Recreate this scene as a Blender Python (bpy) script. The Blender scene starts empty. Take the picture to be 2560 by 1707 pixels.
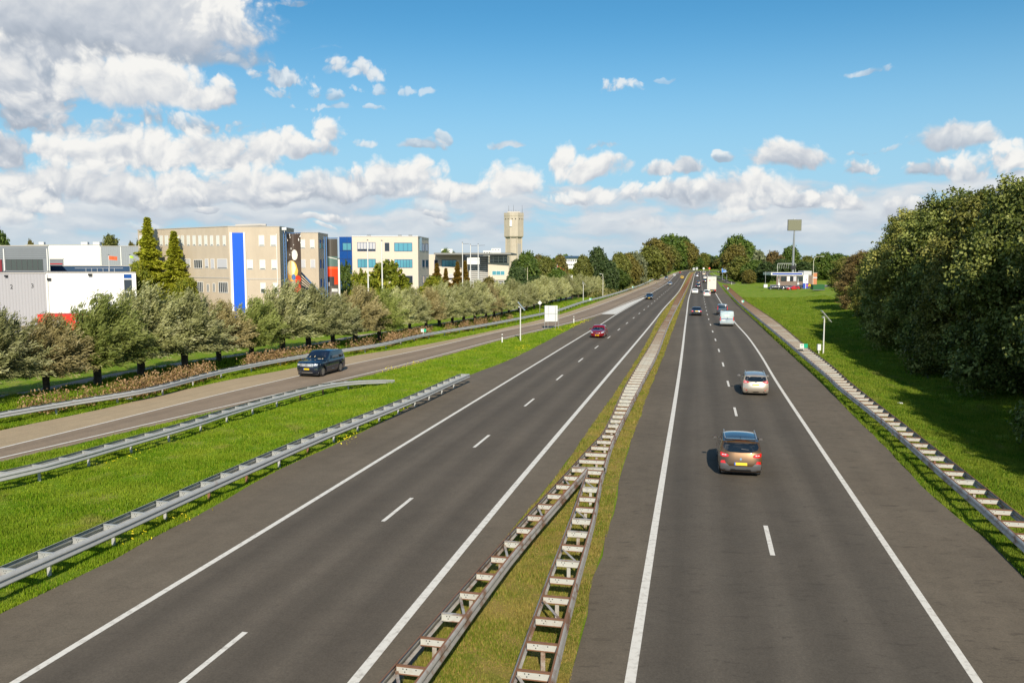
import bpy, bmesh, math, random
import numpy as np
from mathutils import Vector, Matrix
from mathutils.bvhtree import BVHTree
R = math.radians
scene = bpy.context.scene
COL = scene.collection
# ------------------------------------------------------------------ camera
CAM_H = 9.1; FPX = 2073.0; HORIZON = 655.0
PITCH = math.atan((853.5-HORIZON)/FPX)
cam_d = bpy.data.cameras.new("camera"); cam_d.lens = 36*FPX/2560; cam_d.sensor_width = 36
cam_d.clip_start = 0.3; cam_d.clip_end = 20000
cam = bpy.data.objects.new("camera", cam_d); COL.objects.link(cam)
cam.location = (0, 0, CAM_H); cam.rotation_euler = (R(90)-PITCH, 0, 0)
scene.camera = cam
scene.render.resolution_x = 1024; scene.render.resolution_y = 683
# ------------------------------------------------------------------ light
SUN_EL = R(33); SUN_AZ = R(180-3)          # compass angle of the sun, clockwise from +Y: behind the camera
sun_d = bpy.data.lights.new("sun", 'SUN'); sun_d.energy = 4.6; sun_d.angle = R(0.53); sun_d.color = (1.0, 0.90, 0.74)
sun = bpy.data.objects.new("sun", sun_d); COL.objects.link(sun)
sd = Vector((math.sin(SUN_AZ)*math.cos(SUN_EL), math.cos(SUN_AZ)*math.cos(SUN_EL), math.sin(SUN_EL)))
sun.rotation_euler = sd.to_track_quat('Z', 'Y').to_euler()
scene.view_settings.view_transform = 'Standard'; scene.view_settings.look = 'None'
scene.view_settings.exposure = 0.3; scene.view_settings.gamma = 1.0; scene.view_settings.use_curve_mapping = False
scene.cycles.max_bounces = 6; scene.cycles.diffuse_bounces = 2; scene.cycles.glossy_bounces = 3
scene.cycles.transmission_bounces = 4; scene.cycles.transparent_max_bounces = 8
scene.cycles.use_denoising = True; scene.cycles.caustics_reflective = False; scene.cycles.caustics_refractive = False
# ------------------------------------------------------------------ sky with clouds
def nd(nt, kind, **kw):
    n = nt.nodes.new(kind)
    for k, v in kw.items():
        if k.startswith('i_'):
            n.inputs[int(k[2:]) if k[2:].isdigit() else k[2:]].default_value = v
        else: setattr(n, k, v)
    return n
def math_n(nt, op, a, b=None, c=None, clamp=False):
    n = nt.nodes.new('ShaderNodeMath'); n.operation = op; n.use_clamp = clamp
    for i, v in enumerate((a, b, c)):
        if v is None: continue
        if hasattr(v, 'links'): nt.links.new(v, n.inputs[i])
        else: n.inputs[i].default_value = v
    return n.outputs[0]
def px_dir(px, py):                          # azimuth and elevation of a point of the sky
    x = (px-1280)/FPX; y = -(py-853.5)/FPX
    d = Vector((x, math.cos(PITCH)+y*math.sin(PITCH), -math.sin(PITCH)+y*math.cos(PITCH))).normalized()
    return math.atan2(d.x, d.y), math.asin(d.z)
world = bpy.data.worlds.new("World"); scene.world = world; world.use_nodes = True
wn = world.node_tree; wn.nodes.clear()
wout = wn.nodes.new('ShaderNodeOutputWorld'); bg = wn.nodes.new('ShaderNodeBackground')
wn.links.new(bg.outputs[0], wout.inputs[0])
sky = nd(wn, 'ShaderNodeTexSky', sky_type='NISHITA', sun_disc=False, sun_elevation=SUN_EL, sun_rotation=SUN_AZ,
         altitude=0, air_density=1.0, dust_density=0.6, ozone_density=2.5)
BGS = 0.1
bg.inputs[1].default_value = BGS
hs = nd(wn, 'ShaderNodeHueSaturation'); hs.inputs['Saturation'].default_value = 1.12; hs.inputs['Hue'].default_value = 0.5
hs.inputs['Value'].default_value = 1.0
tint = nd(wn, 'ShaderNodeVectorMath', operation='MULTIPLY'); tint.inputs[1].default_value = (0.59, 0.88, 0.93)
wn.links.new(sky.outputs[0], tint.inputs[0]); wn.links.new(tint.outputs[0], hs.inputs['Color'])
tc = wn.nodes.new('ShaderNodeTexCoord'); sep = wn.nodes.new('ShaderNodeSeparateXYZ')
wn.links.new(tc.outputs['Generated'], sep.inputs[0])
az = math_n(wn, 'ARCTAN2', sep.outputs[0], sep.outputs[1]); el = math_n(wn, 'ARCSINE', sep.outputs[2])
uv = wn.nodes.new('ShaderNodeCombineXYZ'); wn.links.new(az, uv.inputs[0]); wn.links.new(el, uv.inputs[1])
def wnoise(scale, detail, rough, vec, lac=2.0, dim='2D'):
    n = nd(wn, 'ShaderNodeTexNoise', noise_dimensions=dim)
    n.inputs['Scale'].default_value = scale; n.inputs['Detail'].default_value = detail
    n.inputs['Roughness'].default_value = rough; n.inputs['Lacunarity'].default_value = lac
    wn.links.new(vec, n.inputs['Vector']); return n
# domain warp
nw = wnoise(10, 4, 0.55, uv.outputs[0])
wv = nd(wn, 'ShaderNodeVectorMath', operation='MULTIPLY_ADD')
wv.inputs[1].default_value = (0.048, 0.034, 0); wv.inputs[2].default_value = (-0.024, -0.017, 0)
wn.links.new(nw.outputs['Color'], wv.inputs[0])
pa = nd(wn, 'ShaderNodeVectorMath', operation='ADD'); wn.links.new(uv.outputs[0], pa.inputs[0]); wn.links.new(wv.outputs[0], pa.inputs[1])
P = pa.outputs[0]
n1 = wnoise(26, 9, 0.62, P)                  # billows
vor = nd(wn, 'ShaderNodeTexVoronoi', voronoi_dimensions='2D', feature='SMOOTH_F1'); vor.inputs['Scale'].default_value = 42
vor.inputs['Detail'].default_value = 3.0; vor.inputs['Roughness'].default_value = 0.55; vor.inputs['Smoothness'].default_value = 0.35
wn.links.new(P, vor.inputs['Vector'])
nA = math_n(wn, 'SUBTRACT', n1.outputs[0], 0.5)
nB = math_n(wn, 'SUBTRACT', 0.42, vor.outputs['Distance'])
nAB = math_n(wn, 'MULTIPLY_ADD', nB, 1.5, math_n(wn, 'MULTIPLY', nA, 1.5))   # fluff added to the outline
# shading noise: same billows looked up a little towards the light, gives lit tops and grey undersides
off = nd(wn, 'ShaderNodeVectorMath', operation='ADD'); off.inputs[1].default_value = (-0.004, 0.011, 0); wn.links.new(P, off.inputs[0])
n2 = wnoise(26, 5, 0.55, off.outputs[0])
vor2 = nd(wn, 'ShaderNodeTexVoronoi', voronoi_dimensions='2D', feature='SMOOTH_F1'); vor2.inputs['Scale'].default_value = 42
vor2.inputs['Detail'].default_value = 2.0; vor2.inputs['Roughness'].default_value = 0.55; vor2.inputs['Smoothness'].default_value = 0.35
wn.links.new(off.outputs[0], vor2.inputs['Vector'])
n4 = wnoise(10, 3, 0.5, P); off2 = nd(wn, 'ShaderNodeVectorMath', operation='ADD'); off2.inputs[1].default_value = (-0.012, 0.03, 0); wn.links.new(P, off2.inputs[0])
n5 = wnoise(10, 3, 0.5, off2.outputs[0])
sh = math_n(wn, 'MULTIPLY_ADD', math_n(wn, 'SUBTRACT', n1.outputs[0], n2.outputs[0]), 0.75,
            math_n(wn, 'MULTIPLY_ADD', math_n(wn, 'SUBTRACT', vor2.outputs['Distance'], vor.outputs['Distance']), 0.55, math_n(wn, 'MULTIPLY', math_n(wn, 'SUBTRACT', n4.outputs[0], n5.outputs[0]), 1.5)))
def cloud_group():
    g = bpy.data.node_groups.new("cloud_puff", 'ShaderNodeTree')
    for nm, t in (('Color', 'NodeSocketColor'), ('P', 'NodeSocketVector'), ('C', 'NodeSocketVector'), ('Inv', 'NodeSocketVector'),
                  ('Fluff', 'NodeSocketFloat'), ('Shade', 'NodeSocketFloat'), ('Dense', 'NodeSocketFloat'), ('Bright', 'NodeSocketFloat'), ('Rag', 'NodeSocketFloat')):
        g.interface.new_socket(nm, in_out='INPUT', socket_type=t)
    g.interface.new_socket('Color', in_out='OUTPUT', socket_type='NodeSocketColor')
    g.interface.new_socket('P', in_out='OUTPUT', socket_type='NodeSocketVector')
    gi = g.nodes.new('NodeGroupInput'); go = g.nodes.new('NodeGroupOutput')
    s = nd(g, 'ShaderNodeVectorMath', operation='SUBTRACT'); g.links.new(gi.outputs['P'], s.inputs[0]); g.links.new(gi.outputs['C'], s.inputs[1])
    m = nd(g, 'ShaderNodeVectorMath', operation='MULTIPLY'); g.links.new(s.outputs[0], m.inputs[0]); g.links.new(gi.outputs['Inv'], m.inputs[1])
    x = g.nodes.new('ShaderNodeSeparateXYZ'); g.links.new(m.outputs[0], x.inputs[0])
    yn = math_n(g, 'MULTIPLY', x.outputs[1], -1.9); ym = math_n(g, 'MAXIMUM', x.outputs[1], yn)
    r2 = math_n(g, 'MULTIPLY_ADD', x.outputs[0], x.outputs[0], math_n(g, 'MULTIPLY', ym, ym))
    q = math_n(g, 'SUBTRACT', 1.0, r2)
    q2 = math_n(g, 'MULTIPLY_ADD', gi.outputs['Fluff'], gi.outputs['Rag'], q)
    a = nd(g, 'ShaderNodeMapRange', interpolation_type='SMOOTHSTEP'); a.inputs['From Min'].default_value = 0.0; a.inputs['From Max'].default_value = 0.55
    g.links.new(q2, a.inputs['Value'])
    al = math_n(g, 'MULTIPLY', a.outputs[0], gi.outputs['Dense'])
    t = math_n(g, 'MULTIPLY_ADD', x.outputs[1], 0.58, math_n(g, 'MULTIPLY_ADD', math_n(g, 'MULTIPLY', gi.outputs['Shade'], math_n(g, 'MULTIPLY_ADD', gi.outputs['Rag'], 1.5, 0.05)), 1.0, 0.52), )
    t = math_n(g, 'ADD', t, gi.outputs['Bright'])
    cr = g.nodes.new('ShaderNodeValToRGB'); cr.color_ramp.interpolation = 'B_SPLINE'
    k = cr.color_ramp.elements; k[0].position = 0.0; k[0].color = (0.30, 0.345, 0.41, 1); k[1].position = 1.0; k[1].color = (0.78, 0.77, 0.74, 1)
    e = k.new(0.35); e.color = (0.43, 0.47, 0.53, 1); e = k.new(0.68); e.color = (0.60, 0.615, 0.63, 1)
    g.links.new(t, cr.inputs[0])
    mx = nd(g, 'ShaderNodeMix', data_type='RGBA'); g.links.new(al, mx.inputs[0])
    g.links.new(gi.outputs['Color'], mx.inputs[6]); vk = nd(g, 'ShaderNodeVectorMath', operation='SCALE'); vk.inputs['Scale'].default_value = 1.0/BGS
    g.links.new(cr.outputs[0], vk.inputs[0]); g.links.new(vk.outputs[0], mx.inputs[7])
    g.links.new(mx.outputs[2], go.inputs[0])
    pv = nd(g, 'ShaderNodeVectorMath', operation='MULTIPLY_ADD'); pv.inputs[1].default_value = (1e-12,)*3   # keeps the puffs evaluated one after another
    g.links.new(mx.outputs[2], pv.inputs[0]); g.links.new(gi.outputs['P'], pv.inputs[2]); g.links.new(pv.outputs[0], go.inputs[1]); return g
CG = cloud_group()
# px, py, half width, half height, density, brightness, raggedness
PUFFS = [
 (2174,176,52,14,.55,.0,.5),(1555,216,80,24,.75,.15,.6),(1660,196,30,9,.3,0,.6),(1290,505,30,8,.2,0,.6),
 (700,195,85,34,.75,.1,.6),(890,178,85,32,.8,.1,.5),(775,240,120,26,.55,.05,.7),(1000,222,130,20,.5,.1,.8),(800,266,90,18,.5,.1,.7),(930,266,42,11,.5,.1,.6),(600,160,50,24,.3,0,.7),
 (932,368,44,18,.7,.0,.5),(1050,372,48,22,.75,0,.5),(1095,350,26,26,.7,.05,.4),(1268,367,46,18,.75,0,.45),(1500,368,70,22,.6,-.05,.6),
 (2385,358,92,46,.95,-.05,.3),(2190,372,70,12,.5,-.1,.6),(2150,418,58,30,.9,.1,.5),(1972,400,92,58,1,.1,.3),(1827,404,32,22,.8,0,.5),
 (1725,432,56,34,.95,0,.3),(1650,438,58,30,.95,.05,.3),(1395,405,42,54,1,.2,.25),(1470,432,104,46,1,.12,.3),
 (2330,432,55,32,.9,-.05,.5),(2480,430,150,52,.95,.05,.5),(2560,400,90,50,.95,.1,.5),
 (120,60,360,165,1,-.16,.14),(380,50,290,135,1,-.02,.17),(100,180,210,70,.95,-.34,.2),(60,290,110,70,.9,-.12,.4),(230,330,220,34,.7,-.2,.4),(575,60,125,80,1,.06,.45),(780,10,80,20,.5,-.1,.7),(290,128,330,52,.85,-.5,.15),
 (20,220,130,110,1,-.05,.3),(350,228,205,88,1,.28,.22),(250,205,100,60,1,.2,.3),(560,238,46,50,.95,.15,.45),(500,250,90,40,.9,.1,.4),
 (150,315,130,34,.9,-.25,.4),(420,315,170,34,.8,-.2,.5),(10,400,60,70,1,-.2,.4),(600,330,120,26,.5,-.1,.6),
 (100,370,80,34,1,.1,.4),(220,390,120,70,1,.08,.32),(400,390,160,85,1,.12,.32),(560,390,160,75,1,.12,.32),(700,375,130,54,1,.15,.32),(825,340,52,52,1,.28,.35),(760,380,100,34,1,.0,.35),
 (180,470,190,70,1,-.06,.3),(390,480,200,80,1,-.03,.3),(590,480,210,75,1,.0,.3),(760,480,170,60,.9,-.06,.3),
 (60,520,110,60,.9,-.05,.45),(1010,462,140,62,1,.15,.3),(920,480,110,40,1,.0,.45),(1270,465,95,58,1,.3,.28),(1130,490,110,40,1,.0,.45),
 (1500,490,170,36,.9,-.05,.5),(1700,495,170,40,.9,-.05,.5),(1860,485,140,56,1,.22,.28),(1985,505,140,36,.95,-.05,.45),(2080,505,80,40,1,.22,.4),(2240,520,70,30,.9,.15,.45),
]
PUFFS.sort(key=lambda p: p[1])
# low cloud bank towards the horizon: stretched noise layers
def map_el(v0, v1):                          # smooth 0..1 for elevation from pixel row v0 to v1
    n = nd(wn, 'ShaderNodeMapRange', interpolation_type='SMOOTHSTEP')
    n.inputs['From Min'].default_value = px_dir(1280, v0)[1]; n.inputs['From Max'].default_value = px_dir(1280, v1)[1]
    wn.links.new(el, n.inputs['Value']); return n.outputs[0]
st = nd(wn, 'ShaderNodeVectorMath', operation='MULTIPLY'); st.inputs[1].default_value = (1.0, 3.4, 0); wn.links.new(P, st.inputs[0])
nb1 = wnoise(12, 5, 0.5, st.outputs[0]); 
st2 = nd(wn, 'ShaderNodeVectorMath', operation='ADD'); st2.inputs[1].default_value = (-0.006, 0.03, 0); wn.links.new(st.outputs[0], st2.inputs[0])
nb2 = wnoise(12, 5, 0.5, st2.outputs[0])
def mixc(f, a, b):
    m = nd(wn, 'ShaderNodeMix', data_type='RGBA')
    for s, v in ((m.inputs[0], f), (m.inputs[6], a), (m.inputs[7], b)):
        if hasattr(v, 'links'): wn.links.new(v, s)
        else: s.default_value = v
    return m.outputs[2]
K = 1.0/BGS
# gradient correction: paler towards the horizon
base = mixc(math_n(wn, 'MULTIPLY', map_el(0, 600), 0.85), hs.outputs[0], (0.33*K, 0.52*K, 0.68*K, 1))
# generic broken clouds outside the photographed quarter of the sky
rear = nd(wn, 'ShaderNodeMapRange', interpolation_type='SMOOTHSTEP'); rear.inputs['From Min'].default_value = 0.62; rear.inputs['From Max'].default_value = 0.9
wn.links.new(math_n(wn, 'ABSOLUTE', az), rear.inputs['Value'])
n3 = nd(wn, 'ShaderNodeTexNoise'); n3.inputs['Scale'].default_value = 3.2; n3.inputs['Detail'].default_value = 8; wn.links.new(tc.outputs['Generated'], n3.inputs['Vector'])
rc = nd(wn, 'ShaderNodeMapRange', interpolation_type='SMOOTHSTEP'); rc.inputs['From Min'].default_value = 0.52; rc.inputs['From Max'].default_value = 0.64
wn.links.new(n3.outputs[0], rc.inputs['Value'])
base = mixc(math_n(wn, 'MULTIPLY', rear.outputs[0], rc.outputs[0]), base, (0.72*K, 0.74*K, 0.77*K, 1))
cur = base
def bank(cur, v_top, v_full, thr, dens, bright):
    f = math_n(wn, 'ADD', nb1.outputs[0], math_n(wn, 'MULTIPLY_ADD', map_el(v_top, v_full), 0.55, -0.55))
    mr = nd(wn, 'ShaderNodeMapRange', interpolation_type='SMOOTHSTEP'); mr.inputs['From Min'].default_value = thr; mr.inputs['From Max'].default_value = thr+0.30
    wn.links.new(f, mr.inputs['Value'])
    s = math_n(wn, 'MULTIPLY_ADD', math_n(wn, 'SUBTRACT', nb1.outputs[0], nb2.outputs[0]), 1.1, bright)
    c = mixc(nd_ramp(s), (0.42*K, 0.475*K, 0.545*K, 1), (0.66*K, 0.675*K, 0.68*K, 1))
    return mixc(math_n(wn, 'MULTIPLY', mr.outputs[0], dens), cur, c)
def nd_ramp(s):
    m = nd(wn, 'ShaderNodeMapRange', interpolation_type='SMOOTHSTEP'); m.inputs['From Min'].default_value = 0; m.inputs['From Max'].default_value = 1
    wn.links.new(s, m.inputs['Value']); return m.outputs[0]
PV = [P]
def puff(cur, p):
    px, py, a, b, de, br, rg = p
    c = px_dir(px, py); i = wn.nodes.new('ShaderNodeGroup'); i.node_tree = CG
    i.inputs['C'].default_value = (c[0], c[1], 0); i.inputs['Inv'].default_value = (FPX/(a*1.12), FPX/(b*1.15), 1)
    wn.links.new(PV[0], i.inputs['P']); wn.links.new(nAB, i.inputs['Fluff']); wn.links.new(sh, i.inputs['Shade'])
    i.inputs['Dense'].default_value = de; i.inputs['Bright'].default_value = br; i.inputs['Rag'].default_value = rg*1.2
    wn.links.new(cur, i.inputs['Color']); PV[0] = i.outputs[1]; return i.outputs[0]
for p in PUFFS:
    if p[1] <= 455: cur = puff(cur, p)
cur = bank(cur, 425, 490, 0.22, 0.95, 0.42)
_r = random.Random(21)
for k in range(34):                            # rows of small flat-based cumulus that shrink towards the horizon
    t = k/33; y_ = 440+150*t**0.9+_r.uniform(-8, 8); a_ = (85-48*t)*_r.uniform(.7, 1.4)
    PUFFS.append((_r.uniform(-20, 2080 if t > .25 else 1100), y_, a_, a_*_r.uniform(.26, .40), _r.uniform(.65, .95), _r.uniform(.0, .26), .35))
PUFFS.sort(key=lambda p: p[1])
for p in PUFFS:
    if p[1] > 455: cur = puff(cur, p)
cur = bank(cur, 520, 590, 0.33, 0.7, 0.5)
# pale veil right above the horizon
cur = mixc(math_n(wn, 'MULTIPLY', map_el(540, 640), 0.75), cur, (0.43*K, 0.53*K, 0.60*K, 1))
wn.links.new(cur, bg.inputs[0])
world.cycles.sampling_method = 'NONE'
# ------------------------------------------------------------------ helpers
def ray(px, py):
    x = (px-1280)/FPX; y = -(py-853.5)/FPX
    return Vector((x, math.cos(PITCH)+y*math.sin(PITCH), -math.sin(PITCH)+y*math.cos(PITCH)))
def G(px, py, z=0.0):                        # point of the plane at height z seen at a measured place of the photograph
    d = ray(px, py); t = (z-CAM_H)/d.z
    return Vector((d.x*t, d.y*t, z))
def AT(px, Y, z=0.0):                        # point at distance Y ahead in the direction px
    # horizontal direction: solve with pitch for a point at height z
    zc = Y*math.cos(PITCH)+(CAM_H-z)*math.sin(PITCH)
    return Vector(((px-1280)/FPX*zc, Y, z))
def ZAT(py, Y):                              # height of a point seen at row py at distance Y
    d = ray(1280, py); return CAM_H+d.z*Y/d.y
def tag(o, label=None, cat=None, group=None, kind=None):
    if label: o['label'] = label
    if cat: o['category'] = cat
    if group: o['group'] = group
    if kind: o['kind'] = kind
    return o
def empty(name, loc=(0,0,0), rz=0.0):
    o = bpy.data.objects.new(name, None); COL.objects.link(o); o.location = loc; o.rotation_euler = (0,0,rz); return o
class MB:
    def __init__(s): s.v = []; s.f = []; s.m = []
    def add(s, verts, faces, mi=0):
        b = len(s.v); s.v += [tuple(v) for v in verts]
        s.f += [tuple(i+b for i in f) for f in faces]; s.m += [mi]*len(faces); return s
    def box(s, x0, x1, y0, y1, z0, z1, mi=0, M=None):
        v = [(x0,y0,z0),(x1,y0,z0),(x1,y1,z0),(x0,y1,z0),(x0,y0,z1),(x1,y0,z1),(x1,y1,z1),(x0,y1,z1)]
        if M is not None: v = [tuple(M @ Vector(p)) for p in v]
        return s.add(v, [(0,3,2,1),(4,5,6,7),(0,1,5,4),(1,2,6,5),(2,3,7,6),(3,0,4,7)], mi)
    def tube(s, p0, p1, r0, r1=None, n=8, mi=0, cap=True):
        r1 = r0 if r1 is None else r1; p0 = Vector(p0); p1 = Vector(p1)
        q = (p1-p0).to_track_quat('Z', 'Y'); v = []
        for p, r in ((p0, r0), (p1, r1)):
            for i in range(n):
                a = 2*math.pi*i/n; v.append(p+q@Vector((r*math.cos(a), r*math.sin(a), 0)))
        f = [(i, (i+1)%n, n+(i+1)%n, n+i) for i in range(n)]
        if cap: f += [tuple(range(n-1,-1,-1)), tuple(range(n, 2*n))]
        return s.add(v, f, mi)
    def path(s, pts, rad, n=8, mi=0):
        for i in range(len(pts)-1):
            r0 = rad[i] if hasattr(rad, '__len__') else rad; r1 = rad[i+1] if hasattr(rad, '__len__') else rad
            s.tube(pts[i], pts[i+1], r0, r1, n, mi)
        return s
    def obj(s, name, mats, parent=None, smooth=False, angle=40, uvs=None):
        me = bpy.data.meshes.new(name); me.from_pydata(s.v, [], s.f)
        for m in (mats if isinstance(mats, (list, tuple)) else [mats]): me.materials.append(m)
        me.polygons.foreach_set('material_index', s.m)
        if smooth:
            me.polygons.foreach_set('use_smooth', [True]*len(me.polygons)); me.set_sharp_from_angle(angle=R(angle))
        me.update()
        return link(name, me, parent)
def link(name, me, parent=None):
    o = bpy.data.objects.new(name, me); COL.objects.link(o)
    if parent is not None: o.parent = parent
    return o
def copy_tree(o, parent=None):
    c = o.copy(); COL.objects.link(c); c.parent = parent
    for ch in [x for x in ALLCH.get(o.name, o.children)]: copy_tree(ch, c)
    return c
ALLCH = {}
def copy_thing(o, loc, rz=0, scale=1.0, label=None):
    kids = list(o.children); c = o.copy(); COL.objects.link(c)
    c.location = loc; c.rotation_euler = (0, 0, rz); c.scale = (scale,)*3 if not hasattr(scale, '__len__') else scale
    if label: c['label'] = label
    for ch in kids:
        d = ch.copy(); COL.objects.link(d); d.parent = c
        for g in list(ch.children):
            e = g.copy(); COL.objects.link(e); e.parent = d
    return c
ORD = ['first','second','third','fourth','fifth','sixth','seventh','eighth','ninth','tenth','eleventh','twelfth','thirteenth','fourteenth','fifteenth','sixteenth','seventeenth','eighteenth','nineteenth','twentieth',
 'twenty-first','twenty-second','twenty-third','twenty-fourth','twenty-fifth','twenty-sixth','twenty-seventh','twenty-eighth','twenty-ninth','thirtieth','thirty-first','thirty-second','thirty-third','thirty-fourth','thirty-fifth','thirty-sixth','thirty-seventh','thirty-eighth','thirty-ninth','fortieth']
# ------------------------------------------------------------------ materials
def mat(name, col, rough=0.6, metal=0.0, spec=0.5, coat=0.0, em=None, ems=1.0):
    m = bpy.data.materials.new(name); m.use_nodes = True; b = m.node_tree.nodes['Principled BSDF']
    b.inputs['Base Color'].default_value = (*col, 1); b.inputs['Roughness'].default_value = rough
    b.inputs['Metallic'].default_value = metal; b.inputs['Specular IOR Level'].default_value = spec
    b.inputs['Coat Weight'].default_value = coat; b.inputs['Coat Roughness'].default_value = 0.04
    if em: b.inputs['Emission Color'].default_value = (*em, 1); b.inputs['Emission Strength'].default_value = ems
    return m
def tnoise(nt, scale, detail=4, rough=0.55, vec=None, dist=0.0):
    n = nt.nodes.new('ShaderNodeTexNoise'); n.inputs['Scale'].default_value = scale; n.inputs['Detail'].default_value = detail
    n.inputs['Roughness'].default_value = rough; n.inputs['Distortion'].default_value = dist
    if vec is not None: nt.links.new(vec, n.inputs['Vector'])
    return n.outputs[0]
def rampn(nt, fac, stops):
    c = nt.nodes.new('ShaderNodeValToRGB'); e = c.color_ramp.elements
    e[0].position = stops[0][0]; e[0].color = (*stops[0][1], 1); e[1].position = stops[-1][0]; e[1].color = (*stops[-1][1], 1)
    for p, col in stops[1:-1]: k = e.new(p); k.color = (*col, 1)
    nt.links.new(fac, c.inputs[0]); return c.outputs[0]
def mixn(nt, f, a, b, blend='MIX'):
    m = nt.nodes.new('ShaderNodeMix'); m.data_type = 'RGBA'; m.blend_type = blend
    for s, v in ((m.inputs[0], f), (m.inputs[6], a), (m.inputs[7], b)):
        if hasattr(v, 'links'): nt.links.new(v, s)
        else: s.default_value = v if not isinstance(v, tuple) or len(v) == 4 else (*v, 1)
    return m.outputs[2]
def geo_pos(nt): return nt.nodes.new('ShaderNodeNewGeometry').outputs['Position']
def vscale(nt, vec, s):
    n = nt.nodes.new('ShaderNodeVectorMath'); n.operation = 'MULTIPLY'; n.inputs[1].default_value = s; nt.links.new(vec, n.inputs[0]); return n.outputs[0]
def bumpn(nt, h, strength, dist):
    b = nt.nodes.new('ShaderNodeBump'); b.inputs['Strength'].default_value = strength; b.inputs['Distance'].default_value = dist
    nt.links.new(h, b.inputs['Height']); return b.outputs[0]
# ------------------------------------------------------------------ surveyed lines (measured places, on the ground plane)
def GL(pts, z=0.0): return [G(x, y, z) for x, y in pts]
def catmull(pts, step=2.0):
    P_ = [Vector(p) for p in pts]; P_ = [2*P_[0]-P_[1]]+P_+[2*P_[-1]-P_[-2]]; out = []
    for i in range(1, len(P_)-2):
        p0, p1, p2, p3 = P_[i-1:i+3]
        t0 = 0.0; t1 = t0+max((p1-p0).length, 1e-3)**.5; t2 = t1+max((p2-p1).length, 1e-3)**.5; t3 = t2+max((p3-p2).length, 1e-3)**.5
        n = max(1, int((p2-p1).length/step))
        for k in range(n):
            t = t1+(t2-t1)*k/n
            A1 = (t1-t)/(t1-t0)*p0+(t-t0)/(t1-t0)*p1; A2 = (t2-t)/(t2-t1)*p1+(t-t1)/(t2-t1)*p2; A3 = (t3-t)/(t3-t2)*p2+(t-t2)/(t3-t2)*p3
            B1 = (t2-t)/(t2-t0)*A1+(t-t0)/(t2-t0)*A2; B2 = (t3-t)/(t3-t1)*A2+(t-t1)/(t3-t1)*A3
            out.append((t2-t)/(t2-t1)*B1+(t-t1)/(t2-t1)*B2)
    out.append(P_[-2]); return out
def resample(pts, n=None, step=None):
    L = [0.0]
    for a, b in zip(pts, pts[1:]): L.append(L[-1]+(b-a).length)
    if n is None: n = max(2, int(round(L[-1]/step))+1)
    out = []; j = 0
    for i in range(n):
        s = L[-1]*i/(n-1)
        while j < len(L)-2 and L[j+1] < s: j += 1
        t = (s-L[j])/max(L[j+1]-L[j], 1e-9); out.append(pts[j].lerp(pts[j+1], min(1, max(0, t))))
    return out
def ext(pts, d=18.0):                         # continue a line behind the bridge
    a, b = pts[0], pts[1]; return [a+(a-b).normalized()*d]+pts
def offset(pts, d):                           # to the right of the direction of travel for d > 0
    out = []
    for i in range(len(pts)):
        a = pts[max(0, i-1)]; b = pts[min(len(pts)-1, i+1)]; t = (b-a); t.z = 0; t.normalize()
        out.append(pts[i]+Vector((t.y, -t.x, 0))*d)
    return out
LL = catmull(ext(GL([(38,1707),(234,1587),(640,1340),(1010.5,1111.6),(1200,995.5),(1400,873.5),(1506,808.8),(1542,785.6),(1612,744.8),(1630.7,731.5),(1666.8,709),(1684,692),(1696,683.5),(1717,676.6),(1760,673.8),(1800,673.6)])))
LR = catmull(ext(GL([(883.7,1707),(1233.7,1280),(1500,963),(1587.8,859.6),(1628.6,810.6),(1661,769.6),(1679.6,749.5),(1697,728.8),(1707,711.4),(1715,695),(1719.4,687),(1723.5,682),(1730,678.8),(1760,677),(1800,676.6)])))
RLn = catmull(ext(GL([(1575,1707),(1643,1280),(1694.3,960),(1706,874.7),(1712,823.7),(1717,783),(1721,750),(1726.5,730),(1731.6,708),(1735,692),(1738,682.5),(1745,678.8),(1765,677.8),(1800,677.4)])))
RR = catmull(ext(GL([(2444,1707),(2158,1280),(1944.5,960),(1902,889),(1869,842),(1837.8,807),(1803,756.7),(1786.7,729),(1776,705),(1768,687),(1768,683),(1780,679.6),(1800,678.4)])))
DL = catmull(ext(GL([(457.5,1707),(1037,1240),(1227,1085),(1335.8,996.4),(1458,895.3),(1526,840.6),(1566.7,808.6),(1617.9,768.4),(1652,740),(1675,720.6),(1691,705),(1697.4,696.5),(1703,687),(1714,680),(1735,677),(1765,675.6),(1800,675.2)])))
DR = catmull(ext(GL([(2018,1707),(1932,1391),(1914.5,1318),(1843,1048),(1837.5,1025.4),(1805,902),(1790,854),(1776,812),(1768,785),(1763,762),(1760,747),(1756,722),(1753,705),(1752,692),(1751,684),(1757,679.5),(1770,678.3),(1800,677.8)])))
RAMPL = catmull(ext(GL([(0,1120.5),(248.7,1060),(560,983.3),(862,914),(1060,872.8),(1240,831),(1363.4,805.5),(1461,775.8),(1533.7,749.7),(1591.6,726.6),(1635,710),(1658,699.8),(1680,689.3),(1698,681),(1722,675.2),(1760,672.9),(1800,672.8)]), 30))
RAMPR = catmull(ext(GL([(700,984),(855.5,948.2),(964,922.7),(1112.6,884.2),(1240,850),(1357,822.8),(1445.4,801),(1504.7,783),(1577,752.6),(1611.8,738.9),(1630,731.3)]), 90))
E_L = catmull(ext(GL([(0,1075.9),(248.7,1023.8),(560,952.5),(728,921.6),(864,893),(1060,862),(1282.7,815),(1394.7,787.4),(1461,766),(1562.6,730),(1606,714.5),(1642,698.4),(1672,687),(1700,678),(1733,673.4),(1770,671.6),(1800,671.4)]), 30))
GORE_R = catmull(ext(GL([(0,1534.6),(190.6,1447),(326.8,1375),(509,1280),(685,1179.4),(900,1084),(1112.6,967),(1176,937),(1261,905.4),(1400,836),(1459,803.5)])))
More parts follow.
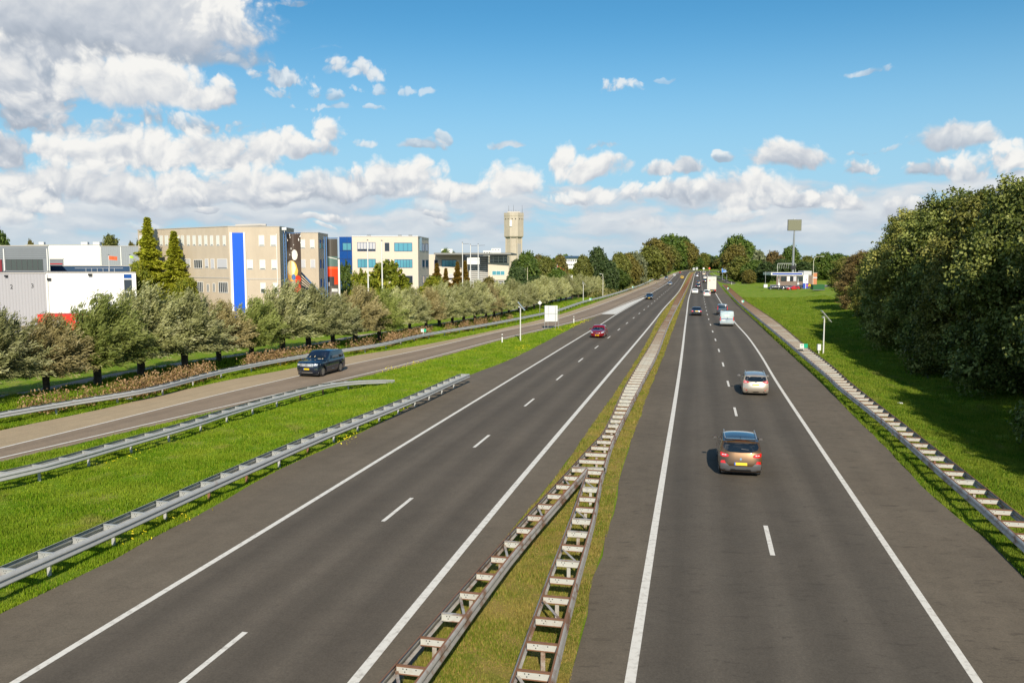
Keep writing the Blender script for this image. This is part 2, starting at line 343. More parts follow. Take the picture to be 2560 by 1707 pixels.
MED_L = catmull(ext(GL([(1000,1707),(1230,1390),(1408,1169.7),(1465,1085),(1552,960),(1610,868),(1650,790),(1675,757),(1690,728),(1703,709),(1714,693),(1722,684),(1728,680.6),(1760,678),(1800,677)])))
MED_R = catmull(ext(GL([(1424,1707),(1468,1525),(1489.7,1416),(1503,1385),(1533,1280),(1549.6,1186),(1593,1063.5),(1630,960),(1663,878.8),(1687.8,809.4),(1708,754),(1721,720),(1730.6,695),(1736,683),(1744,679.4),(1765,678),(1800,677.2)])))
E_R = catmull(ext(GL([(2700,1640),(2560,1443.4),(2513.7,1387),(2336.7,1246),(2230.5,1134.3),(2137.9,1044.4),(2056,960),(1975.5,884.9),(1930.6,844),(1896,809.4),(1855,770.6),(1816,733.9),(1800,714.5),(1791,701),(1778,688)])))
EX_N = catmull(GL([(1770,688),(1778,688.5),(1791,700.5),(1805,707),(1822,710.8),(1840,713.2),(1875,715)]))      # near edge of the slip road on the right
EX_F = catmull(GL([(1772,678.5),(1786,680.5),(1797,687),(1815,698),(1834,705),(1850,708.4),(1880,710)]))
XL1 = catmull(GL([(1778,680.5),(1789,688),(1808.8,700),(1828.4,708.7),(1844.6,711.4),(1870,713.2)]))
SPH, CPH = math.sin(math.atan((1750-1280)/FPX)), math.cos(math.atan((1750-1280)/FPX))
def pair(A, B, step=2.0, n=None):
    """points of two lines that lie side by side, matched by their distance along the motorway"""
    def arr(L):
        q = sorted([(p.x*SPH+p.y*CPH, p.x, p.y, p.z) for p in L]); return np.array(q)
    a, b = arr(A), arr(B); v0 = max(a[0,0], b[0,0]); v1 = min(a[-1,0], b[-1,0])
    n = n or max(3, int(round((v1-v0)/step))+1); v = np.linspace(v0, v1, n)
    f = lambda q: [Vector((np.interp(t, q[:,0], q[:,1]), np.interp(t, q[:,0], q[:,2]), np.interp(t, q[:,0], q[:,3]))) for t in v]
    return f(a), f(b)
def ribbon(name, A, B, m, z, n=None, jit=0.0, label=None, kind='structure', step=2.2, seed=1):
    a, b = pair(A, B, step, n); n = len(a); rnd = random.Random(seed); k = 4
    V = []; F = []; UV = []; s = 0
    for i in range(n):
        if i: s += (a[i]-a[i-1]).length
        w = (b[i]-a[i]); wl = w.length; wn_ = w.normalized() if wl > 1e-6 else Vector((1, 0, 0))
        for j in range(k+1):
            p = a[i].lerp(b[i], j/k)
            if jit and j == 0: p = p-wn_*rnd.uniform(-jit, jit)
            if jit and j == k: p = p+wn_*rnd.uniform(-jit, jit)
            V.append((p.x, p.y, z)); UV.append((j/k, s))
    for i in range(n-1):
        for j in range(k): q = i*(k+1)+j; F.append((q, q+1, q+k+2, q+k+1))
    me = bpy.data.meshes.new(name); me.from_pydata(V, [], F); me.materials.append(m)
    ul = me.uv_layers.new(name='UVMap'); idx = np.empty(len(me.loops), dtype=np.int32); me.loops.foreach_get('vertex_index', idx)
    ul.data.foreach_set('uv', np.array(UV, dtype=np.float32)[idx].ravel())
    o = link(name, me); tag(o, label=label, kind=kind); return o
def poly_sheet(name, pts, m, z, kind='structure'):
    me = bpy.data.meshes.new(name); me.from_pydata([(p[0], p[1], z) for p in pts], [], [tuple(range(len(pts)))])
    me.materials.append(m); me.update(); o = link(name, me); tag(o, kind=kind)
    if me.polygons[0].normal.z < 0: me.flip_normals()
    return o
# ------------------------------------------------------------------ ground materials
def asphalt(name, c, track=0.0, lanes=4, crack=0.0, stain=0.25):
    m = bpy.data.materials.new(name); m.use_nodes = True; nt = m.node_tree; b = nt.nodes['Principled BSDF']
    p = geo_pos(nt); fine = tnoise(nt, 22, 3, 0.7, p); mid = tnoise(nt, 1.1, 5, 0.6, p); big = tnoise(nt, 0.11, 4, 0.55, p)
    uvn = nt.nodes.new('ShaderNodeUVMap'); sx = nt.nodes.new('ShaderNodeSeparateXYZ'); nt.links.new(uvn.outputs[0], sx.inputs[0])
    f = math_n(nt, 'MULTIPLY_ADD', math_n(nt, 'SUBTRACT', fine, 0.5), 0.95, 1.0)
    f = math_n(nt, 'MULTIPLY', f, math_n(nt, 'MULTIPLY_ADD', math_n(nt, 'SUBTRACT', mid, 0.5), stain*1.2, 1.0))
    f = math_n(nt, 'MULTIPLY', f, math_n(nt, 'MULTIPLY_ADD', math_n(nt, 'SUBTRACT', big, 0.5), stain*1.6, 1.0))
    # long streaks along the road
    cv = nt.nodes.new('ShaderNodeCombineXYZ'); nt.links.new(math_n(nt, 'MULTIPLY', sx.outputs[0], 14.0), cv.inputs[0]); nt.links.new(math_n(nt, 'MULTIPLY', sx.outputs[1], 0.035), cv.inputs[1])
    f = math_n(nt, 'MULTIPLY', f, math_n(nt, 'MULTIPLY_ADD', math_n(nt, 'SUBTRACT', tnoise(nt, 1.0, 3, 0.5, cv.outputs[0]), 0.5), 0.35, 1.0))
    if track:
        wob = math_n(nt, 'MULTIPLY_ADD', tnoise(nt, 0.02, 2, 0.5, p), 0.03, sx.outputs[0])
        w = math_n(nt, 'COSINE', math_n(nt, 'MULTIPLY_ADD', wob, 2*math.pi*lanes, 0.0))
        f = math_n(nt, 'MULTIPLY', f, math_n(nt, 'MULTIPLY_ADD', w, track, 1.0))
    cc = nt.nodes.new('ShaderNodeVectorMath'); cc.operation = 'SCALE'; cc.inputs[0].default_value = c; nt.links.new(f, cc.inputs['Scale'])
    col = cc.outputs[0]
    # tar seam and long repair bands
    sv = nt.nodes.new('ShaderNodeCombineXYZ'); nt.links.new(math_n(nt, 'MULTIPLY', sx.outputs[1], 0.011), sv.inputs[1]); nt.links.new(math_n(nt, 'FLOOR', math_n(nt, 'MULTIPLY', sx.outputs[0], float(lanes)/2)), sv.inputs[0])
    wn2 = nt.nodes.new('ShaderNodeTexWhiteNoise'); wn2.noise_dimensions = '2D'; fl2 = nt.nodes.new('ShaderNodeVectorMath'); fl2.operation = 'FLOOR'; nt.links.new(sv.outputs[0], fl2.inputs[0]); nt.links.new(fl2.outputs[0], wn2.inputs['Vector'])
    f = math_n(nt, 'MULTIPLY', f, math_n(nt, 'MULTIPLY_ADD', wn2.outputs['Value'], 0.10, 0.95))
    # slight hue wander between brown and grey
    col = mixn(nt, math_n(nt, 'MULTIPLY', tnoise(nt, 0.35, 4, 0.6, p), 0.55), col, vscale(nt, col, (0.93, 1.0, 1.04)))
    if crack:
        st = vscale(nt, p, (0.9, 2.6, 1)); cn = tnoise(nt, 1.6, 9, 0.72, st, 0.6)
        mr = nt.nodes.new('ShaderNodeMapRange'); mr.inputs['From Min'].default_value = 0.56; mr.inputs['From Max'].default_value = 0.66; nt.links.new(cn, mr.inputs['Value'])
        col = mixn(nt, math_n(nt, 'MULTIPLY', mr.outputs[0], crack), col, (c[0]*0.35, c[1]*0.35, c[2]*0.36))
    nt.links.new(col, b.inputs['Base Color']); b.inputs['Roughness'].default_value = 0.88; b.inputs['Specular IOR Level'].default_value = 0.25
    nt.links.new(bumpn(nt, tnoise(nt, 35, 2, 0.6, p), 0.6, 0.01), b.inputs['Normal']); return m
M_lane = asphalt('asphalt_lane', (0.106, 0.086, 0.066), 0.12, 4, 0.18)
M_lane_r = asphalt('asphalt_lane_right', (0.100, 0.083, 0.065), 0.11, 4, 0.45)
M_shoulder = asphalt('asphalt_shoulder', (0.138, 0.110, 0.080), 0, 4, 0.25, 0.35)
M_shoulder_r = asphalt('asphalt_shoulder_right', (0.132, 0.106, 0.078), 0, 4, 0.6, 0.4)
M_ramp = asphalt('asphalt_slip_lane', (0.255, 0.190, 0.135), 0.08, 2, 0.2, 0.3)
M_ramp_sh = asphalt('asphalt_tan_shoulder', (0.38, 0.285, 0.18), 0, 2, 0.1, 0.25)
M_path = asphalt('path_gravel', (0.36, 0.30, 0.25), 0, 2, 0.0, 0.4)
M_paving = asphalt('yard_paving', (0.27, 0.24, 0.22), 0, 2, 0.0, 0.4)
def paint_white():
    m = bpy.data.materials.new('road_paint'); m.use_nodes = True; nt = m.node_tree; b = nt.nodes['Principled BSDF']
    p = geo_pos(nt); w = tnoise(nt, 5.5, 7, 0.7, p)
    col = rampn(nt, w, [(0.0, (0.76, 0.73, 0.67)), (0.50, (0.70, 0.66, 0.59)), (0.62, (0.56, 0.52, 0.46)), (0.68, (0.33, 0.30, 0.26)), (0.75, (0.2, 0.18, 0.16))])
    nt.links.new(col, b.inputs['Base Color']); b.inputs['Roughness'].default_value = 0.6; return m
M_paint = paint_white()
def grassmat(name, a, b_, dry, dirt, dry_amt=0.5, sc=1.0):
    m = bpy.data.materials.new(name); m.use_nodes = True; nt = m.node_tree; b = nt.nodes['Principled BSDF']
    p = geo_pos(nt); n1_ = tnoise(nt, 0.55*sc, 5, 0.6, p); n2_ = tnoise(nt, 7, 5, 0.7, p); n3_ = tnoise(nt, 0.22*sc, 4, 0.6, p, 0.5)
    c = mixn(nt, n2_, a, b_)
    r = nt.nodes.new('ShaderNodeMapRange'); r.inputs['From Min'].default_value = 0.62-dry_amt*0.24; r.inputs['From Max'].default_value = 0.78-dry_amt*0.2; nt.links.new(n1_, r.inputs['Value'])
    c = mixn(nt, math_n(nt, 'MULTIPLY', r.outputs[0], 0.8), c, dry)
    r2 = nt.nodes.new('ShaderNodeMapRange'); r2.inputs['From Min'].default_value = 0.66; r2.inputs['From Max'].default_value = 0.74; nt.links.new(n3_, r2.inputs['Value'])
    c = mixn(nt, math_n(nt, 'MULTIPLY', r2.outputs[0], 0.7), c, dirt)
    c = mixn(nt, math_n(nt, 'MULTIPLY', tnoise(nt, 0.05, 3, 0.5, p), 0.5), c, vscale(nt, c, (0.72, 0.86, 0.6)))
    nt.links.new(c, b.inputs['Base Color']); b.inputs['Roughness'].default_value = 0.9; b.inputs['Specular IOR Level'].default_value = 0.15
    nt.links.new(bumpn(nt, tnoise(nt, 14, 4, 0.75, p), 0.9, 0.06), b.inputs['Normal']); return m
M_grass = grassmat('grass_ground', (0.10, 0.175, 0.006), (0.21, 0.31, 0.012), (0.33, 0.30, 0.07), (0.24, 0.17, 0.08), 0.6)
M_median = grassmat('median_ground', (0.13, 0.15, 0.02), (0.22, 0.22, 0.035), (0.36, 0.24, 0.08), (0.25, 0.15, 0.07), 1.1, 2.5)
M_farland = grassmat('far_ground', (0.07, 0.11, 0.02), (0.12, 0.15, 0.03), (0.19, 0.17, 0.06), (0.12, 0.1, 0.05), 0.5, 0.1)
# ------------------------------------------------------------------ terrain
RAIL_L = catmull(ext(GL([(0,1032),(180.7,1001.5),(361,972.8),(560,923.8),(755.6,887.6),(857.6,872.8),(955,858),(1059.4,835),(1218.9,808.7),(1361,781.5),(1394,774.3),(1461,752.6),(1519,738),(1562.6,725),(1598.8,713),(1627.8,700.5),(1658,686.5),(1671,680.5),(1700,673.6),(1732.6,670.5),(1765,669.8),(1794,669.6)], 0.75), 25))
RAIL_RF = catmull(ext(GL([(2560,1293.6),(2410,1175),(2287.6,1079.8),(2132.4,960),(2080,913.5),(2018,866.5),(1947,807),(1906,778.8),(1865,752),(1830.6,723.7),(1816,711)], 0.75), 30))
RAIL_RN = catmull(ext(GL([(2560,1352),(2464.7,1267.7),(2361,1180.6),(2219.6,1058),(2094.3,960),(2077.6,944),(1987.8,869),(1926.5,819),(1873.5,776),(1845,752.5),(1822.4,728.5),(1806,711.4)], 0.75), 30))
def nparr(L): return np.array([[p.x, p.y] for p in L])
def dist_side(X, Y, L):
    """distance to polyline and side (+ right of its direction)"""
    P_ = nparr(resample(L, step=4.0)); best = np.full(X.shape, 1e9); side = np.zeros(X.shape); tt = np.zeros(X.shape)
    for i in range(len(P_)-1):
        a = P_[i]; d = P_[i+1]-a; l2 = d@d; t = np.clip(((X-a[0])*d[0]+(Y-a[1])*d[1])/l2, 0, 1)
        ex = X-(a[0]+t*d[0]); ey = Y-(a[1]+t*d[1]); q = ex*ex+ey*ey; m = q < best
        best = np.where(m, q, best); side = np.where(m, np.sign(ex*d[1]-ey*d[0]), side); tt = np.where(m, (i+t)/(len(P_)-1), tt)
    return np.sqrt(best), side, tt
def sm(x, a, b):
    t = np.clip((x-a)/(b-a), 0, 1); return t*t*(3-2*t)
def terrain(X, Y):
    X = np.asarray(X, float); Y = np.asarray(Y, float)
    d, s, t = dist_side(X, Y, RAIL_L); dl = np.where(s < 0, d, -d)
    z = np.zeros(X.shape)
    near = 1-sm(Y, 170, 230)
    z -= 1.15*sm(dl, 1.9, 2.9)*(1-sm(dl, 4.3, 5.6))*near
    d, s, t = dist_side(X, Y, RAIL_RF); dr = np.where(s > 0, d, -d)
    z -= 0.75*sm(dr, 1.2, 7)*(1-sm(dr, 9, 18))*(1-sm(Y, 150, 230))
    z += 1.45*sm(dr, 14, 34)*sm(Y, 60, 150)*(1-sm(Y, 262, 280))
    z += 0.05*np.sin(X*0.9+Y*0.13)*np.sin(Y*0.7-X*0.2)*sm(np.minimum(np.abs(dl), 99)*0+np.abs(dr), 1.5, 4)*(dr > 0)
    return z-0.004
def axis(parts):
    out = []
    for a, b, st_ in parts: out += list(np.arange(a, b, st_))
    return np.array(out+[parts[-1][1]])
phi = math.atan((1750-1280)/FPX)
U = axis([(-3500,-700,400),(-700,-150,50),(-150,-60,6),(-60,-20,0.55),(-20,8,3),(8,60,0.8),(60,160,5),(160,800,50),(800,4000,400)])
V = axis([(-60,10,10),(10,160,1.5),(160,250,4),(250,290,1.5),(290,330,5),(330,900,30),(900,6000,500)])
UU, VV = np.meshgrid(U, V); GX = UU*math.cos(phi)+VV*math.sin(phi); GY = -UU*math.sin(phi)+VV*math.cos(phi)
GZ = terrain(GX, GY); nu, nv = len(U), len(V)
me = bpy.data.meshes.new('ground'); ii = (np.arange(nv-1)[:, None]*nu+np.arange(nu-1)[None]).ravel()
me.from_pydata(np.stack([GX.ravel(), GY.ravel(), GZ.ravel()], 1).tolist(), [], np.stack([ii, ii+1, ii+nu+1, ii+nu], 1).tolist())
me.materials.append(M_grass); me.polygons.foreach_set('use_smooth', [True]*len(me.polygons)); me.update()
tag(link('ground', me), kind='structure')
def TZ(x, y): return float(terrain(np.array([x]), np.array([y]))[0])
# water in the ditch behind the left guardrail
m = mat('ditch_water', (0.02, 0.02, 0.012), 0.08, 0, 0.5)
Wc = [p for p in RAIL_L if p.y < 190]
ribbon('ditch_water', offset(Wc, -2.5), offset(Wc, -4.9), m, -0.72)
# ------------------------------------------------------------------ roads
GORE_TIPR = GORE_R+[p for p in RAMPL if p.y > G(1459,803.5).y+60]
RAMP_E = offset(RAMPR, 0.75)
far_l = catmull([GORE_R[-1]]+GL([(1503,787),(1577,756),(1640,724),(1672,701),(1700,679.5),(1735,674.6),(1800,673.4)]))
ribbon('road_shoulder_left', GORE_R[:-1]+far_l, MED_L, M_shoulder, 0.020, jit=0.07)
ribbon('slip_road_shoulder', E_L, RAMPL, M_ramp_sh, 0.012, jit=0.07)
ribbon('slip_road', RAMPL, RAMP_E+[p for p in LL if p.y > RAMP_E[-1].y+3], M_ramp, 0.016, jit=0.04)
ribbon('motorway_lanes_left', LL, LR, M_lane, 0.024)
ribbon('road_shoulder_right', MED_R, E_R+GL([(1772,683),(1785,680),(1800,678.8)]), M_shoulder_r, 0.020, jit=0.08)
ribbon('motorway_lanes_right', RLn, RR, M_lane_r, 0.024)
ribbon('median_ground', MED_L, MED_R, M_median, 0.008, jit=0.05)
ribbon('exit_slip_road', EX_F, EX_N, M_lane, 0.012)
lines = []
def stripe(name, L, w, s0=None, s1=None, z=0.029, lab=None):
    P_ = resample(L, step=2.0)
    if s0 is not None: P_ = [p for p in P_ if s0 <= p.y <= s1]
    return ribbon(name, offset(P_, -w/2), offset(P_, w/2), M_paint, z)
stripe('edge_line', LL, 0.2); stripe('edge_line', LR, 0.24); stripe('edge_line', RLn, 0.235); stripe('edge_line', RR, 0.2)
stripe('edge_line', RAMPL, 0.17, z=0.021); stripe('edge_line', RAMPR, 0.17, z=0.021); stripe('edge_line', XL1, 0.2, z=0.019)
poly_sheet('chevron_area', GL([(1502.6,785.8),(1539.3,785.6),(1575,764.5),(1610,745.6),(1609.5,743.2),(1577,755.3)]), M_paint, 0.031)
def dashes(L, s_first, n, name, w=0.15):
    P_ = resample(L, step=0.5); acc = [0.0]
    for a, b in zip(P_, P_[1:]): acc.append(acc[-1]+(b-a).length)
    acc = np.array(acc); xs = np.array([p.x for p in P_]); ys = np.array([p.y for p in P_])
    i0 = int(np.argmin(abs(ys-s_first))); s = acc[i0]
    s -= 12*int(s/12)
    mb = MB(); k = 0
    while s < acc[-1]-4 and k < n:
        q = [Vector((np.interp(t, acc, xs), np.interp(t, acc, ys), 0)) for t in (s, s+1, s+2, s+3.0)]
        a = offset(q, -w/2); b = offset(q, w/2)
        for j in range(3):
            mb.add([(a[j].x,a[j].y,0.029),(b[j].x,b[j].y,0.029),(b[j+1].x,b[j+1].y,0.029),(a[j+1].x,a[j+1].y,0.029)], [(0,1,2,3)])
        s += 12; k += 1
    return tag(mb.obj(name, M_paint), kind='structure')
dashes(DL, G(1190,1117).y, 75, 'lane_dashes'); dashes(DR, G(1932,1391).y, 75, 'lane_dashes')
# weathered cross marks on the far slip lane and loop cuts in the right lanes
mb = MB()
for x0, y0, x1, y1 in ((1606,734,1624,731.5),(1632,721,1642,719.5),(1647,712.5,1656,711),(1658,704,1665,702.5)):
    a = G(x0,y0); b = G(x1,y1); d = (b-a).normalized(); nrm = Vector((-d.y, d.x, 0))*0.35
    mb.add([(p.x,p.y,0.030) for p in (a-nrm,b-nrm,b+nrm,a+nrm)], [(0,1,2,3)])
tag(mb.obj('worn_lane_marks', mat('worn_paint', (0.36,0.34,0.31), 0.8)), kind='structure')
# path and yards behind the willows
pth = [Vector((p.x, p.y, 0)) for p in offset(RAIL_L, -9.0) if p.y < 260]
ribbon('cycle_path', offset(pth, -1.7), pth, M_path, 0.012, jit=0.1)
yard = [Vector((p.x, p.y, 0)) for p in offset(RAIL_L, -27) if p.y < 240]
ribbon('business_park_yard', offset(yard, -75), offset(yard, 3.0), M_paving, 0.016)
poly_sheet('filling_station_forecourt', [AT(1925,285), AT(2120,280), AT(2150,330), AT(1925,335)], M_paving, 0.02)
# ------------------------------------------------------------------ blades of grass
def inpoly(x, y, poly):
    c = np.zeros(x.shape, bool); n = len(poly)
    for i in range(n):
        x0, y0 = poly[i]; x1, y1 = poly[(i+1) % n]
        if y0 == y1: continue
        m_ = ((y0 > y) != (y1 > y)) & (x < (x1-x0)*(y-y0)/(y1-y0)+x0); c ^= m_
    return c
DRYC = [(0.34, 0.27, 0.10)]
def bladeM(name, c1, c2, c3):
    m = bpy.data.materials.new(name); m.use_nodes = True; nt = m.node_tree; b = nt.nodes['Principled BSDF']
    at = nt.nodes.new('ShaderNodeAttribute'); at.attribute_name = 'tint'
    c = rampn(nt, at.outputs['Fac'], [(0.0, c1), (0.6, c2), (1.0, c3)])
    p = geo_pos(nt); mr = nt.nodes.new('ShaderNodeMapRange'); mr.inputs['From Min'].default_value = 0.42; mr.inputs['From Max'].default_value = 0.68; nt.links.new(tnoise(nt, 0.45, 5, 0.6, p), mr.inputs['Value']); c = mixn(nt, math_n(nt, 'MULTIPLY', mr.outputs[0], 0.75), c, c3)
    mr = nt.nodes.new('ShaderNodeMapRange'); mr.inputs['From Min'].default_value = 0.60; mr.inputs['From Max'].default_value = 0.70; nt.links.new(tnoise(nt, 0.3, 5, 0.6, p, 0.4), mr.inputs['Value']); c = mixn(nt, math_n(nt, 'MULTIPLY', mr.outputs[0], 0.55), c, DRYC[0])
    mr = nt.nodes.new('ShaderNodeMapRange'); mr.inputs['From Min'].default_value = 0.5; mr.inputs['From Max'].default_value = 0.7; nt.links.new(tnoise(nt, 0.9, 4, 0.6, vscale(nt, p, (1, 1, 1.0001))), mr.inputs['Value']); c = mixn(nt, math_n(nt, 'MULTIPLY', mr.outputs[0], 0.5), c, c1)
    nt.links.new(c, b.inputs['Base Color']); b.inputs['Roughness'].default_value = 0.6; b.inputs['Specular IOR Level'].default_value = 0.25
    tr = nt.nodes.new('ShaderNodeBsdfTranslucent'); nt.links.new(c, tr.inputs[0]); mx = nt.nodes.new('ShaderNodeMixShader'); mx.inputs[0].default_value = 0.3
    nt.links.new(b.outputs[0], mx.inputs[1]); nt.links.new(tr.outputs[0], mx.inputs[2]); nt.links.new(mx.outputs[0], nt.nodes['Material Output'].inputs[0]); return m
def blades(name, poly, mat_, dens, dref, dmin, dmax, hmin, hmax, seed, label=None, width=1.0, zoff=0.0, terr=True, lean=0.5):
    rng = np.random.default_rng(seed); poly = [(p[0], p[1]) for p in poly]; A = np.array(poly)
    out = []; edges = np.geomspace(dmin, dmax, 9)
    x0, x1, y0, y1 = A[:,0].min(), A[:,0].max(), A[:,1].min(), A[:,1].max()
    for a, b in zip(edges, edges[1:]):
        yy0, yy1 = max(y0, a), min(y1, b)
        if yy1 <= yy0: continue
        dd = dens*min(1.0, (dref/((a+b)/2))**2); n = int((x1-x0)*(yy1-yy0)*dd)
        if n > 3_000_000: n = 3_000_000
        x = rng.uniform(x0, x1, n); y = rng.uniform(yy0, yy1, n)
        k = inpoly(x, y, poly)
        px = 1280+FPX*x/(y+1e-6); k &= (px > -150) & (px < 2750)
        out.append((x[k], y[k]))
    x = np.concatenate([o[0] for o in out]); y = np.concatenate([o[1] for o in out]); n = len(x)
    # patchiness: keep tufts
    pn = np.sin(x*2.1+np.sin(y*1.7))*np.sin(y*1.9+np.sin(x*1.3)*1.5); keep = rng.random(n) < 0.62+0.38*pn; x = x[keep]; y = y[keep]; pn = pn[keep]; n = len(x)
    z = (terrain(x, y) if terr else np.zeros(n))+zoff
    d = np.hypot(x, y); h = rng.uniform(hmin, hmax, n)*(0.8+0.35*pn)*(1+0.25*np.clip(d/60, 0, 2)); w = (0.010+0.0007*d)*rng.uniform(0.6, 1.4, n)*width
    a = rng.uniform(0, 2*np.pi, n); la = rng.uniform(0, 2*np.pi, n); lr = rng.uniform(0, lean, n)*h
    cx, sx_ = np.cos(a)*w/2, np.sin(a)*w/2
    Vv = np.empty((n, 3, 3)); Vv[:,0] = np.stack([x-cx, y-sx_, z-0.01], 1); Vv[:,1] = np.stack([x+cx, y+sx_, z-0.01], 1)
    Vv[:,2] = np.stack([x+np.cos(la)*lr, y+np.sin(la)*lr, z+h], 1)
    me = tri_mesh(name, Vv.reshape(-1, 3), n, rng.random(n)); me.materials.append(mat_)
    o = link(name, me); tag(o, label=label, cat='grass', kind='stuff'); return o
def tri_mesh(name, V_, n, tint, k=3):
    me = bpy.data.meshes.new(name); me.vertices.add(len(V_)); me.vertices.foreach_set('co', V_.astype(np.float32).ravel())
    me.loops.add(n*k); me.loops.foreach_set('vertex_index', np.arange(n*k, dtype=np.int32))
    me.polygons.add(n); me.polygons.foreach_set('loop_start', np.arange(0, n*k, k, dtype=np.int32)); me.polygons.foreach_set('loop_total', np.full(n, k, dtype=np.int32))
    at = me.attributes.new('tint', 'FLOAT', 'FACE'); at.data.foreach_set('value', tint.astype(np.float32))
    me.update(calc_edges=True); return me
M_blade = bladeM('grass_blades', (0.065, 0.155, 0.002), (0.16, 0.29, 0.004), (0.33, 0.39, 0.03))
DRYC[0] = (0.40, 0.22, 0.09)
M_blade_dry = bladeM('dry_grass_blades', (0.10, 0.16, 0.012), (0.22, 0.25, 0.025), (0.44, 0.31, 0.10))
DRYC[0] = (0.30, 0.25, 0.09)
M_blade_dark = bladeM('verge_blades', (0.055, 0.13, 0.005), (0.135, 0.24, 0.008), (0.28, 0.31, 0.035))
c2 = lambda L, s=1: [(p.x, p.y) for p in L][::s]
tipg = offset(RAMPR, 0.8); tipg = [p for p in tipg if p.y < GORE_R[-1].y]
blades('gore_grass', c2(tipg, 2)+c2(GORE_R, 2)[::-1], M_blade, 2600, 20, 12, 130, 0.05, 0.15, 3, 'bright green grass strip between slip road and motorway')
blades('median_grass', c2([p for p in MED_L if p.y < 260], 2)+c2([p for p in MED_R if p.y < 260], 2)[::-1], M_blade_dry, 2400, 18, 10, 200, 0.04, 0.12, 4, 'yellowish dry grass growing under the median guardrails', terr=False, zoff=0.01)
rv = offset(RAIL_RF, 22)
blades('roadside_grass', c2([p for p in E_R if p.y < 215], 2)+c2([p for p in rv if p.y < 215], 2)[::-1], M_blade_dark, 2300, 24, 14, 215, 0.06, 0.18, 5, 'green grass slope right of the motorway below the wood', width=1.0)
lv = offset(RAIL_L, -2.0)
blades('slip_road_verge', c2([p for p in E_L if p.y < 200], 2)+c2([p for p in lv if p.y < 200], 2)[::-1], M_blade, 2000, 34, 30, 190, 0.07, 0.2, 6, 'narrow grass verge under the left guardrail')
lv2 = offset(RAIL_L, -9.0); lv3 = offset(RAIL_L, -4.8)
blades('willow_bank_grass', c2([p for p in lv3 if p.y < 190], 2)+c2([p for p in lv2 if p.y < 190], 2)[::-1], M_blade, 1200, 40, 30, 190, 0.1, 0.3, 7, 'rough grass bank under the row of willows')
# ------------------------------------------------------------------ guardrails
def metal_mat(name, base, rust_amt, rust=(0.20,0.075,0.03), rough=0.5, lo=0.5):
    m = bpy.data.materials.new(name); m.use_nodes = True; nt = m.node_tree; b = nt.nodes['Principled BSDF']; p = geo_pos(nt)
    n_ = tnoise(nt, 1.3, 8, 0.65, p); n2_ = tnoise(nt, 6, 5, 0.6, p)
    c = mixn(nt, n2_, tuple(x*0.8 for x in base), tuple(min(1, x*1.12) for x in base))
    mr = nt.nodes.new('ShaderNodeMapRange'); mr.inputs['From Min'].default_value = lo-0.04; mr.inputs['From Max'].default_value = lo+0.08; nt.links.new(n_, mr.inputs['Value'])
    c = mixn(nt, math_n(nt, 'MULTIPLY', mr.outputs[0], rust_amt), c, mixn(nt, n2_, rust, tuple(x*1.9 for x in rust)))
    nt.links.new(c, b.inputs['Base Color']); b.inputs['Roughness'].default_value = rough; b.inputs['Metallic'].default_value = 0.25; return m
M_zinc = metal_mat('galvanised_steel', (0.50,0.495,0.47), 0.35, lo=0.64)
M_zincr = metal_mat('rust_stained_steel', (0.47,0.44,0.40), 0.9, (0.16,0.075,0.035), lo=0.53)
M_plate = metal_mat('white_spacer_plate', (0.60,0.60,0.56), 0.45, (0.28,0.19,0.11), lo=0.60)
M_rust = metal_mat('rusted_steel', (0.25,0.12,0.065), 0.9, (0.16,0.08,0.045), 0.8, lo=0.5)
M_plateG = metal_mat('grey_spacer_plate', (0.45,0.46,0.45), 0.3, lo=0.64)
M_far_rust = metal_mat('far_rusted_rungs', (0.40,0.22,0.12), 0.8, (0.22,0.09,0.04), 0.8, lo=0.45)
PROF = [(0,0),(.03,-.008),(.083,-.072),(.083,-.10),(.05,-.122),(.05,-.19),(.095,-.232),(.095,-.262),(.06,-.298),(0.02,-.31)]
def beam_mesh(L, side, mats, name, parent, rust_top=False):
    """corrugated beam swept along a line at the height of its top edge; side = +1 bulges to the right"""
    n = len(L); V_ = []; F_ = []; Mi = []
    loop = [(o, z) for o, z in PROF]+[(o-0.012, z) for o, z in PROF[::-1]]; k = len(loop)
    for i in range(n):
        a = L[max(0, i-1)]; b = L[min(n-1, i+1)]; t = (b-a); t.z = 0; t.normalize(); nr = Vector((t.y, -t.x, 0))*side
        for o, z in loop: V_.append((L[i].x+nr.x*o, L[i].y+nr.y*o, L[i].z+z))
    for i in range(n-1):
        for j in range(k):
            q = (i*k+j, i*k+(j+1)%k, (i+1)*k+(j+1)%k, (i+1)*k+j); F_.append(q if side > 0 else q[::-1]); Mi.append(1 if (rust_top and j in (0, k-1, k-2)) else 0)
    mb = MB(); mb.v = V_; mb.f = F_; mb.m = Mi
    return mb.obj(name, mats, parent, smooth=True, angle=50)
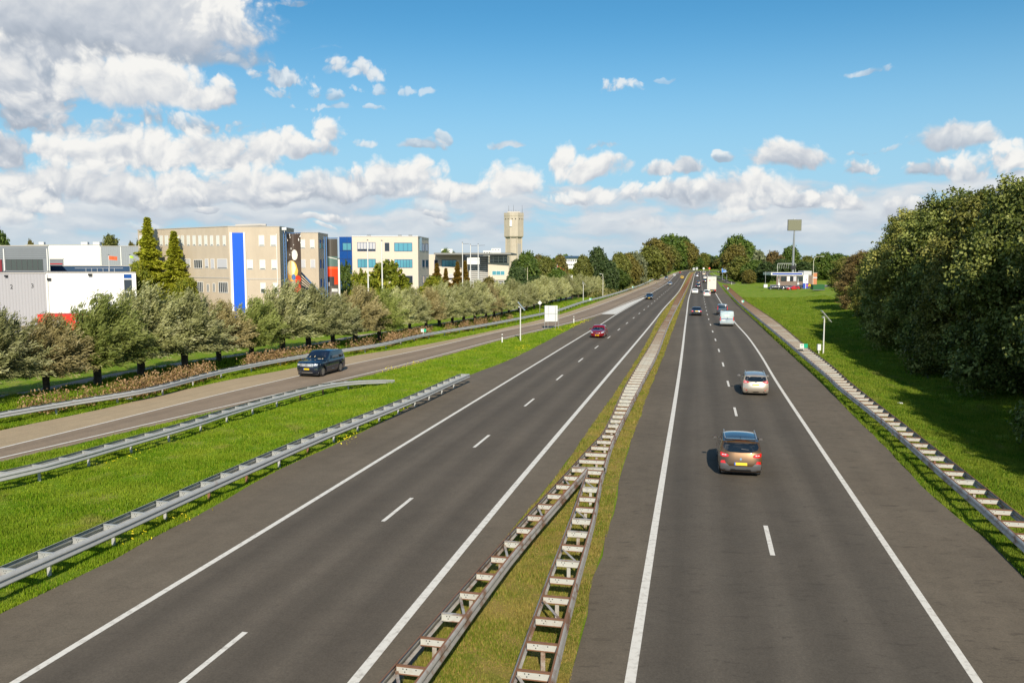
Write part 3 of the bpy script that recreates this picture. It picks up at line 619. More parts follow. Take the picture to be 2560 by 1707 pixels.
def spacer_mesh(A, B, mplate, mflange, name, parent=None, mb=None, w=0.055):
    own = mb is None; mb = mb or MB(); d = (B-A); ln = d.length; d.normalize(); nr = Vector((-d.y, d.x, 0))
    Mx = Matrix(((d.x, nr.x, 0, A.x), (d.y, nr.y, 0, A.y), (0, 0, 1, 0), (0, 0, 0, 1)))
    zt = A.z-0.02
    mb.box(0, ln, -0.006, 0.006, zt-0.175, zt-0.022, 0, Mx)
    mb.box(0, ln, -0.03, w, zt-0.022, zt, 1, Mx); mb.box(0, ln, -0.03, w*0.8, zt-0.19, zt-0.175, 1, Mx)
    for t in (0.22, 0.34, 0.66):                      # bolt holes
        mb.box(ln*t-0.012, ln*t+0.012, -0.0075, -0.006, zt-0.085, zt-0.06, 2, Mx)
    mb.box(ln*0.28-0.012, ln*0.28+0.012, -0.0075, -0.006, zt-0.145, zt-0.12, 2, Mx)
    if own: return mb.obj(name, [mplate, mflange, M_dark], parent)
M_dark = mat('dark_gap', (0.02,0.02,0.02), 0.8)
def guardrail(label, Lb, Rb, bm, plate, flange, ymax, group, rust_top=False, post_mat=None, diag=False, limit=100, ymin=0, phase=0.0, wplate=0.055, end_dive=False, post_every=2):
    """Lb, Rb: top edges of the two beams"""
    Lb = [p for p in Lb if ymin < p.y < ymax]; Rb = [p for p in Rb if ymin < p.y < ymax]
    a, b = pair(Lb, Rb, 1.333*0.995); n = len(a)
    if end_dive:
        for i in range(n):
            t = max(0, (i-(n-7))/6.0); a[i].z -= 0.52*t*t; b[i].z -= 0.52*t*t
    base = a[0].lerp(b[0], .5); root = empty('guardrail', (0, 0, 0)); tag(root, label, 'guardrail', group)
    beam_mesh(a, -1, [bm, M_rust], 'beam', root, rust_top); beam_mesh(b, 1, [bm, M_rust], 'beam', root, rust_top)
    rest = MB(); prest = MB(); cs = 0; cp = 0; rnd = random.Random(len(label))
    for i in range(n):
        fl = flange
        if flange is M_rust and rnd.random() < 0.3: fl = M_zincr
        if cs < limit: spacer_mesh(a[i]+Vector((0,0,-0.012)), b[i]+Vector((0,0,-0.012)), plate, fl, 'spacer', root, w=wplate); cs += 1
        else: spacer_mesh(a[i]+Vector((0,0,-0.012)), b[i]+Vector((0,0,-0.012)), plate, fl, 'spacer', None, rest, w=wplate)
        if i % post_every == 0 and i < n-1:
            c = a[i].lerp(b[i], .5)+ (a[min(i+1,n-1)]-a[i])*0.03; mb = MB() if cp < limit else prest
            mb.box(c.x-0.05, c.x+0.05, c.y-0.035, c.y+0.035, -0.1, c.z-0.2, 0)
            if cp < limit:
                mb.obj('post', post_mat if post_mat and rnd.random() < 0.75 else (M_rust if rnd.random() < .35 else M_zinc), root); cp += 1
        if diag and i % 3 == 1 and i < n-1 and i < 60:
            m2 = MB(); p0 = a[i+1]+Vector((0,0,-0.16)); p1 = b[i]+Vector((0,0,-0.16)); d = (p1-p0); l = d.length; d.normalize(); nr = Vector((-d.y, d.x, 0))
            Mx = Matrix(((d.x, nr.x, 0, p0.x), (d.y, nr.y, 0, p0.y), (0, 0, 1, p0.z), (0, 0, 0, 1))); m2.box(0, l, -0.035, 0.035, -0.006, 0.006, 0, Mx); m2.obj('diagonal_brace', M_zincr, root)
    if rest.v: tag(rest.obj('spacer', [plate, flange, M_dark], root), kind='stuff')
    if prest.v: tag(prest.obj('post', post_mat or M_zinc, root), kind='stuff')
    return root
H = 0.75
def mixplate(name, y0, y1):
    m = metal_mat(name, (0.56,0.555,0.51), 0.5, (0.35,0.2,0.09), lo=0.62); nt = m.node_tree; b = nt.nodes['Principled BSDF']; src = b.inputs['Base Color'].links[0].from_socket
    sx = nt.nodes.new('ShaderNodeSeparateXYZ'); nt.links.new(geo_pos(nt), sx.inputs[0]); mr = nt.nodes.new('ShaderNodeMapRange'); mr.inputs['From Min'].default_value = y0; mr.inputs['From Max'].default_value = y1; mr.inputs['To Max'].default_value = 0.9
    nt.links.new(sx.outputs[1], mr.inputs['Value']); c = mixn(nt, tnoise(nt, 0.8, 3, 0.6, geo_pos(nt)), (0.25,0.18,0.13), (0.15,0.105,0.075)); nt.links.new(mixn(nt, mr.outputs[0], src, c), b.inputs['Base Color']); return m
M_platemix = mixplate('weathered_spacer_plate', 60, 110); M_plateR = mixplate('weathered_spacer_plate_right', 30, 170)
# median: one double rail far away that forks into two near the bridge
MF_L = catmull(GL([(1432,1163),(1481.6,1108.4),(1505,1085),(1566,960),(1600,903),(1626.5,861),(1649,819.6),(1671.4,782.9),(1691.8,742),(1710,714),(1721,697),(1729,684),(1733,680)], H))
MF_R = catmull(GL([(1509,1168),(1525,1112.5),(1601.4,960),(1640.8,884.9),(1665,823.7),(1681.6,787),(1702,748),(1718,717),(1728,696),(1734,683),(1737,680)], H))
M1_L = catmull(ext(GL([(947.7,1707),(1280,1327.7),(1430,1165.6)], H), 6))
M1_R = catmull(ext(GL([(1035,1707),(1280,1379.4),(1400,1243),(1467,1168)], H), 6))
M2_L = catmull(ext(GL([(1280,1707),(1374,1440),(1435,1280),(1470,1172)], H), 6))
M2_R = catmull(ext(GL([(1371,1707),(1425,1495),(1484,1280),(1500.6,1191.5),(1508,1170)], H), 6))
def upto(L, y0, y1): return [p for p in L if y0 <= p.y <= y1]
guardrail('rusty ladder-like double guardrail on the median, single stretch beyond the fork', MF_L, MF_R, M_zincr, M_platemix, M_rust, 640, 'median guardrails', True, M_zincr)
yf = G(1467,1168,H).y
guardrail('left branch of the forked median guardrail, nearest the oncoming lanes', M1_L, M1_R, M_zincr, M_plate, M_rust, 99, 'median guardrails', True, M_zincr, diag=True, ymin=6)
guardrail('right branch of the forked median guardrail, with rust-brown upper edges', M2_L, M2_R, M_zincr, M_plate, M_rust, 99, 'median guardrails', True, M_zincr, diag=True, ymin=6)
guardrail('long double guardrail right of the motorway along the grass slope', RAIL_RN, RAIL_RF, M_zincr, M_plateR, M_rust, 330, 'roadside guardrails', True, M_zincr)
# left of the slip road: front beam faces the road on its right
RL_F = [p for p in RAIL_L]; RL_B = offset(RAIL_L, -0.45)
guardrail('long double guardrail on the far side of the slip road, in front of the willows', RL_B, RL_F, M_zinc, M_plateG, M_plateG, 760, 'roadside guardrails', False, M_zinc, ymin=16, post_every=3)
# the two rails that embrace the grass strip
G1_F = catmull(ext(GL([(0,1185.3),(127.5,1156.6),(272,1115),(500,1050.3),(560,1030),(751,976),(857.6,951.4),(964,935.5),(985,932)], H), 20))
guardrail('galvanised guardrail between slip road and grass strip, its far end sinking into the grass', offset(G1_F, -0.55), G1_F, M_zinc, M_plateG, M_plateG, 99, 'guardrails around the grass strip', False, M_zinc, ymin=8, end_dive=True)
G2_C = catmull(ext(GL([(0,1441),(258.7,1329),(450,1243),(623.8,1166),(815,1083),(985,1015),(1060,984),(1130,952),(1172,934)], H), 14))
guardrail('galvanised guardrail on the motorway side of the grass strip, open ladder top', offset(G2_C, -0.62), G2_C, M_zinc, M_plateG, M_plateG, 99, 'guardrails around the grass strip', False, M_zinc, ymin=6)
# ------------------------------------------------------------------ reflector posts on the rails, marker posts
M_white = mat('white_plastic', (0.75,0.75,0.72), 0.4); M_green = mat('sign_green', (0.02,0.38,0.22), 0.35); M_bluegreen = mat('sign_teal', (0.10,0.55,0.45), 0.35)
M_alu = mat('aluminium', (0.62,0.63,0.64), 0.35, 0.6); M_pole = mat('painted_pole', (0.70,0.69,0.66), 0.4, 0.1)
def km_sign(px, py, w, h, label, Y=None, zb=0.75):
    p = G(px, py, zb); root = empty('kilometre_sign', (p.x, p.y, p.z-0.05)); tag(root, label, 'kilometre sign', 'green kilometre signs on the guardrails')
    MB().box(-0.02,0.02,-0.015,0.015,0,0.42).obj('stem', M_white, root)
    MB().box(-w/2,0,-0.012,0.012,0.25,0.25+h).obj('white_half', M_white, root)
    g = MB().box(0,w/2,-0.013,0.013,0.25,0.25+h).obj('green_half', M_green if w > .5 else M_bluegreen, root)
    MB().box(w*0.12,w*0.22,-0.016,-0.013,0.25+h*.3,0.25+h*.7).box(-w*.4,-w*.1,-0.016,-0.0121,0.25+h*.55,0.25+h*.75).obj('figure', M_white if w<.5 else M_green, root)
    return root
for i, (x, y) in enumerate([(1059,834),(1476,752),(1581.6,720),(1625,703),(1657,687)]):
    km_sign(x, y, 0.62 if i == 0 else 0.5, 0.36, 'green and white kilometre sign on the left guardrail, %s from the near end' % ORD[i])
for i, (x, y) in enumerate([(2009,875),(1857,758),(1820,724)]):
    km_sign(x, y, 0.75 if i == 0 else 0.5, 0.4, 'green and white kilometre sign on the right guardrail, %s from the near end' % ORD[i])
def marker(px, py, h, label):
    p = G(px, py); root = empty('marker_post', p); tag(root, label, 'marker post', 'white roadside marker posts')
    MB().box(-0.06,0.06,-0.05,0.05,0,h).obj('shaft', M_white, root); MB().box(-0.061,0.061,-0.052,-0.05,h-0.3,h-0.12).obj('band', M_dark, root)
marker(1255.5, 857, 1.0, 'white marker post in the grass strip left of the near solar lamp mast')
marker(1434.5, 808, 1.05, 'white marker post at the pointed end of the grass strip')
marker(1829, 711.5, 1.1, 'far white marker post beside the exit lane on the right')
# solar camera masts
def solar(px, py, hgt, label, box=False, s=1.0):
    p = G(px, py); root = empty('solar_mast', p); tag(root, label, 'solar mast', 'masts with solar panels')
    MB().tube((0,0,-.1),(0,0,hgt),0.075,0.06,12).obj('pole', M_pole, root, True)
    a = R(-52); Mx = Matrix.Translation((0.12*s,-0.05,hgt+0.05))@Matrix.Rotation(R(-8),4,'Z')@Matrix.Rotation(R(50),4,'Y')
    pn = MB().box(-0.62*s,0.62*s,-0.36*s,0.36*s,-0.02,0.015,0,Mx).obj('solar_panel', mat('panel_frame',(0.75,0.76,0.77),0.35,0.5), root)
    MB().box(-0.56*s,0.56*s,-0.31*s,0.31*s,0.016,0.022,0,Mx).obj('solar_cells', mat('solar_cells',(0.015,0.02,0.05),0.15), pn)
    MB().box(-0.25,-0.05,-0.25,0.12,hgt-0.12,hgt+0.02).obj('camera_housing', M_alu, root)
    if box:
        c = MB().box(-0.62,-0.30,-0.15,0.12,0.35,0.95).obj('cabinet', M_white, root); MB().box(-0.50,-0.42,-0.05,0.0,0,0.35).obj('cabinet_foot', M_pole, c)
solar(1301, 852.5, 4.0, 'white mast with tilted solar panel standing in the grass strip left of the motorway', s=1.0)
solar(1458, 755, 4.3, 'distant solar panel mast behind the left guardrail, beside the willows', s=1.0)
solar(2058, 884, 3.7, 'mast with tilted solar panel and white cabinet on the right grass slope', True, s=1.15)
# back of a large traffic sign
p = G(1377, 822); z1 = ZAT(803.5, p.y); z2 = ZAT(764, p.y); x0 = AT(1361.6, p.y, 2).x-p.x; x1 = AT(1393.9, p.y, 2).x-p.x
root = empty('traffic_sign', p); tag(root, 'pale grey back of a large square road sign on four thin legs', 'road sign')
MB().box(x0,x1,-0.03,0.03,z1,z2).obj('panel', mat('sign_back_alu',(0.66,0.68,0.68),0.45,0.2), root)
for xx in (-0.85,-0.40,0.62,1.05):
    MB().tube((xx,(0.05 if xx in (-.4,1.05) else -0.12),-.1),(xx+(0.07 if xx in(-.4,1.05) else 0.0),-0.06,z2-0.1),0.03,n=8).obj('leg', M_alu, root)
MB().box(x0+0.05,x1-0.05,-0.06,-0.031,(z1+z2)/2-0.04,(z1+z2)/2+0.04).obj('cross_rail', M_alu, root)
# white box litter and the striped pebbles
# ------------------------------------------------------------------ vehicles
def carpaint(name, col, metal=0.5, rough=0.28):
    return mat(name, col, rough, metal, 0.5, 1.0)
M_glass = mat('car_glass', (0.008,0.011,0.014), 0.03, 0, 0.9, 0.6)
M_tyre = mat('tyre_rubber', (0.015,0.015,0.016), 0.8); M_rim = mat('alloy_rim', (0.55,0.55,0.56), 0.3, 0.9)
M_red = mat('rear_lamp_red', (0.55,0.01,0.008), 0.12, 0, 0.6, 1.0, em=(0.7,0.01,0.01), ems=0.12)
M_orange = mat('lamp_orange', (0.8,0.2,0.02), 0.2); M_lampw = mat('lamp_clear', (0.75,0.77,0.8), 0.08, 0.4, 0.8, 1.0)
M_plate_y = mat('plate_yellow', (0.85,0.55,0.01), 0.4); M_plate_b = mat('plate_blue', (0.03,0.12,0.5), 0.4)
M_black = mat('black_trim', (0.018,0.018,0.02), 0.45); M_greytrim = mat('grey_trim', (0.09,0.09,0.095), 0.5); M_chrome = mat('chrome', (0.8,0.8,0.82), 0.1, 1.0)
M_seat = mat('beige_interior', (0.55,0.45,0.30), 0.7); M_visor_refl = mat('pale_visor_reflection', (0.30,0.36,0.36), 0.5)
def interp(pts, x):
    xs = [p[0] for p in pts]; ys = [p[1] for p in pts]
    if xs[0] > xs[-1]: xs, ys = xs[::-1], ys[::-1]
    return float(np.interp(x, xs, ys))
def smooth_interp(pts):
    """monotone-ish smoothing of a polyline profile"""
    xs = np.array([p[0] for p in pts]); ys = np.array([p[1] for p in pts])
    if xs[0] > xs[-1]: xs, ys = xs[::-1], ys[::-1]
    def f(x, w=0.06):
        return float(sum(np.interp(x+d*w, xs, ys)*k for d, k in ((-1,.15),(-.5,.22),(0,.26),(.5,.22),(1,.15))))
    return f
def body_mesh(s):
    L, W, Hh = s['L'], s['W'], s['H']; w = W/2; zs = s.get('sill', 0.20); belt = s['belt']; wr = s.get('wr', 0.76)*w
    top = smooth_interp([(x*L, z*Hh) for x, z in s['top']]); R_w = s.get('wheel', 0.33)
    yf_, yr_ = L/2-s.get('fo', 0.86), -L/2+s.get('ro', 0.80)
    rear = s['rear']; front = s['front']; NT = [-1,-.8,-.55,-.28,0,.28,.55,.8,1]
    cf, crr = s.get('cf', 0.28), s.get('cr', 0.12)
    us = sorted(set([i/56 for i in range(57)]+[0.006,0.014,0.986,0.994]))
    def stations(u):
        y0 = L/2-u*L; zt = top(y0); bl = min(belt+s.get('rise', 0.0)*(u-0.5), zt-0.05)
        wd = w*(1-0.11*max(0, 1-u/0.16)**2-s.get('rt', .06)*max(0, (u-0.84)/0.16)**2)
        arch = 0
        for yw in (yf_, yr_):
            r = R_w+0.065; d = abs(y0-yw)
            if d < r: arch = max(arch, R_w+math.sqrt(r*r-d*d))
        g = max(0.0, min(1.0, (zt-bl-0.05)/max(Hh-belt-0.05, .05)))
        x5 = wd*0.955*(1-g)+min(wr, wd*0.955)*g
        zz = [zs, zs+0.11, Hh*0.30+0.02, Hh*0.40, bl-0.07, bl]; base = [max(z, arch+0.012*i) if i < 4 else z for i, z in enumerate(zz)]
        xs = [wd*0.93, wd*0.985, wd*1.0, wd*0.998, wd*0.985, wd*0.955]; z6 = max(bl+0.02, zt-0.055*min(1, g*3+.35))
        mid = []
        if True:
            for q in (0.33, 0.68): mid.append((xs[5]+(x5-xs[5])*q+0.018*g*math.sin(math.pi*q), bl+(z6-bl)*q))
        return y0, list(zip(xs, base))+mid, (x5, z6), zt, u
    def yfr(z, u, t=1.0):
        a = L/2-interp([(p[0]*Hh, p[1]) for p in front], z)-cf*abs(t)**3.2; b = -L/2+interp([(p[0]*Hh, p[1]) for p in rear], z)+crr*abs(t)**4
        return a+(b-a)*u
    V_ = []; rings = []
    for u in us:
        y0, lv, (x5, z6), zt, u = stations(u); ring = []
        for x, z in lv: ring.append((-x, yfr(z, u), z))
        ring.append((-x5, yfr(z6, u), z6))
        for t in NT[1:-1]: z = zt-(zt-z6)*abs(t)**3.0; ring.append((x5*t, yfr(min(z, zt), u, t), z))
        ring.append((x5, yfr(z6, u), z6))
        for x, z in lv[::-1]: ring.append((x, yfr(z, u), z))
        rings.append(ring)
    k = len(rings[0]); F_ = []
    for r in rings: V_ += r
    for i in range(len(rings)-1):
        for j in range(k-1): F_.append((i*k+j, i*k+j+1, (i+1)*k+j+1, (i+1)*k+j))
    mb = MB(); mb.v = V_; mb.f = F_; mb.m = [0]*len(F_)
    nl = 9                                     # side levels incl. roof edge
    for ri, u in ((0, 0.0), (len(rings)-1, 1.0)):
        r = rings[ri]; rows = []
        for j in range(nl):
            xl = r[j]; z = xl[2]; row = []
            for t in NT:
                if j == nl-1: row.append(r[nl-1+NT.index(t)])
                else: row.append((xl[0]*-t, yfr(z, u, t), z))
            rows.append(row)
        b = len(mb.v)
        for row in rows: mb.v += row
        for j in range(nl-1):
            for i in range(8):
                a = b+j*9+i; f = (a, a+1, a+10, a+9); mb.f.append(f if u == 1.0 else f[::-1]); mb.m.append(0)
    # floor
    fl = [rings[i][0] for i in range(0, len(rings), 1)]; fr = [rings[i][-1] for i in range(0, len(rings), 1)]
    me = bpy.data.meshes.new('body'); bm = bmesh.new(); vs = [bm.verts.new(v) for v in mb.v]
    for f in mb.f:
        try: bm.faces.new([vs[i] for i in f])
        except ValueError: pass
    bmesh.ops.remove_doubles(bm, verts=bm.verts, dist=0.0012); bmesh.ops.recalc_face_normals(bm, faces=bm.faces)
    bvh = BVHTree.FromBMesh(bm); bm.to_mesh(me); bm.free()
    me.polygons.foreach_set('use_smooth', [True]*len(me.polygons)); me.set_sharp_from_angle(angle=R(38)); me.update()
    return me, bvh, yf_, yr_, R_w
def patch(bvh, poly, face, offs, material, name, parent, cuts=2, thick=0.0):
    """panel laid on the body: poly in the plane seen from 'rear'/'front' (x,z), 'left'/'right' (y,z) or 'top' (x,y)"""
    bm = bmesh.new(); vs = [bm.verts.new((p[0], p[1], 0)) for p in poly]; f = bm.faces.new(vs)
    bmesh.ops.triangulate(bm, faces=[f])
    for _ in range(cuts): bmesh.ops.subdivide_edges(bm, edges=bm.edges, cuts=1, use_grid_fill=True)
    bmesh.ops.triangulate(bm, faces=bm.faces)
    D = {'rear': Vector((0,1,0)), 'front': Vector((0,-1,0)), 'left': Vector((1,0,0)), 'right': Vector((-1,0,0)), 'top': Vector((0,0,-1))}[face]
    for v in bm.verts:
        a, b = v.co.x, v.co.y
        o = {'rear': Vector((a,-20,b)), 'front': Vector((a,20,b)), 'left': Vector((-20,a,b)), 'right': Vector((20,a,b)), 'top': Vector((a,b,20))}[face]
        h = bvh.ray_cast(o, D)
        if h[0] is None:
            q = {'rear': Vector((a,-9,b)), 'front': Vector((a,9,b)), 'left': Vector((-9,a,b)), 'right': Vector((9,a,b)), 'top': Vector((a,b,9))}[face]
            h = bvh.find_nearest(o*0.2)
        v.co = h[0]-D*offs
    bmesh.ops.recalc_face_normals(bm, faces=bm.faces)
    s_ = sum((f.normal.dot(D) for f in bm.faces))
    if s_ > 0: bmesh.ops.reverse_faces(bm, faces=bm.faces)
    me = bpy.data.meshes.new(name); bm.to_mesh(me); bm.free(); me.materials.append(material)
    me.polygons.foreach_set('use_smooth', [True]*len(me.polygons)); me.update(); return link(name, me, parent)
def rrect(x0, x1, z0, z1, r=0.05, n=3):
    P_ = []
    for cx, cz, a0 in ((x1-r, z1-r, 0), (x0+r, z1-r, 90), (x0+r, z0+r, 180), (x1-r, z0+r, 270)):
        for i in range(n+1): a = R(a0+90*i/n); P_.append((cx+r*math.cos(a), cz+r*math.sin(a)))
    return P_
def mir(poly): return [(-x, y) for x, y in poly][::-1]
def wheel(parent, x, y, r, wd, side):
    mb = MB(); n = 24; prof = [(0.0, r*0.66), (0.02, r*0.95), (0.05, r), (wd-0.05, r), (wd-0.02, r*0.95), (wd, r*0.66)]
    V_ = []; 
    for o, rr in prof:
        for i in range(n): a = 2*math.pi*i/n; V_.append((x-side*o, y+rr*math.cos(a), r+rr*math.sin(a)))
    F_ = [(j*n+i, j*n+(i+1)%n, (j+1)*n+(i+1)%n, (j+1)*n+i) for j in range(len(prof)-1) for i in range(n)]
    F_ += [tuple(range(n)), tuple(range((len(prof)-1)*n, len(prof)*n))[::-1]]; mb.add(V_, F_)
    t = mb.obj('wheel', M_tyre, parent, True)
    mb = MB(); xo = x+side*0.004
    for k in range(10):
        a = 2*math.pi*k/10; Mx = Matrix.Translation((xo, y, r))@Matrix.Rotation(a, 4, 'X')
        mb.box(-0.012, 0.012, -0.028, 0.028, 0.04, r*0.66, 0, Mx)
    for i in range(n):
        a0 = 2*math.pi*i/n; a1 = 2*math.pi*(i+1)/n
        for ra, rb in ((r*0.60, r*0.69), (0.0, 0.07)):
            mb.add([(xo+side*.012, y+ra*math.cos(a0), r+ra*math.sin(a0)), (xo+side*.012, y+rb*math.cos(a0), r+rb*math.sin(a0)), (xo+side*.012, y+rb*math.cos(a1), r+rb*math.sin(a1)), (xo+side*.012, y+ra*math.cos(a1), r+ra*math.sin(a1))], [(0,1,2,3)])
    mb.obj('rim', M_rim, t)
def mirror_part(parent, s, paint):
    L, W, Hh = s['L'], s['W'], s['H']; y = L/2-s.get('ymir', 0.335)*L
    for sd_ in (-1, 1):
        bm = bmesh.new(); bmesh.ops.create_icosphere(bm, subdivisions=2, radius=1)
        for v in bm.verts:
            v.co = Vector((sd_*(W/2+0.085)+v.co.x*0.115, y+v.co.y*0.07, s['belt']+0.06+v.co.z*0.085))
        me = bpy.data.meshes.new('mirror'); bm.to_mesh(me); bm.free(); me.materials.append(paint); me.polygons.foreach_set('use_smooth', [True]*len(me.polygons)); me.update()
        o = link('mirror', me, parent)
        MB().box(-0.08*1,0.08,0,0.004,-0.055,0.055,0,Matrix.Translation((sd_*(W/2+0.085), y-0.072, s['belt']+0.06))).obj('mirror_glass', M_chrome, o)
PRE = {
 'hatch': dict(L=4.3,W=1.78,H=1.47,belt=0.93,wr=.74,rise=.10,fo=.85,ro=.78,
   top=[(.5,.46),(.485,.52),(.44,.575),(.30,.645),(.245,.68),(.07,.955),(.0,.99),(-.15,1.0),(-.35,.975),(-.44,.94),(-.5,.93)],
   rear=[(.13,.10),(.2,.03),(.32,0),(.42,.02),(.55,.05),(.62,.09),(.66,.13),(.93,.48),(1,.55)], front=[(.13,.12),(.2,.03),(.3,0),(.42,.03),(.5,.09),(.6,.25),(1,.9)]),
 'suv': dict(L=4.45,W=1.84,H=1.62,belt=1.04,wr=.75,rise=.12,fo=.86,ro=.80,sill=.24,wheel=.35,
   top=[(.5,.48),(.485,.55),(.44,.60),(.30,.655),(.25,.69),(.09,.95),(.02,.985),(-.12,1.0),(-.32,.975),(-.42,.945),(-.5,.93)],
   rear=[(.13,.12),(.18,.05),(.28,0),(.38,.02),(.45,.07),(.55,.07),(.64,.10),(.69,.16),(.93,.50),(1,.56)], front=[(.13,.14),(.2,.03),(.3,0),(.45,.03),(.55,.08),(.62,.25),(1,.9)]),
 'sedan': dict(L=4.65,W=1.82,H=1.45,belt=0.93,wr=.72,rise=.06,fo=.88,ro=.98,
   top=[(.5,.46),(.485,.52),(.44,.575),(.28,.645),(.225,.68),(.06,.955),(.0,.99),(-.13,.99),(-.22,.945),(-.34,.71),(-.38,.685),(-.47,.665),(-.5,.64)],
   rear=[(.13,.14),(.2,.04),(.32,0),(.42,.02),(.55,.05),(.62,.10),(.68,.14),(1,.6)], front=[(.13,.12),(.2,.03),(.3,0),(.42,.03),(.5,.09),(.6,.25),(1,.9)]),
 'lux': dict(L=4.90,W=2.06,H=1.95,belt=1.18,wr=.80,rise=.04,fo=.88,ro=.98,sill=.30,wheel=.39,cf=.2,
   top=[(.5,.56),(.49,.60),(.45,.625),(.27,.655),(.22,.68),(.11,.945),(.05,.985),(-.12,1.0),(-.36,.985),(-.44,.965),(-.5,.95)],
   rear=[(.13,.12),(.2,.04),(.3,0),(.42,.02),(.6,.05),(.66,.08),(.93,.34),(1,.42)], front=[(.13,.16),(.2,.05),(.28,0),(.45,.02),(.56,.05),(.62,.18),(1,.9)]),
 'van': dict(L=5.1,W=1.98,H=2.05,belt=1.25,wr=.90,rise=0,fo=.90,ro=1.0,sill=.28,wheel=.34,cr=.06,rt=.02,
   top=[(.5,.40),(.48,.47),(.44,.53),(.34,.60),(.30,.64),(.17,.94),(.12,.975),(0,.99),(-.3,1.0),(-.5,.985)],
   rear=[(.13,.10),(.17,.02),(.24,0),(.3,.02),(.34,.05),(.6,.06),(.9,.12),(1,.16)], front=[(.13,.12),(.2,.03),(.3,0),(.4,.05),(.5,.15),(1,.9)]),
 'minivan': dict(L=4.4,W=1.80,H=1.82,belt=1.10,wr=.84,rise=0,fo=.86,ro=.85,sill=.22,wheel=.33,cr=.07,rt=.03,
   top=[(.5,.43),(.48,.50),(.43,.56),(.30,.63),(.26,.66),(.10,.94),(.04,.975),(-.1,1.0),(-.45,.98),(-.5,.965)],
   rear=[(.13,.10),(.2,.02),(.3,0),(.36,.03),(.45,.05),(.62,.07),(.93,.20),(1,.26)], front=[(.13,.12),(.2,.03),(.3,0),(.42,.04),(.5,.1),(1,.9)]),
}
def vehicle(px, py, hdg, kind, paint, name, label, cat, away=True, trim=None, group=None, dx=0.0, wheels=True, **kw):
    s = dict(PRE[kind]); s.update(kw); L, W, Hh = s['L'], s['W'], s['H']; w = W/2; trim = trim or M_black
    p = G(px, py); fwd = Vector((math.sin(hdg), math.cos(hdg), 0)) if away else -Vector((math.sin(hdg), math.cos(hdg), 0))
    c = p+fwd*(L/2 if away else -L/2)*(1 if away else 1)
    if not away: c = p-fwd*(L/2)
    root = empty(name, (c.x, c.y, 0.025), math.atan2(-fwd.x, fwd.y)); tag(root, label, cat, group)
    me, bvh, yf_, yr_, R_w = body_mesh(s); me.materials.append(paint); link('body', me, root)
    MB().box(-w*.86, w*.86, -L/2+.25, L/2-.3, 0.16, s['belt']*0.78).obj('chassis', M_black, root)
    if wheels:
        for x, y, sd_ in ((-w*.965, yf_, -1), (w*.965, yf_, 1), (-w*.945, yr_, -1), (w*.945, yr_, 1)): wheel(root, x, y, R_w, 0.22, sd_)
    mirror_part(root, s, s.get('mircol', paint))
    zb = s['belt']; rise = s.get('rise', 0)
    zbr = zb+rise*.5; zbf = zb-rise*.5
    # glazing
    tx = [x*L for x, z in s['top']]; wx0 = s['top'][4][0]*L; wx1 = s['top'][5][0]*L
    top = 0.955
    if kind in ('sedan',):
        patch(bvh, [(-w*.60,-.235*L),(w*.60,-.235*L),(w*.72,-.335*L),(-w*.72,-.335*L)], 'top', 0.007, M_glass, 'rear_window', root)
    else:
        z0 = zbr+0.04; z1 = Hh*.935
        rw = s.get('rw', .80)
        if kind == 'suv': pl = [(-w*.80,z0+.12),(-w*.74,z0+.02),(-w*.5,z0-.06),(0,z0-.08),(w*.5,z0-.06),(w*.74,z0+.02),(w*.80,z0+.12),(w*.70,z1-.02),(w*.4,z1),(-w*.4,z1),(-w*.70,z1-.02)]
        elif kind in ('van','minivan'): pl = rrect(-w*rw, w*rw, z0, z1-.02, .06)
        else: pl = [(-w*.80,z0+.10),(-w*.72,z0-.01),(-w*.35,z0-.045),(w*.35,z0-.045),(w*.72,z0-.01),(w*.80,z0+.10),(w*.68,z1),(-w*.68,z1)]
        if not s.get('panelvan'): patch(bvh, pl, 'rear', 0.007, M_glass, 'rear_window', root)
    sfw = s.get('wsw', .76)
    patch(bvh, [(-w*.84,wx0-.03),(0,wx0+.05),(w*.84,wx0-.03),(w*sfw*.92,wx1+.03),(0,wx1+.07),(-w*sfw*.92,wx1+.03)], 'top', 0.007, M_glass, 'windscreen', root, cuts=3)
    yA = wx0-0.12*L*.6; yB = {'sedan': -.20*L, 'van': .02*L, 'minivan': -.42*L}.get(kind, -.33*L)
    zt = Hh*.90; ym = (s['ymid']*L if 'ymid' in s else 0.0)
    def side(y0, y1, f0, f1, nm='side_window'):
        # y0 front end of the glass at the belt, f0/f1 top ends
        for fc in ('left', 'right'):
            pl = [(y0, zbf+.05 if y0 > 0 else zb+.06), (f0, zt), (f1, zt-.01), (y1, zb+.07)]
            patch(bvh, pl, fc, 0.007, M_glass, nm, root, cuts=1)
    side(yA, -.015*L, wx1-.02*L, -.015*L)
    if kind not in ('van',): side(-.035*L, -.225*L, -.035*L, -.235*L)
    if kind in ('lux','minivan'): side(-.245*L, -.405*L, -.245*L, -.385*L)
    elif kind in ('suv','hatch') and s.get('wagon'): side(-.25*L, -.37*L, -.25*L, -.33*L)
    return root, s, bvh
def plate(root, bvh, face, z, w_=0.52, h_=0.11, x=0.0, offs=0.015, col=None):
    o = patch(bvh, [(x-w_/2,z-h_/2),(x+w_/2,z-h_/2),(x+w_/2,z+h_/2),(x-w_/2,z+h_/2)], face, offs, col or M_plate_y, 'number_plate', root, cuts=0)
    sx = -1 if face == 'rear' else -1
    xa = x-w_/2 if face == 'rear' else x+w_/2
    b = (xa, xa+0.05) if face == 'rear' else (xa-0.05, xa)
    if col is None: patch(bvh, [(b[0],z-h_/2),(b[1],z-h_/2),(b[1],z+h_/2),(b[0],z+h_/2)], face, offs+.004, M_plate_b, 'blue_band', o, cuts=0)
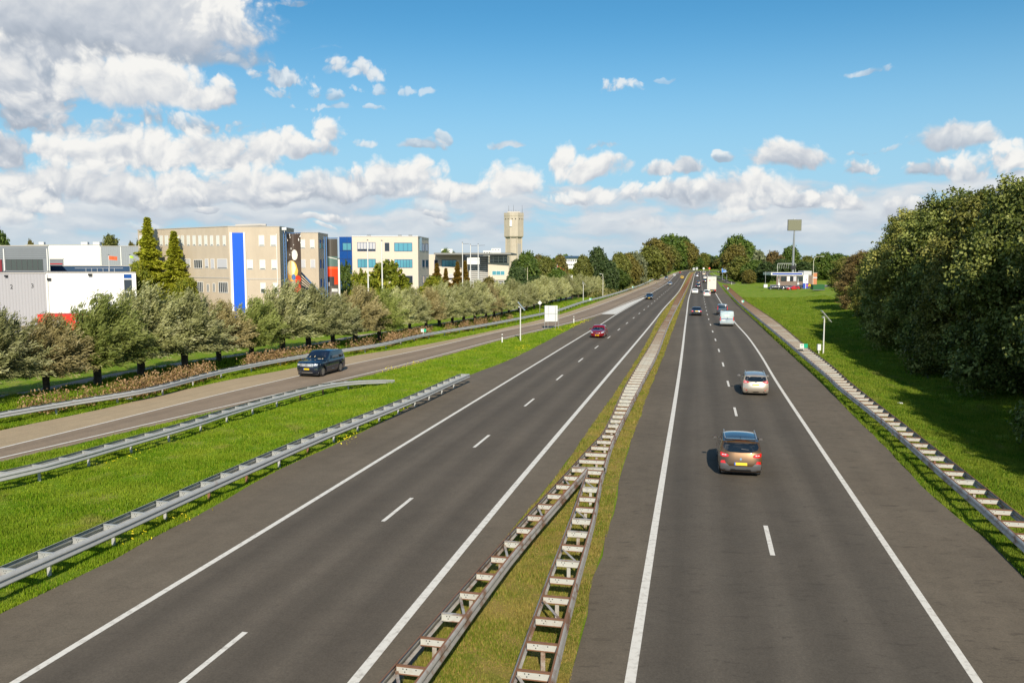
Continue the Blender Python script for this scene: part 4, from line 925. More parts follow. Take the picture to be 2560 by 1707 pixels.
def heading(L, p):
    q = min(range(len(L)-1), key=lambda i: (L[i].x-p.x)**2+(L[i].y-p.y)**2); d = L[min(q+3, len(L)-1)]-L[max(0, q-3)]; return math.atan2(d.x, d.y)
def lamps_rear(root, bvh, w, z0, z1, xin=.58, mt=None, nm='rear_lamp', shape=None):
    for m_ in (1, -1):
        pl = shape or [(w*xin, z0+.03), (w*.80, z0), (w*.97, z0+.06), (w*.95, z1), (w*(xin+.06), z1-.05)]
        o = patch(bvh, pl if m_ == 1 else mir(pl), 'rear', 0.010, mt or M_red, nm, root, cuts=2)
        cx = sum(p[0] for p in pl)/len(pl)*m_; cz = sum(p[1] for p in pl)/len(pl)
        patch(bvh, rrect(cx-.09, cx+.09, cz-.022, cz+.022, .02), 'rear', 0.016, M_lampw, 'lamp_insert', o, cuts=0)
# --- bronze crossover nearest the camera
P_bronze = carpaint('bronze_paint', (0.115,0.065,0.03), 0.7, 0.38); P_roof = carpaint('dark_roof', (0.05,0.055,0.06), 0.2, 0.06)
p0 = G(1851, 1196); hd = heading(RLn, p0)
root, s, bvh = vehicle(1851, 1196, hd, 'suv', P_bronze, 'crossover_car', 'bronze crossover car with a dark glossy roof, nearest vehicle in the right carriageway', 'car', mircol=P_bronze)
w = s['W']/2; L = s['L']; Hh = s['H']
patch(bvh, [(-w*.66,-.40*L),(w*.66,-.40*L),(w*.70,-.1*L),(w*.68,.02*L),(-w*.68,.02*L),(-w*.70,-.1*L)], 'top', 0.006, P_roof, 'roof_panel', root, cuts=3)
for m_ in (-1, 1): MB().path([(m_*w*.70,-.38*L,Hh*.985),(m_*w*.715,-.2*L,Hh*1.005),(m_*w*.71,0,Hh*1.0),(m_*w*.70,.03*L,Hh*.975)], 0.014).obj('roof_rail', M_alu, root, True)
patch(bvh, [(-.22,Hh*.925),(.22,Hh*.925),(.18,Hh*.95),(-.18,Hh*.95)], 'rear', .012, M_red, 'brake_lamp', root, cuts=1)
sp = MB(); sp.box(-w*.66, w*.66, -L/2+.42, -L/2+.66, Hh*.955, Hh*.975).obj('spoiler', P_bronze, root)
lamps_rear(root, bvh, w, .86, 1.06, .52, shape=[(w*.52,.93),(w*.58,.87),(w*.80,.86),(w*.94,.93),(w*.96,1.07),(w*.80,1.03),(w*.60,.99)])
for m_ in (1, -1):
    pl = [(w*.66,.60),(w*.90,.60),(w*.88,.70),(w*.72,.72)]; patch(bvh, pl if m_ == 1 else mir(pl), 'rear', .012, M_red, 'fog_lamp', root, cuts=1)
patch(bvh, [(-w*.93,.27),(w*.93,.27),(w*.95,.58),(w*.64,.62),(w*.50,.50),(-w*.50,.50),(-w*.64,.62),(-w*.95,.58)], 'rear', .008, M_greytrim, 'bumper_cladding', root, cuts=3)
patch(bvh, [(-w*.5,.27),(w*.5,.27),(w*.42,.36),(-w*.42,.36)], 'rear', .014, M_black, 'diffuser', root, cuts=1)
for m_ in (-1,1): patch(bvh, rrect(m_*.33-.10, m_*.33+.10, .37, .40, .014), 'rear', .02, M_chrome, 'reflector_strip', root, cuts=0)
plate(root, bvh, 'rear', .60)
patch(bvh, [(-.05,.80),(0,.86),(.05,.80),(0,.74)], 'rear', .012, M_chrome, 'emblem', root, cuts=0)
patch(bvh, [(.02,1.19),(.32,1.17),(.32,1.185),(.02,1.21)], 'rear', .016, M_greytrim, 'wiper', root, cuts=1)
for yy in (-.03, .21, -.235):
    for fc in ('left','right'): patch(bvh, [(yy*L,.35),(yy*L+.012,.35),(yy*L+.012,1.05),(yy*L,1.05)], fc, .004, M_black, 'door_gap', root, cuts=1)
for fc in ('left','right'): patch(bvh, [(-.30*L,.26),(.30*L,.26),(.30*L,.42),(-.30*L,.42)], fc, .006, M_greytrim, 'sill_cladding', root, cuts=1)
MB().tube((0.0,-.33*L,Hh*.985),(0,-.345*L,Hh*1.02),.012,.004,6).obj('roof_aerial', M_black, root)
# --- champagne estate
P_champ = carpaint('champagne_paint', (0.50,0.43,0.35), 0.55, 0.3)
p0 = G(1887, 990); hd = heading(RLn, p0)
root, s, bvh = vehicle(1889, 991, hd, 'hatch', P_champ, 'estate_car', 'champagne beige estate car following between the nearest car and the van', 'car', L=4.48, wagon=True)
w = s['W']/2; L = s['L']; Hh = s['H']
lamps_rear(root, bvh, w, .84, 1.0, .5, shape=[(w*.46,.95),(w*.60,.89),(w*.94,.86),(w*.96,1.02),(w*.80,1.03)])
plate(root, bvh, 'rear', .78); patch(bvh, [(-.22,Hh*.925),(.22,Hh*.925),(.2,Hh*.945),(-.2,Hh*.945)], 'rear', .012, M_red, 'brake_lamp', root, cuts=1)
for m_ in (1, -1):
    pl = [(w*.62,.40),(w*.70,.37),(w*.86,.52),(w*.84,.54)]; patch(bvh, pl if m_ == 1 else mir(pl), 'rear', .012, M_red, 'reflector', root, cuts=0)
patch(bvh, [(-w*.7,.24),(w*.7,.24),(w*.6,.31),(-w*.6,.31)], 'rear', .012, M_black, 'diffuser', root, cuts=1)
for m_ in (-1, 1): MB().path([(m_*w*.68,-.36*L,Hh*.985),(m_*w*.70,-.2*L,Hh*1.015),(m_*w*.69,.02*L,Hh*1.0)], 0.016).obj('roof_rail', M_alu, root, True)
patch(bvh, [(-w*.62,-.38*L),(w*.62,-.38*L),(w*.64,.0*L),(-w*.64,.0*L)], 'top', 0.006, P_champ, 'roof_panel', root, cuts=2)
patch(bvh, rrect(-.06,.06,.90,.95,.02), 'rear', .012, M_chrome, 'emblem', root, cuts=0)
# --- silver blue panel van
P_van = carpaint('silver_blue_paint', (0.40,0.47,0.50), 0.35, 0.35)
p0 = G(1817, 817); hd = heading(RLn, p0)
root, s, bvh = vehicle(1817, 816.5, hd, 'van', P_van, 'panel_van', 'silver-blue delivery van with blind rear doors keeping to the right lane', 'van', panelvan=True, H=2.15, L=5.3)
w = s['W']/2; L = s['L']; Hh = s['H']
P_van2 = carpaint('rear_door_film', (0.52,0.62,0.62), 0.1, 0.15)
patch(bvh, rrect(-w*.80, w*.80, 1.16, 1.94, .07), 'rear', .010, P_van2, 'rear_door_window', root, cuts=2)
for z_, w1 in ((1.62,.34),(1.50,.42),(1.40,.28)): patch(bvh, [(-w1,z_),(w1,z_+.01),(w1*.9,z_+.05),(-w1*.9,z_+.05)], 'rear', .016, M_white, 'lettering_line', root, cuts=0)
lamps_rear(root, bvh, w, .80, 1.40, .84, shape=[(w*.86,.80),(w*.97,.80),(w*.965,1.40),(w*.86,1.36)])
patch(bvh, [(-w*.80,1.03),(w*.80,1.03),(w*.80,1.08),(-w*.80,1.08)], 'rear', .014, mat('blue_stripe',(0.05,0.06,0.30),.3), 'blue_stripe', root, cuts=1)
plate(root, bvh, 'rear', .88, .50, .16, x=-.46, col=M_white)
patch(bvh, [(-w*.93,.30),(w*.93,.30),(w*.95,.50),(-w*.95,.50)], 'rear', .012, mat('van_bumper',(0.30,0.31,0.31),.5), 'bumper', root, cuts=2)
patch(bvh, [(-.008,.5),(.008,.5),(.008,2.05),(-.008,2.05)], 'rear', .018, M_dark, 'door_gap', root, cuts=1); patch(bvh, rrect(.05,.12,1.08,1.24,.02), 'rear', .02, M_black, 'door_handle', root, cuts=0)
# --- dark people carrier ahead of the van
P_dkgrey = carpaint('dark_grey_paint', (0.06,0.055,0.06), 0.5, 0.25)
root, s, bvh = vehicle(1806, 789, heading(RLn, G(1806,789)), 'minivan', P_dkgrey, 'people_carrier', 'dark people carrier with tall red rear lamps, partly hidden by the silver van', 'car', L=4.6, W=1.86, H=1.88)
w = s['W']/2; lamps_rear(root, bvh, w, 1.0, 1.66, .8, shape=[(w*.80,.98),(w*.97,.98),(w*.90,1.62),(w*.80,1.62)]); patch(bvh, [(-w*.7,1.05),(w*.7,1.05),(w*.7,1.10),(-w*.7,1.10)], 'rear', .014, M_chrome, 'chrome_strip', root, cuts=1); plate(root, bvh, 'rear', .80)
# --- dark saloon in the left lane
P_navy = carpaint('anthracite_paint', (0.035,0.04,0.045), 0.4, 0.2)
root, s, bvh = vehicle(1741, 790, heading(RLn, G(1741,790)), 'sedan', P_navy, 'saloon_car', 'dark saloon with big red rear lamps beside the median line', 'car', L=4.8, W=1.83)
w = s['W']/2; lamps_rear(root, bvh, w, .70, .90, .55, shape=[(w*.55,.72),(w*.93,.70),(w*.93,.93),(w*.60,.90)]); plate(root, bvh, 'rear', .80)
patch(bvh, [(-w*.9,.42),(w*.9,.42),(w*.9,.47),(-w*.9,.47)], 'rear', .012, M_greytrim, 'bumper_strip', root, cuts=1)
# --- farther traffic going away
P_whitec = carpaint('white_paint', (0.72,0.72,0.70), 0.0, 0.25); P_silver = carpaint('silver_paint', (0.45,0.46,0.48), 0.7, 0.3); P_blackc = carpaint('black_paint', (0.015,0.016,0.02), 0.2, 0.15)
P_redc = carpaint('red_paint', (0.45,0.012,0.012), 0.1, 0.2); P_yellow = carpaint('yellow_paint', (0.80,0.50,0.01), 0.0, 0.25); P_cream = carpaint('cream_paint', (0.70,0.65,0.52), 0.0, 0.3)
GA = 'cars driving away in the right carriageway'; GC = 'cars coming towards the bridge in the left carriageway'
def away(px, py, kind, paint, name, label, cat='car', lampz=(.80,.98), pl=.7, plc=None, **kw):
    root, s, bvh = vehicle(px, py, heading(RLn, G(px, py)), kind, paint, name, label, cat, group=GA, **kw); w = s['W']/2; z0, z1 = lampz
    lamps_rear(root, bvh, w, z0, z1, .6, shape=[(w*.62,z0),(w*.93,z0),(w*.93,z1),(w*.66,z1)]); plate(root, bvh, 'rear', pl, col=plc)
away(1737.5, 734.5, 'sedan', P_whitec, 'white_saloon', 'white saloon straddling the left lane behind the dark cars', wagon=False)
away(1767.5, 742, 'minivan', P_whitec, 'white_minivan', 'small white van with two dark rear windows right behind the lorry', cat='van', lampz=(.75,1.1), L=4.2)
away(1745, 720.5, 'hatch', P_blackc, 'black_hatchback', 'black hatchback with glowing rear lamps ahead of the white saloon', plc=M_white)
away(1745.8, 711, 'hatch', P_dkgrey, 'grey_hatchback', 'dark grey hatchback just in front of the black hatchback')
away(1742.3, 692.5, 'hatch', P_silver, 'distant_silver_car', 'distant silver-grey car in the left lane beside the start of the white line')
away(1744.2, 686.8, 'hatch', P_dkgrey, 'distant_dark_car', 'distant dark car in the left lane beyond the silver-grey one')
away(1750, 682, 'hatch', P_navy, 'remote_dark_car', 'most remote dark car in the left lane, next to the cream van', )
away(1762.5, 697, 'hatch', P_whitec, 'white_hatchback', 'white hatchback between the lorry and the cream van')
away(1761.5, 707, 'hatch', P_blackc, 'dark_hatchback', 'dark hatchback half hidden by the left flank of the lorry')
away(1760, 687.6, 'van', P_cream, 'cream_van', 'tall cream van with dark rear windows far ahead of the lorry', cat='van', L=5.5, H=2.5, lampz=(.8,1.2), W=2.0)
# --- lorry seen from behind
p = G(1779, 733); hd = heading(RLn, p); fw = Vector((math.sin(hd), math.cos(hd), 0)); root = empty('lorry', (p.x, p.y, 0.02), -hd); tag(root, 'cream white box lorry in the right lane, tallest vehicle on the motorway', 'lorry')
M_box = mat('cream_box', (0.74,0.71,0.60), 0.4); M_frame = mat('box_frame', (0.60,0.58,0.50), 0.4)
hb = ZAT(692.5, p.y); MB().box(-1.25,1.25,0,11,1.15,hb).obj('cargo_box', M_box, root)
fr = MB()
for x0, x1, z0, z1 in ((-1.27,-1.17,1.13,hb+.02),(1.17,1.27,1.13,hb+.02),(-1.17,1.17,hb-.08,hb+.02),(-1.17,1.17,1.13,1.25),(-.015,.015,1.25,hb-.08)): fr.box(x0,x1,-.03,0.0,z0,z1)
fr.obj('door_frame', M_frame, root)
for x in (-.9,-.3,.3,.9): MB().tube((x,-.05,1.2),(x,-.05,hb-.1),.02,n=6).obj('door_bar', M_alu, root)
m = MB()
for k in range(20): a0 = 2*math.pi*k/20; a1 = 2*math.pi*(k+1)/20; m.add([(-.62,-.034,hb-1.0),(-.62+.26*math.cos(a0),-.034,hb-1.0+.30*math.sin(a0)),(-.62+.26*math.cos(a1),-.034,hb-1.0+.30*math.sin(a1))],[(0,1,2)])
m.obj('round_emblem', mat('faded_pink',(0.60,0.38,0.36),.5), root)
for z_, a, b in ((hb-.45,.45,.7),(hb-.95,.25,.95),(hb-2.0,.45,.65)): MB().box(a,b,-.034,-.031,z_,z_+.12).obj('lettering_line', mat('grey_letters',(0.35,0.36,0.35),.5), root)
MB().box(-1.2,1.2,-.02,.1,.85,1.13).obj('rear_beam', M_greytrim, root); MB().box(-1.25,1.25,1,10.6,.75,1.14).obj('chassis', M_black, root)
for x in (-1.0,1.0): MB().box(x-.22,x+.22,-.05,.02,.68,.98).obj('rear_lamp', M_red, root)
MB().box(-.26,.26,-.06,-.02,.6,.72).obj('number_plate', M_plate_y, root)
for y in (1.6,2.9,8.6,10.4):
    for sd_ in (-1,1): wheel(root, sd_*1.22, y, .5, .32, sd_)
MB().box(-1.2,1.2,11.3,13.1,.6,2.9).obj('cab', M_box, root)
# --- oncoming traffic
def front_face(root, s, bvh, head, grille, lampmat=None, plz=.42, badge=True):
    w = s['W']/2
    for m_ in (1, -1): patch(bvh, head if m_ == 1 else mir(head), 'front', .010, lampmat or M_lampw, 'headlamp', root, cuts=2)
    if grille: patch(bvh, grille, 'front', .008, M_black, 'grille', root, cuts=2)
    plate(root, bvh, 'front', plz)
# big dark SUV on the slip road
P_darkblue = carpaint('black_blue_paint', (0.012,0.022,0.045), 0.3, 0.12)
pfront = G(800, 930); hd = heading(RAMPL, pfront)-R(4)
root, s, bvh = vehicle(766, 944, hd, 'lux', P_darkblue, 'luxury_suv', 'large black-blue off-roader with wide chrome grille on the slip road', 'car', away=False, ymir=.30)
w = s['W']/2; L = s['L']; Hh = s['H']
front_face(root, s, bvh, [(w*.60,.92),(w*.95,.94),(w*.95,1.06),(w*.60,1.07)], None, plz=.66)
gr = patch(bvh, rrect(-w*.56,w*.56,.86,1.07,.03), 'front', .012, M_alu, 'grille', root, cuts=2)
for k in range(4): patch(bvh, [(-w*.52,.885+k*.045),(w*.52,.885+k*.045),(w*.52,.900+k*.045),(-w*.52,.900+k*.045)], 'front', .018, M_black, 'grille_gap', gr, cuts=1)
patch(bvh, [(-w*.85,.34),(w*.85,.34),(w*.9,.40),(-w*.9,.40)], 'front', .014, M_alu, 'skid_strip', root, cuts=2)
patch(bvh, [(-w*.8,.44),(w*.8,.44),(w*.86,.56),(-w*.86,.56)], 'front', .010, M_black, 'air_intake', root, cuts=2)
for m_ in (-1,1): patch(bvh, rrect(min(m_*w*.66,m_*w*.86),max(m_*w*.66,m_*w*.86),.60,.68,.03), 'front', .012, M_chrome, 'fog_lamp', root, cuts=0)
bl = patch(bvh, [(-w*.75,.19*L),(w*.75,.19*L),(w*.66,.125*L),(-w*.66,.125*L)], 'top', .001, M_glass, 'windscreen_tint', root, cuts=1)
for a, b, y0, y1 in ((.15,.62,.155,.125),(-.50,-.22,.205,.185),(-.66,-.56,.20,.17)): patch(bvh, [(a*w,y0*L),(b*w,y0*L),(b*w*.96,y1*L),(a*w*.96,y1*L)], 'top', .010, M_seat, 'sun_visor_and_seats', root, cuts=0)
for fc in ('left','right'):
    patch(bvh, [(-.29*L,.50),(.26*L,.50),(.26*L,.53),(-.29*L,.53)], fc, .010, M_chrome, 'side_strip', root, cuts=1)
    for yy in (-.03,.20,-.245): patch(bvh, [(yy*L,.42),(yy*L+.012,.42),(yy*L+.012,1.15),(yy*L,1.15)], fc, .004, M_dark, 'door_gap', root, cuts=1)
for m_ in (-1,1):
    pass
# letters along the bonnet edge, as read on the photograph
def text_obj(txt, size, material, name, parent, M, ext=0.004):
    cu = bpy.data.curves.new(name, 'FONT'); cu.body = txt; cu.size = size; cu.extrude = ext; cu.align_x = 'CENTER'; cu.align_y = 'CENTER'
    t = bpy.data.objects.new(name, cu); COL.objects.link(t); dg = bpy.context.evaluated_depsgraph_get()
    me = bpy.data.meshes.new_from_object(t.evaluated_get(dg)); bpy.data.objects.remove(t); me.transform(M); me.materials.clear(); me.materials.append(material)
    return link(name, me, parent)
text_obj('RANGE   ROVER', 0.12, M_chrome, 'bonnet_lettering', root, Matrix.Translation((0, L/2-.10, 1.105))@Matrix.Rotation(R(180),4,'Z')@Matrix.Rotation(R(62),4,'X'))
# dark red hatchback
P_wine = carpaint('dark_red_paint', (0.22,0.004,0.010), 0.1, 0.15)
root, s, bvh = vehicle(1492, 846, heading(LL, G(1492,846)), 'hatch', P_wine, 'red_hatchback', 'dark red hatchback coming towards the camera across the left edge line', 'car', away=False, L=4.06, W=1.75, H=1.45)
w = s['W']/2; L = s['L']
front_face(root, s, bvh, [(w*.50,.66),(w*.62,.60),(w*.88,.62),(w*.93,.80),(w*.80,.82)], [(-w*.5,.66),(w*.5,.66),(w*.42,.60),(0,.56),(-w*.42,.60)], plz=.36)
patch(bvh, [(-w*.62,.26),(w*.62,.26),(w*.55,.44),(-w*.55,.44)], 'front', .008, M_black, 'air_intake', root, cuts=1)
patch(bvh, [(-.05,.63),(0,.71),(.05,.63),(0,.55)], 'front', .018, M_chrome, 'emblem', root, cuts=0)
for a, b, y0, y1 in ((-.60,-.2,.185,.205),(.08,.55,.10,.125),(-.55,-.15,.105,.12)): patch(bvh, [(a*w,y0*L),(b*w,y0*L),(b*w,y1*L),(a*w,y1*L)], 'top', .010, M_visor_refl, 'visor_reflection', root, cuts=0)  # pale patches laid on the windscreen, reflection put into their colour
def coming(px, py, kind, paint, name, label, cat='car', **kw):
    root, s, bvh = vehicle(px, py, heading(LL, G(px, py)), kind, paint, name, label, cat, away=False, group=GC, **kw); w = s['W']/2; z = s['H']*.48
    front_face(root, s, bvh, [(w*.55,z-.06),(w*.90,z-.04),(w*.92,z+.08),(w*.62,z+.06)], [(-w*.45,z-.1),(w*.45,z-.1),(w*.45,z+.02),(-w*.45,z+.02)])
coming(1622, 749.5, 'hatch', P_navy, 'black_blue_hatchback', 'black-blue hatchback with bright headlamps beside the tip of the white chevron')
coming(1674.5, 713.3, 'hatch', P_silver, 'silver_hatchback', 'silver hatchback on the thick grey line beyond the chevron', L=4.0)
coming(1705, 696.4, 'hatch', P_yellow, 'yellow_car', 'bright yellow car in the fast lane of the left carriageway', W=1.9)
coming(1665.5, 699.5, 'minivan', P_silver, 'grey_white_van', 'grey-white van keeping to the outer slip lane', cat='van', L=4.7)
coming(1685.5, 690.3, 'hatch', P_whitec, 'white_car', 'white car between the grey-white van and the red car')
coming(1700, 683, 'hatch', P_redc, 'red_car', 'farthest red car on the bend of the left carriageway')
coming(1734, 676.3, 'van', P_whitec, 'white_box_van', 'white van at the very end of the median, leftmost of the two far ones', cat='van', H=3.0, W=2.3, L=6)
coming(1741.5, 675.2, 'van', P_whitec, 'white_lorry', 'white lorry at the very end of the median, right of the white van', cat='lorry', H=3.2, W=2.4, L=7)
away(1796, 682.5, 'hatch', P_navy, 'parked_dark_car', 'dark car in the line of cars left of the blue direction sign')
away(1803, 683.5, 'hatch', P_silver, 'queueing_silver_car', 'silver car partly behind the blue direction sign')
# ------------------------------------------------------------------ trees
def leafM(name, c1, c2, c3, trans=0.25, var=0.25, rough=0.55):
    m = bpy.data.materials.new(name); m.use_nodes = True; nt = m.node_tree; b = nt.nodes['Principled BSDF']
    at = nt.nodes.new('ShaderNodeAttribute'); at.attribute_name = 'tint'
    c = rampn(nt, at.outputs['Fac'], [(0.0, c1), (0.5, c2), (1.0, c3)])
    oi = nt.nodes.new('ShaderNodeObjectInfo'); k = math_n(nt, 'MULTIPLY_ADD', oi.outputs['Random'], var*2, 1-var)
    s = nt.nodes.new('ShaderNodeVectorMath'); s.operation = 'SCALE'; nt.links.new(c, s.inputs[0]); nt.links.new(k, s.inputs['Scale'])
    nt.links.new(s.outputs[0], b.inputs['Base Color']); b.inputs['Roughness'].default_value = rough; b.inputs['Specular IOR Level'].default_value = 0.3
    tr = nt.nodes.new('ShaderNodeBsdfTranslucent'); nt.links.new(s.outputs[0], tr.inputs[0]); mx = nt.nodes.new('ShaderNodeMixShader'); mx.inputs[0].default_value = trans
    nt.links.new(b.outputs[0], mx.inputs[1]); nt.links.new(tr.outputs[0], mx.inputs[2]); nt.links.new(mx.outputs[0], nt.nodes['Material Output'].inputs[0]); return m
ML = {
 'willow': leafM('willow_leaves', (0.18,0.19,0.06), (0.38,0.385,0.155), (0.60,0.59,0.34)),
 'willow_brown': leafM('willow_leaves_brownish', (0.18,0.155,0.055), (0.34,0.285,0.12), (0.50,0.43,0.23)),
 'willow_green': leafM('willow_leaves_green', (0.12,0.15,0.03), (0.24,0.28,0.06), (0.40,0.42,0.15)),
 'oak': leafM('oak_leaves', (0.04,0.058,0.009), (0.125,0.16,0.025), (0.42,0.44,0.12), 0.2, .2),  # oak ramps: pale end painted as sunlit clumps, low end as shaded gaps
 'oak2': leafM('oak_leaves_yellowish', (0.05,0.062,0.009), (0.16,0.17,0.026), (0.50,0.47,0.13), 0.2, .2),
 'oakbr': leafM('oak_leaves_brown', (0.08,0.06,0.02), (0.17,0.12,0.04), (0.30,0.22,0.09), 0.2, .2),
 'green': leafM('mid_green_leaves', (0.04,0.075,0.012), (0.095,0.15,0.022), (0.19,0.24,0.05), .25, .2),
 'olive': leafM('olive_leaves', (0.07,0.085,0.015), (0.16,0.17,0.03), (0.26,0.27,0.07), .25, .15),
 'autumn': leafM('autumn_brown_leaves', (0.085,0.078,0.018), (0.165,0.14,0.03), (0.25,0.215,0.05), .25, .15),
 'dark': leafM('dark_green_leaves', (0.022,0.045,0.012), (0.055,0.09,0.025), (0.12,0.16,0.05), .2, .15),
 'silver': leafM('silver_green_leaves', (0.10,0.12,0.05), (0.20,0.22,0.11), (0.33,0.35,0.21), .2, .1),
 'yellow': leafM('yellow_green_leaves', (0.09,0.12,0.01), (0.22,0.25,0.02), (0.42,0.38,0.04), .3, .1),
 'redwood': leafM('redwood_needles', (0.16,0.185,0.01), (0.38,0.40,0.024), (0.52,0.50,0.07), .35, .1),
 'rustcone': leafM('rusty_needles', (0.10,0.07,0.01), (0.24,0.15,0.02), (0.36,0.25,0.05), .3, .1),
}
M_bark = bpy.data.materials.new('bark'); M_bark.use_nodes = True
_nt = M_bark.node_tree; _p = geo_pos(_nt); _nt.links.new(rampn(_nt, tnoise(_nt, 5, 6, 0.7, _p), [(0.3,(0.035,0.025,0.018)),(0.7,(0.11,0.085,0.06))]), _nt.nodes['Principled BSDF'].inputs['Base Color']); _nt.nodes['Principled BSDF'].inputs['Roughness'].default_value = 0.9
def quads(name, C, A, B, tint):
    """one rectangular leaf per row: centre C, half axes A and B"""
    n = len(C); V_ = np.empty((n, 4, 3)); V_[:,0] = C-A-B*0.6; V_[:,1] = C+A-B; V_[:,2] = C+A+B*0.6; V_[:,3] = C-A+B
    return tri_mesh(name, V_.reshape(-1, 3), n, tint, 4)
def unit(v): return v/np.maximum(np.linalg.norm(v, axis=1, keepdims=True), 1e-9)
def crown_mesh(name, lobes, n, size, seed, cl=0.28, per=14, elong=1.3, inner=0.25, rag=1.10, ct=0.5):
    rng = np.random.default_rng(seed); lob = np.array(lobes); wgt = lob[:,3]*lob[:,4]+0.01; wgt /= wgt.sum()
    m = n//per; li = rng.choice(len(lob), m, p=wgt); d = unit(rng.normal(size=(m,3)))
    r = np.where(rng.random(m) < inner, rng.uniform(0.35, 0.85, m), 0.84+(rag-0.84)*rng.random(m)**1.8)
    L_ = lob[li]; cc = L_[:,:3]+d*r[:,None]*np.stack([L_[:,3], L_[:,3], L_[:,4]], 1)
    # drop clusters deep inside other lobes
    keep = np.ones(m, bool)
    for q in lob:
        e = (cc-q[:3])/np.array([q[3], q[3], q[4]]); keep &= ~((e*e).sum(1) < 0.42)
    keep |= rng.random(m) < 0.15; cc = cc[keep]; d = d[keep]; m = len(cc)
    C = np.repeat(cc, per, 0)+rng.normal(size=(m*per,3))*cl*np.array([1,1,0.75]); D_ = np.repeat(d, per, 0)
    nrm = unit(D_*0.7+rng.normal(size=(m*per,3))*0.75+np.array([0,0,0.35])); t = unit(np.cross(nrm, rng.normal(size=(m*per,3)))); b = np.cross(nrm, t)
    s = size*rng.uniform(0.6, 1.3, m*per)[:,None]
    tint = np.clip(np.repeat(rng.random(m), per)*ct+rng.random(m*per)*(1-ct), 0, 1)
    ok = C[:,2] > 0.05
    return quads(name, C[ok], (t*s*0.5*elong)[ok], (b*s*0.5)[ok], tint[ok])
def round_lobes(seed, w, z0, z1, k=16, sq=1.0):
    rnd = random.Random(seed); out = []
    H_ = z1-z0
    for i in range(k):
        f = (i+0.5)/k; z = z0+H_*(0.14+0.70*f); prof = math.sin(math.pi*min(1, 0.18+0.80*f))**0.6
        a = i*2.4+rnd.uniform(-.5,.5); rr = w/2*prof*rnd.uniform(0.35,0.66); r = w*0.5*rnd.uniform(0.30,0.46)*(0.75+0.35*prof)
        out.append((rr*math.cos(a), rr*math.sin(a), z, r, r*0.8*sq))
    out.append((0,0,z0+H_*0.55,w*0.30,H_*0.36)); out.append((rnd.uniform(-.08,.08)*w,rnd.uniform(-.08,.08)*w,z1-H_*0.16,w*0.22,H_*0.15)); return out
def rag_lobes(seed, w, z0, z1, k):
    rnd = random.Random(seed); out = []; H_ = z1-z0
    for i in range(k):
        f = rnd.random()**0.85; z = z0+H_*(0.05+0.90*f); prof = max(.15, math.sin(math.pi*min(1, 0.22+0.76*f)))**0.65
        a = i*2.4+rnd.uniform(-.6,.6); rr = w/2*prof*rnd.uniform(0.55,0.98); r = w*0.5*rnd.uniform(0.14,0.34)
        out.append((rr*math.cos(a), rr*math.sin(a), min(z, z1-r*.8), r, r*rnd.uniform(.65,1.0)))
    out.append((0,0,z0+H_*0.45,w*0.33,H_*0.40)); return out
def trunk_obj(parent, h, r, limbs=5, seed=0, zt=0.6, spread=0.3):
    rnd = random.Random(seed); mb = MB(); pts = [(0,0,-0.3),(0.02*h*rnd.uniform(-1,1),0,h*0.15),(0.03*h*rnd.uniform(-1,1),0.02*h*rnd.uniform(-1,1),h*0.4),(0,0,h*zt)]
    mb.path(pts, [r*1.35, r, r*0.75, r*0.3], 9)
    for i in range(limbs):
        a = 2*math.pi*i/limbs+rnd.uniform(-.4,.4); z = h*rnd.uniform(0.25,0.5); e = h*spread
        mb.path([(0,0,z),(e*0.5*math.cos(a),e*0.5*math.sin(a),z+h*.13),(e*math.cos(a),e*math.sin(a),z+h*.3)], [r*0.5,r*0.32,r*0.1], 6)
    return mb.obj('trunk', M_bark, parent, True)
TEMPL = {}
def template(key, mesh, h, tr):
    TEMPL[key] = (mesh, h, tr)
for i in range(3):
    template(('oak', i), crown_mesh('crown', rag_lobes(10+i, 11.5, 0.3, 16.3, 46), 100000, 0.165, i, cl=0.27, per=24, rag=1.5, ct=0.72), 16, 0.35)
    template(('round', i), crown_mesh('crown', round_lobes(30+i, 9, 1.6, 10, 14), 24000, 0.28, 40+i, cl=0.26, rag=1.3, ct=.65), 10, 0.25)
    template(('far', i), crown_mesh('crown', round_lobes(50+i, 9.5, 0.3, 10, 13), 18000, 0.34, 60+i, cl=0.32, rag=1.3, ct=.65), 10, 0.25)
def loose_mesh(seed):
    return crown_mesh('crown', round_lobes(seed, 8.5, 2.4, 8, 12), 4200, 0.40, seed, cl=0.30, inner=0.15)
template(('loose', 0), loose_mesh(71), 8, 0.14); template(('loose', 1), loose_mesh(72), 8, 0.14)
def cone_mesh(seed, n, w, h, size):
    rng = np.random.default_rng(seed); k = n//12; f = rng.random(k)**1.35; z = h*(0.04+0.95*f); lay = 0.80+0.35*np.sin(z*4.2+rng.uniform(0,1,k))
    R_ = (w/2)*(1-f)**1.25*lay*rng.uniform(0.45,1.05,k)+0.06; a = rng.uniform(0,2*np.pi,k); a = np.round(a*5)/5+rng.normal(0,.08,k)
    c = np.stack([R_*np.cos(a), R_*np.sin(a), z-0.12*R_], 1); C = np.repeat(c, 12, 0)+rng.normal(size=(k*12,3))*np.array([.24,.24,.12])*np.repeat(0.25+0.75*(1-f),12)[:,None]; d = np.repeat(np.stack([np.cos(a), np.sin(a), -0.2+0*a],1),12,0)
    t = unit(d+rng.normal(size=C.shape)*0.5); b = unit(np.cross(t, rng.normal(size=C.shape))); s = size*rng.uniform(.6,1.3,len(C))[:,None]
    return quads('crown', C, t*s*0.7, b*s*0.35, np.clip(np.repeat(rng.random(k),12)*.5+rng.random(len(C))*.5,0,1))
template(('cone', 0), cone_mesh(5, 26000, 6.4, 14, 0.21), 14, 0.22); template(('cone', 1), cone_mesh(6, 20000, 5.2, 12, 0.21), 12, 0.2)
